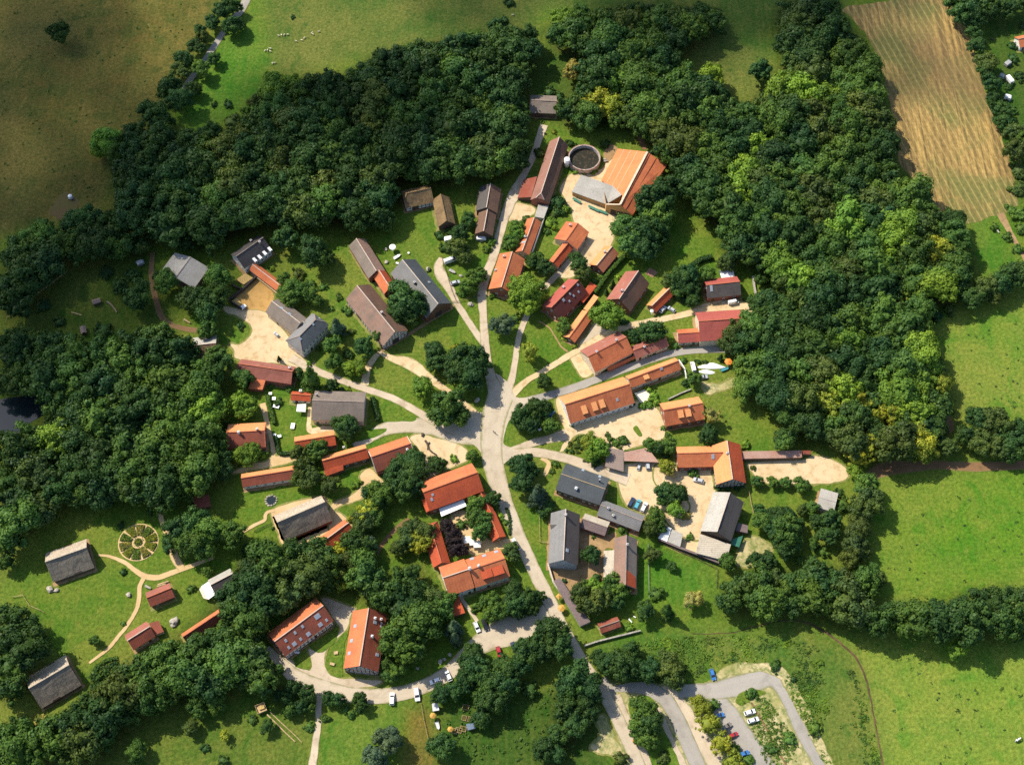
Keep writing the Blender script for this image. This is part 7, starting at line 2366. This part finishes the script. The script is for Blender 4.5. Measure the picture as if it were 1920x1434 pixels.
# --- hedges
def hedge(fr, pts, w, h_, label, shade='m', n=None):
    P3 = [pt(fr, x, y) for x, y in pts]
    c = sum(P3, Vector()) / len(P3)
    S = smooth_line([p - c for p in P3], 6)
    S.append(P3[-1] - c) if False else None
    gg = np.random.default_rng(int(abs(c.x * 13 + c.y * 7)) + 3)
    V, F, nv = [], [], 0
    for k in range(len(S) - 1):
        a, b = S[k], S[k + 1]
        d = b - a
        ln = d.length
        if ln < .01:
            continue
        u = np.array(d.normalized())
        s = np.array([-u[1], u[0], 0])
        m_ = int(ln * (2 * h_ + w) * 9)
        t_ = gg.uniform(0, ln, m_)
        side = gg.uniform(-(h_ + w / 2), h_ + w / 2, m_)
        y_ = np.clip(side, -w / 2, w / 2)
        z_ = np.where(np.abs(side) > w / 2, h_ - (np.abs(side) - w / 2), h_)
        nn = np.where((np.abs(side) > w / 2)[:, None], np.sign(side)[:, None] * s, np.array([0, 0, 1.0]))
        cen = np.array(a) + t_[:, None] * u + y_[:, None] * s
        cen[:, 2] = z_ + gg.normal(0, .09, m_)
        cen[:, :2] += gg.normal(0, .07, (m_, 2))
        v, f = quads(cen, unit(nn + .6 * gg.normal(size=nn.shape)), gg.uniform(.28, .52, m_), gg)
        V.append(v)
        F.append(f + nv)
        nv += len(v)
        cb = [np.array(a) + s * (w / 2 - .1) * q1 + np.array([0, 0, zz]) for q1 in (-1, 1) for zz in (0, h_ - .1)] + [np.array(b) + s * (w / 2 - .1) * q1 + np.array([0, 0, zz]) for q1 in (-1, 1) for zz in (0, h_ - .1)]
        V.append(np.array(cb))
        F.append(np.array([[0, 1, 5, 4], [2, 6, 7, 3], [1, 3, 7, 5], [0, 2, 3, 1], [4, 5, 7, 6]]) + nv)
        nv += 8
    o = bpy.data.objects.new('hedge', arr_mesh('hedge', np.concatenate(V), np.concatenate(F), LEAF))
    COL.objects.link(o)
    o.location = c
    o.color = SHADE[shade][0] + (1,)
    return tag(o, label, 'hedge')


hedge('P', [(1015, 1245), (950, 1320), (850, 1430), (745, 1590)], 1.6, 2.4, 'tall straight clipped hedge running down beside the weathered tile house', 'm')
hedge('Y', [(488, 395), (505, 480), (535, 590), (550, 650)], 1.5, 1.6, 'clipped hedge along the gravel track by the garden tent', 'm')
hedge('Y', [(562, 765), (575, 850), (600, 915), (690, 915)], 1.4, 1.4, 'L-shaped clipped hedge at the gravel court', 'd')
hedge('B1', [(655, 800), (665, 850), (685, 925)], 1.8, 2.0, 'tall dark hedge closing the green beside the large grey house', 'd')
hedge('C1', [(470, 195), (400, 300)], 1.2, 1.2, 'low hedge between the maroon house annex and the long narrow shed', 'd')
hedge('R', [(440, 790), (560, 785), (700, 772), (820, 765)], 1.3, 1.2, 'hedge strip under the eave of the raspberry red barn', 'd')
hedge('Q', [(755, 1055), (900, 1000), (1110, 930), (1280, 870)], 1.2, 1.2, 'hedge strip between streaked orange house and asphalt road', 'd')
hedge('R', [(570, 90), (640, 45), (740, 20)], 2.2, 1.8, 'curved garden hedge in the clearing behind the brick shed', 'd')
hedge('L', [(1000, 60), (1030, 150), (1030, 300)], .9, .9, 'low hedge between the inn arm and the through road', 'd')
hedge('C2', [(470, 680), (560, 620), (620, 700)], .1, .1, 'tuft line', 'd') if False else None
hedge('A2', [(520, 960), (540, 890), (600, 850), (660, 835)], 1.2, .7, 'curved vegetable row at the edge of the museum trees, outermost', 'm')
hedge('A2', [(545, 970), (565, 910), (610, 880), (665, 860)], 1.2, .6, 'curved vegetable row at the edge of the museum trees, inner', 'd')


# --- walls and fences
def wall_run(fr, pts, h_, w, mat, label, name='garden_wall', cat='wall', cap=None):
    P3 = [pt(fr, x, y) for x, y in pts]
    c = sum(P3, Vector()) / len(P3)
    m, mc = MB(), MB()
    for a, b in zip(P3[:-1], P3[1:]):
        a, b = a - c, b - c
        m.bar(a + Vector((0, 0, h_ / 2)), b + Vector((0, 0, h_ / 2)), w, h_)
        mc.bar(a + Vector((0, 0, h_ + .05)), b + Vector((0, 0, h_ + .05)), w + .16, .1)
    r = empty(name, label, cat, c)
    m.build('wall', mat, r)
    mc.build('coping', cap or mat, r)
    return r


def fence_run(fr, pts, h_, label, mat=None, step=2.4):
    P3 = [pt(fr, x, y) for x, y in pts]
    c = sum(P3, Vector()) / len(P3)
    r = empty('fence', label, 'fence', c)
    m = MB()
    n_posts = 0
    for a, b in zip(P3[:-1], P3[1:]):
        a, b = a - c, b - c
        for z in (h_ * .45, h_ * .9):
            m.bar(a + Vector((0, 0, z)), b + Vector((0, 0, z)), .07, .12)
        n_ = max(1, int((b - a).length / step))
        for k in range(n_):
            p = a.lerp(b, k / n_)
            if n_posts < 60:
                q = MB()
                q.box((p.x, p.y, h_ / 2), (.14, .14, h_))
                q.build('post', mat or WOODL, r)
                n_posts += 1
    m.build('rail', mat or WOODL, r)
    return r


wall_run('W', [(150, 690), (270, 600), (390, 488)], 2.0, .5, DARKW, 'dark high wall of the farm pen facing the trees', cap=DARKW)
wall_run('W', [(150, 700), (260, 775)], 1.6, .4, DARKW, 'short dark wall of the farm pen facing the sandy yard')
wall_run('W', [(390, 490), (500, 575), (580, 640)], 1.4, .35, WOODL, 'pale boarded wall in front of the orange stable')
wall_run('W', [(165, 555), (265, 600)], 1.3, .3, BROWNW, 'low brown board wall around the hay bays')
wall_run('T', [(18, 1212), (200, 1290), (380, 1355), (560, 1425)], 2.2, .7, DARKW, 'long dark board wall closing the south side of the east courtyard', cap=VIOLBR)
wall_run('U', [(80, 945), (130, 1110), (240, 1270), (340, 1434)], 1.8, .3, WHITEW, 'pale wall strip along the roadside shed', cap=RIDGEW)
wall_run('C2', [(405, 770), (480, 745), (600, 715), (720, 685)], 1.2, .4, STONE, 'low stone wall above the ditch by the red shed')
wall_run('S', [(1065, 525), (1180, 470), (1270, 435)], .8, .3, STONE, 'low stone edging of the lawn behind the twin dormer house')
wall_run('R', [(440, 945), (490, 1020), (510, 1110)], 1.6, .3, WHITEW, 'white garden wall at the end of the narrow orange range')
wall_run('R', [(1105, 190), (1118, 290), (1135, 380), (1130, 430)], 1.2, .7, STONE, 'rubble wall at the wood edge near the brick shed')
fence_run('U', [(5, 480), (8, 620), (12, 750), (90, 755)], 1.2, 'timber garden fence west of the tall grey house')
fence_run('V', [(610, 770), (650, 900), (700, 1070), (740, 1170)], 1.1, 'fence between sandy lane and small green', BROWNW)
fence_run('X', [(1020, 560), (1090, 560), (1200, 530), (1290, 500)], 1.1, 'brown fence joining the slate barn and the north lane', BROWNW)
fence_run('T', [(830, 770), (850, 880), (880, 1010)], 1.1, 'fence running down the lawn east of the half timbered house')
fence_run('T', [(850, 725), (1000, 735), (1200, 730), (1420, 760)], 1.2, 'fence below the riding arena shrubs', BROWNW)
fence_run('A2', [(75, 495), (130, 485), (170, 545), (230, 570), (250, 585)], 1.0, 'short curved rail fence at the west edge of the open lawn')
fence_run('B2', [(925, 1090), (940, 1180), (965, 1290)], 1.1, 'fence between brown meadow strip and allotment')
fence_run('U', [(980, 770), (985, 1000), (990, 1250)], 1.0, 'wire fence along the lawn beside the patched barn', GREYP)
fence_run('U', [(1075, 745), (1250, 830), (1430, 905), (1600, 990), (1590, 1160)], 1.0, 'fence along the upper and outer edge of the lower lawn', BROWNW)
fence_run('K', [(180, 750), (260, 710), (340, 675)], 1.0, 'dark paling by the kitchen garden of the thatched yard barn', DARKW)
fence_run('A1', [(40, 350), (220, 210), (380, 90)], 1.1, 'fence crossing the shaded west garden')


# --- garden tables, benches, stones, logs, beds
def table_set(fr, x, y, label, mat=None, rz=0.0, w=1.6, d=.9):
    p = pt(fr, x, y)
    r = empty('garden_table', label, 'garden table', (p.x, p.y, 0), rz)
    m = MB()
    m.box((0, 0, .74), (w, d, .06))
    m.build('tabletop', mat or CANVAS, r)
    for sx in (-1, 1):
        for sy in (-1, 1):
            m = MB()
            m.box((sx * (w / 2 - .1), sy * (d / 2 - .1), .35), (.08, .08, .7))
            m.build('leg', mat or CANVAS, r)
    return r


for fr_, x, y, lb, w_, d_ in (('Y', 513, 378, 'small white table at the upper end of the clipped hedge', 1.4, 1.2), ('Y', 545, 423, 'round-looking white table beside the clipped hedge', 1.5, 1.4), ('Y', 565, 492, 'long white table on the lawn by the dark shrub', 2.6, 1.5),
                               ('Y', 713, 668, 'large white table in the middle of the tent lawn', 1.6, 2.6), ('Y', 552, 745, 'small white table at the corner of the low hedge', 1.2, .9), ('Y', 592, 760, 'white table with bench by the low hedge corner', 1.7, 1.2),
                               ('V', 316, 745, 'small white table on the shaded lawn', .8, .8), ('V', 215, 836, 'white table in the bushes by the slate barn', 1.2, .8), ('Z', 830, 1082, 'pale table under the inn awning edge', 1.5, .9), ('Z', 845, 1110, 'pale table on the inn terrace', 1.5, .9),
                               ('Z', 905, 1095, 'pale table on the inn terrace by the garden trees', 1.5, .9), ('Z', 930, 1120, 'pale table at the end of the inn terrace', 1.5, .9), ('M', 765, 642, 'wooden table ring on the lens shaped lawn', 1.6, 1.2), ('M', 733, 742, 'wooden bench table low on the lens shaped lawn', 1.8, 1.0),
                               ('M', 420, 640, 'white table in front of the long red house', 1.6, .8)):
    table_set(fr_, x, y, lb, None if 'white' in lb else WOODL, rt.uniform(-.3, .3), w_, d_)


def boulder(fr, x, y, r_, label, mat=None):
    p = pt(fr, x, y)
    v = I2[0].copy()
    gg = np.random.default_rng(int(x * 7 + y))
    v *= (1 + .16 * gg.normal(size=(len(v), 1))) * np.array([1, .8, .6]) * r_
    o = mesh_obj('boulder', [tuple(q) for q in v], [list(f) for f in I2[1]], mat or STONE)
    o.location = (p.x, p.y, r_ * .35)
    o.rotation_euler = (0, 0, x)
    return tag(o, label, 'boulder')


PALE = flat('pale stone', (.38, .34, .28, 1), .9, var=.2)
for fr_, x, y, r_, lb in (('V', 870, 1200, 1.2, 'large pale boulder on the green by the orange lane house'), ('A2', 282, 452, 1.5, 'pale boulder below the northern thatched house, larger of two'), ('A2', 318, 456, 1.0, 'pale boulder below the northern thatched house, smaller of two'),
                          ('A2', 722, 482, 1.1, 'pale boulder beside the winding footpath'), ('Z', 1025, 55, 1.2, 'mossy boulder on the green under the dark plaza tree'), ('B2', 1032, 855, 1.0, 'pale boulder on the loop road verge, lower'), ('B2', 1055, 842, .8, 'pale boulder on the loop road verge, middle'), ('B2', 1086, 818, .8, 'pale boulder on the loop road verge, upper'),
                          ('B2', 905, 892, .7, 'white stone under the trees above the loop road'), ('R', 845, 420, .9, 'pale boulder on the drive by the white van'), ('P', 835, 392, 1.2, 'pale boulder near the foot of the round tank'), ('V', 115, 708, .9, 'grey stone beside the round white parasol'), ('V', 118, 824, 1.0, 'grey stone by the slate barn corner'), ('V', 492, 885, 1.2, 'round pale stone trough by the sandy lane'),
                          ('V', 785, 945, .8, 'grey stone on the small green behind the silver car'), ('A2', 975, 635, 2.0, 'pale spoil heap between the red cottages')):
    boulder(fr_, x, y, r_, lb, PALE)


def log(fr, pts, rad, label, mat=None, name='dead_trunk', cat='log'):
    P3 = [pt(fr, x, y, rad) for x, y in pts]
    c = P3[0]
    m = MB()
    vs, fs = [], []
    S = smooth_line([p - c for p in P3], 3)
    for k, p in enumerate(S):
        d = (S[min(k + 1, len(S) - 1)] - S[max(k - 1, 0)]).normalized()
        s = Vector((-d.y, d.x, 0))
        rr = rad * (1 - .5 * k / len(S))
        for e in range(7):
            a = 2 * math.pi * e / 7
            vs.append(tuple(p + s * math.cos(a) * rr + Vector((0, 0, 1)) * (math.sin(a) * rr)))
        if k:
            b = len(vs) - 14
            for e in range(7):
                fs.append([b + e, b + (e + 1) % 7, b + 7 + (e + 1) % 7, b + 7 + e])
    fs += [list(range(7)), list(reversed(range(len(vs) - 7, len(vs))))]
    o = mesh_obj(name, vs, fs, mat or BARK)
    o.location = c
    return tag(o, label, cat)


log('Z', [(560, 410), (580, 440), (590, 480), (625, 515), (660, 535)], .5, 'dark dead trunk lying in the sand garden, lower piece')
log('Z', [(600, 425), (585, 450), (580, 490)], .35, 'dark forked branch lying in the sand garden')
log('Z', [(530, 372), (545, 350), (525, 348)], .5, 'dark root stump at the road edge of the sand garden', name='stump', cat='stump')
log('A1', [(600, 255), (630, 280), (655, 315)], .45, 'long curved log on the shaded west garden lawn', flat('silver wood', (.25, .19, .13, 1), .9, var=.2))
log('A1', [(400, 315), (460, 332)], .3, 'pale straight log on the shaded lawn', WOODL)
log('A2', [(885, 425), (945, 405)], .5, 'stacked pale log behind the small red barn, upper', WOODL)
log('A2', [(880, 435), (930, 420)], .45, 'stacked pale log behind the small red barn, lower', WOODL)
log('A2', [(815, 430), (845, 445)], .6, 'thick grey log beside the small red barn', PALE)
log('C2', [(655, 615), (672, 635)], .35, 'white peeled log beside the rusty shed', WHITEP)
log('C2', [(680, 600), (694, 608)], .3, 'short white log beside the rusty shed', WHITEP)
log('A1', [(1030, 355), (1065, 375)], .5, 'brown log at the trees by the footpath', WOODL)
log('D0', [(1285, 1290), (1295, 1305)], .4, 'grey stump by the field gate', PALE, 'stump', 'stump')
log('D0', [(1250, 215), (1265, 225)], .4, 'dark stump on the east garden lawn', None, 'stump', 'stump')
for fr_, x, y, dx, dy, lb in (('A1', 545, 265, 20, -6, 'dark tarred hut on the shaded west garden lawn'), ('A1', 472, 425, 6, 26, 'narrow brown hut at the lower end of the shaded lawn')):
    p, q = pt(fr_, x, y), pt(fr_, x + dx, y + dy)
    r = empty('garden_hut', lb, 'hut', (p.x, p.y, 0), math.atan2(q.y - p.y, q.x - p.x))
    m = MB()
    m.box((0, 0, .9), (3.2, 2.0, 1.8))
    m.build('wall', BROWNW, r)
    m = MB()
    m.plate([(-1.8, -1.2, 1.8), (1.8, -1.2, 1.8), (1.8, 0, 2.5), (-1.8, 0, 2.5)], .1)
    m.plate([(-1.8, 1.2, 1.8), (1.8, 1.2, 1.8), (1.8, 0, 2.52), (-1.8, 0, 2.52)], .1)
    m.build('roof', TARBR, r)
    m = MB()
    m.box((1.62, 0, .85), (.06, .8, 1.6))
    m.build('door', DOORB, r)
# garden pond on the west lawn
p = pt('K', 328, 470)
r = empty('garden_pond', 'small round garden pond ringed with pale stones', 'garden pond', (p.x, p.y, 0))
m = MB()
m.cyl((0, 0, .03), 2.0, .08, 24)
m.build('water', WATER, r)
gg = random.Random(4)
for k in range(13):
    a = 2 * math.pi * k / 13
    v = I1[0] * np.array([gg.uniform(.4, .7), gg.uniform(.35, .5), .35])
    o = mesh_obj('stone', [tuple(q) for q in v], [list(f) for f in I1[1]], PALE, r)
    o.location = (2.1 * math.cos(a) * gg.uniform(.95, 1.15), 2.1 * math.sin(a) * gg.uniform(.95, 1.15), .15)
# allotment
s_ = slab('allotment_shed', 'white roofed allotment shed by the dark trees', 'B2', [(985, 1088, 2.4), (1018, 1084, 2.4), (1026, 1126, 2.1), (990, 1132, 2.1)], flat('white sheet roof', (.66, .66, .64, 1)), BROWNW)
s_ = slab('allotment_shed', 'blue grey roofed allotment shed at the lower right corner', 'B2', [(1176, 1204, 2.3), (1224, 1194, 2.3), (1231, 1226, 2.0), (1186, 1238, 2.0)], roof_mat('blue grey sheet', (.16, .21, .28, 1), (.1, .13, .17, 1), None, .4, .3), BROWNW)
for k, (x, y, lb) in enumerate(((1110, 1243, 'raised bed at the west end of the allotment row'), (1135, 1240, 'raised bed in the middle of the allotment row'), (1160, 1232, 'raised bed next to the blue grey shed'), (1175, 1110, 'raised bed at the upper edge of the allotment'), (1170, 1172, 'small raised bed by the white chairs'), (1195, 1178, 'small raised bed nearest the allotment hedge'))):
    p = pt('B2', x, y)
    r = empty('raised_bed', lb, 'raised bed', (p.x, p.y, 0), -.25, 'raised beds of the allotment')
    m = MB()
    for s in (-1, 1):
        m.box((0, s * .9, .25), (2.4, .1, .5))
        m.box((s * 1.15, 0, .25), (.1, 1.7, .5))
    m.build('frame', WOODL, r)
    m = MB()
    m.box((0, 0, .2), (2.2, 1.7, .4))
    m.build('soil', bedm, r)
boat('B2', 1018, 1215, 10, 34, 3.4, 'pale grey upturned boat in the allotment', LEAD)
# timber wagon with rails
p = pt('M', 98, 1142)
q = pt('M', 150, 1120)
r = empty('hay_wagon', 'yellow timber hay wagon on the west slope below the trees', 'wagon', (p.x, p.y, 0), math.atan2(q.y - p.y, q.x - p.x))
m = MB()
m.box((0, 0, 1.0), (3.6, 3.4, .2))
m.build('platform', WOODL, r)
m = MB()
for s in (-1, 1):
    m.box((0, s * 1.65, 1.5), (3.6, .1, .8))
    m.box((s * 1.75, 0, 1.5), (.1, 3.2, .8))
m.build('side_rail', WOODL, r)
m = MB()
m.box((.3, .2, 1.35), (2.0, 1.6, .6))
m.build('hay_load', flat('straw', (.5, .34, .12, 1), .95, var=.3, scale=3), r)
for sx in (-1, 1):
    for sy in (-1, 1):
        w_ = MB()
        w_.cyl((0, 0, -.1), .45, .2, 14)
        o = w_.build('wheel', BROWNW, r)
        o.location, o.rotation_euler = (sx * 1.2, sy * 1.5, .45), (math.pi / 2, 0, 0)
log('M', [(148, 1190), (230, 1270), (320, 1360), (400, 1434)], .28, 'long straight pale pole lying downhill, lower of two', WOODL, 'timber_pole', 'pole')
log('M', [(175, 1165), (270, 1260), (370, 1350), (460, 1440)], .2, 'long straight pale pole lying downhill, upper of two', WOODL, 'timber_pole', 'pole')
# hay bays in the pen
for pts_, lb in (([(205, 510), (290, 455), (360, 495), (275, 555)], 'straw filled bay beside the orange stable'), ([(170, 700), (215, 675), (260, 725), (225, 755)], 'straw filled bay at the corner of the pen wall')):
    P3 = [pt('W', x, y) for x, y in pts_]
    c = sum(P3, Vector()) / 4
    m = MB()
    m.prism([(p.x - c.x, p.y - c.y) for p in P3], 0, 1.1)
    o = m.build('straw_bay', flat('straw', (.5, .34, .12, 1), .95, var=.3, scale=3))
    o.location = c
    tag(o, lb, 'straw bay')
# pink sandbox-like brick square on the lawn
area('brick_square', 'square of red bricks set into the shaded lawn', 'Q', [(1193, 160), (1235, 105), (1310, 145), (1260, 192)], flat('brick paving', (.33, .17, .11, 1), .9, var=.25, scale=2), .06, cat='paving', amp=.1, smooth=False)
area('woodland_path', 'reddish earth path into the wood behind the orange hall', 'P', [(1060, 70), (1110, 60), (1160, 180), (1210, 270), (1170, 290), (1120, 180)], EARTH, .05, cat='path')
area('gravel_patch', 'grey gravel patch at the corner of the orange hall', 'P', [(820, 330), (880, 245), (950, 285), (900, 370), (850, 410)], DIRT, .065, cat='ground')


# --- rough vegetation: uncountable tufts
def tufts(name, label, polys, dens, h_, mat, seed):
    gg = np.random.default_rng(seed)
    C_ = []
    for poly in polys:
        W3 = [at(x, y) for x, y in poly]
        wx = [p.x for p in W3]
        wy = [p.y for p in W3]
        n = int((max(wx) - min(wx)) * (max(wy) - min(wy)) * dens)
        x = gg.uniform(min(wx), max(wx), n)
        y = gg.uniform(min(wy), max(wy), n)
        k = in_poly(x, y, [(p.x, p.y) for p in W3])
        x, y = x[k], y[k]
        # clumpy: keep more where a slow noise is high
        keep = np.array([noise.noise(Vector((a * .07, b * .07, seed))) + .5 * noise.noise(Vector((a * .3, b * .3, seed))) for a, b in zip(x, y)]) > gg.uniform(-.3, .5, len(x))
        C_.append(np.stack([x[keep], y[keep], np.zeros(keep.sum())], -1))
    c = np.concatenate(C_)
    n = len(c)
    per = 6
    cc = np.repeat(c, per, 0)
    cc[:, :2] += gg.normal(0, .28, (n * per, 2))
    cc[:, 2] = gg.uniform(.08, 1, n * per) * h_ * np.repeat(gg.uniform(.4, 1.3, n), per)
    v, f = quads(cc, unit(gg.normal(size=cc.shape) * .8 + np.array([0, 0, 1.0])), gg.uniform(.3, .75, n * per), gg)
    o = bpy.data.objects.new(name, arr_mesh(name, v, f, mat))
    COL.objects.link(o)
    return tag(o, label, 'vegetation', kind='stuff')


WEED = leaf_mat('weeds', True, 'lmo')
TUSS = leaf_mat('tussock grass', True, 'mmo')
tufts('weeds', 'waist high weeds and nettles on the bank above the car park', [[(1120, 1215), (1250, 1195), (1400, 1190), (1580, 1215), (1620, 1300), (1650, 1434), (1545, 1434), (1480, 1300), (1440, 1240), (1340, 1245), (1290, 1285), (1140, 1275)]], 2.2, .3, WEED, 1)
tufts('weeds', 'grassy weeds on the middle strip of the car park', [[(1385, 1310), (1420, 1320), (1500, 1440), (1440, 1440)], [(1405, 1295), (1440, 1310), (1500, 1400), (1480, 1420)]], 3.0, .35, WEED, 6)
tufts('undergrowth', 'dark undergrowth on the shaded slope south of the loop road', [[(840, 1320), (940, 1290), (1040, 1290), (1100, 1330), (1090, 1434), (840, 1434)]], .35, .7, TUSS, 2)
tufts('field_tussocks', 'scattered dark tussocks on the west field', [[(0, 0), (420, 0), (330, 170), (215, 330), (200, 380), (0, 460)]], .03, .3, TUSS, 3)
tufts('meadow_tussocks', 'scattered green tussocks on the east meadows', [[(1640, 1230), (1920, 1230), (1920, 1434), (1680, 1434)], [(1660, 900), (1920, 890), (1920, 1080), (1650, 1110)], [(1770, 640), (1920, 600), (1920, 790), (1800, 760)]], .04, .3, TUSS, 4)
# ------------------------------------------------------------------ light
SUN_AZ = math.atan2(.57, -.82)          # towards the sun, measured from +x
SUN_EL = R(48)
sd = bpy.data.lights.new('sun', 'SUN')
sd.energy, sd.angle, sd.color = SUN_E, R(.5), (1.0, .915, .77)
sun = bpy.data.objects.new('sun', sd)
COL.objects.link(sun)
to = Vector((math.cos(SUN_AZ) * math.cos(SUN_EL), math.sin(SUN_AZ) * math.cos(SUN_EL), math.sin(SUN_EL)))
sun.rotation_euler = to.to_track_quat('Z', 'Y').to_euler()
sun.location = (0, 0, 900)
w = bpy.data.worlds.new('World')
SC.world = w
w.use_nodes = True
nt = w.node_tree
sky = nt.nodes.new('ShaderNodeTexSky')
sky.sky_type, sky.sun_disc = 'NISHITA', False
sky.sun_elevation = SUN_EL
sky.sun_rotation = math.pi / 2 - SUN_AZ
bg = nt.nodes['Background']
nt.links.new(sky.outputs[0], bg.inputs['Color'])
bg.inputs['Strength'].default_value = SKY_S
vs_ = SC.view_settings
vs_.view_transform, vs_.look, vs_.gamma, vs_.exposure = 'Standard', 'None', 1.0, EXPO
vs_.use_curve_mapping = False
SC.cycles.max_bounces = 6
SC.cycles.diffuse_bounces = 2
SC.cycles.glossy_bounces = 2
SC.cycles.transmission_bounces = 3
SC.cycles.transparent_max_bounces = 6
SC.cycles.use_denoising = False
SC.cycles.denoiser = 'OPENIMAGEDENOISE'
SC.cycles.denoising_input_passes = 'RGB_ALBEDO_NORMAL'

# ------------------------------------------------------------------ unseen clouds, added so their shade falls on the north and west
m_, nt_, b_ = node_mat('cloud vapour')
b_.inputs['Base Color'].default_value = (.9, .9, .9, 1)
b_.inputs['Roughness'].default_value = 1
tp_ = N(nt_, 'ShaderNodeBsdfTransparent')
ms_ = N(nt_, 'ShaderNodeMixShader')
ms_.inputs[0].default_value = CLOUD_D
nt_.links.new(tp_.outputs[0], ms_.inputs[1])
nt_.links.new(b_.outputs[0], ms_.inputs[2])
nt_.links.new(ms_.outputs[0], nt_.nodes['Material Output'].inputs['Surface'])
gc = np.random.default_rng(3)
for ci, (lab, blobs) in enumerate(CLOUDS):
    V, F, nv = [], [], 0
    c0 = None
    for (px, py, rad, n_) in blobs:
        g0 = at(px, py)
        for k in range(n_):
            hgt = 1500 + gc.uniform(-40, 60)
            q = np.array(g0 + to * (hgt / to.z)) + np.append(gc.normal(0, rad * .45, 2), 0)
            r_ = rad * gc.uniform(.45, .8)
            v = I2[0] * (1 + .1 * gc.normal(size=(len(I2[0]), 1))) * np.array([r_, r_, r_ * .35]) + q
            V.append(v)
            F.append(np.concatenate([I2[1], I2[1][:, 2:3]], 1) + nv)
            nv += len(v)
    o = bpy.data.objects.new('cloud', arr_mesh('cloud', np.concatenate(V), np.concatenate(F), m_))
    COL.objects.link(o)
    tag(o, lab, 'cloud', kind='structure')
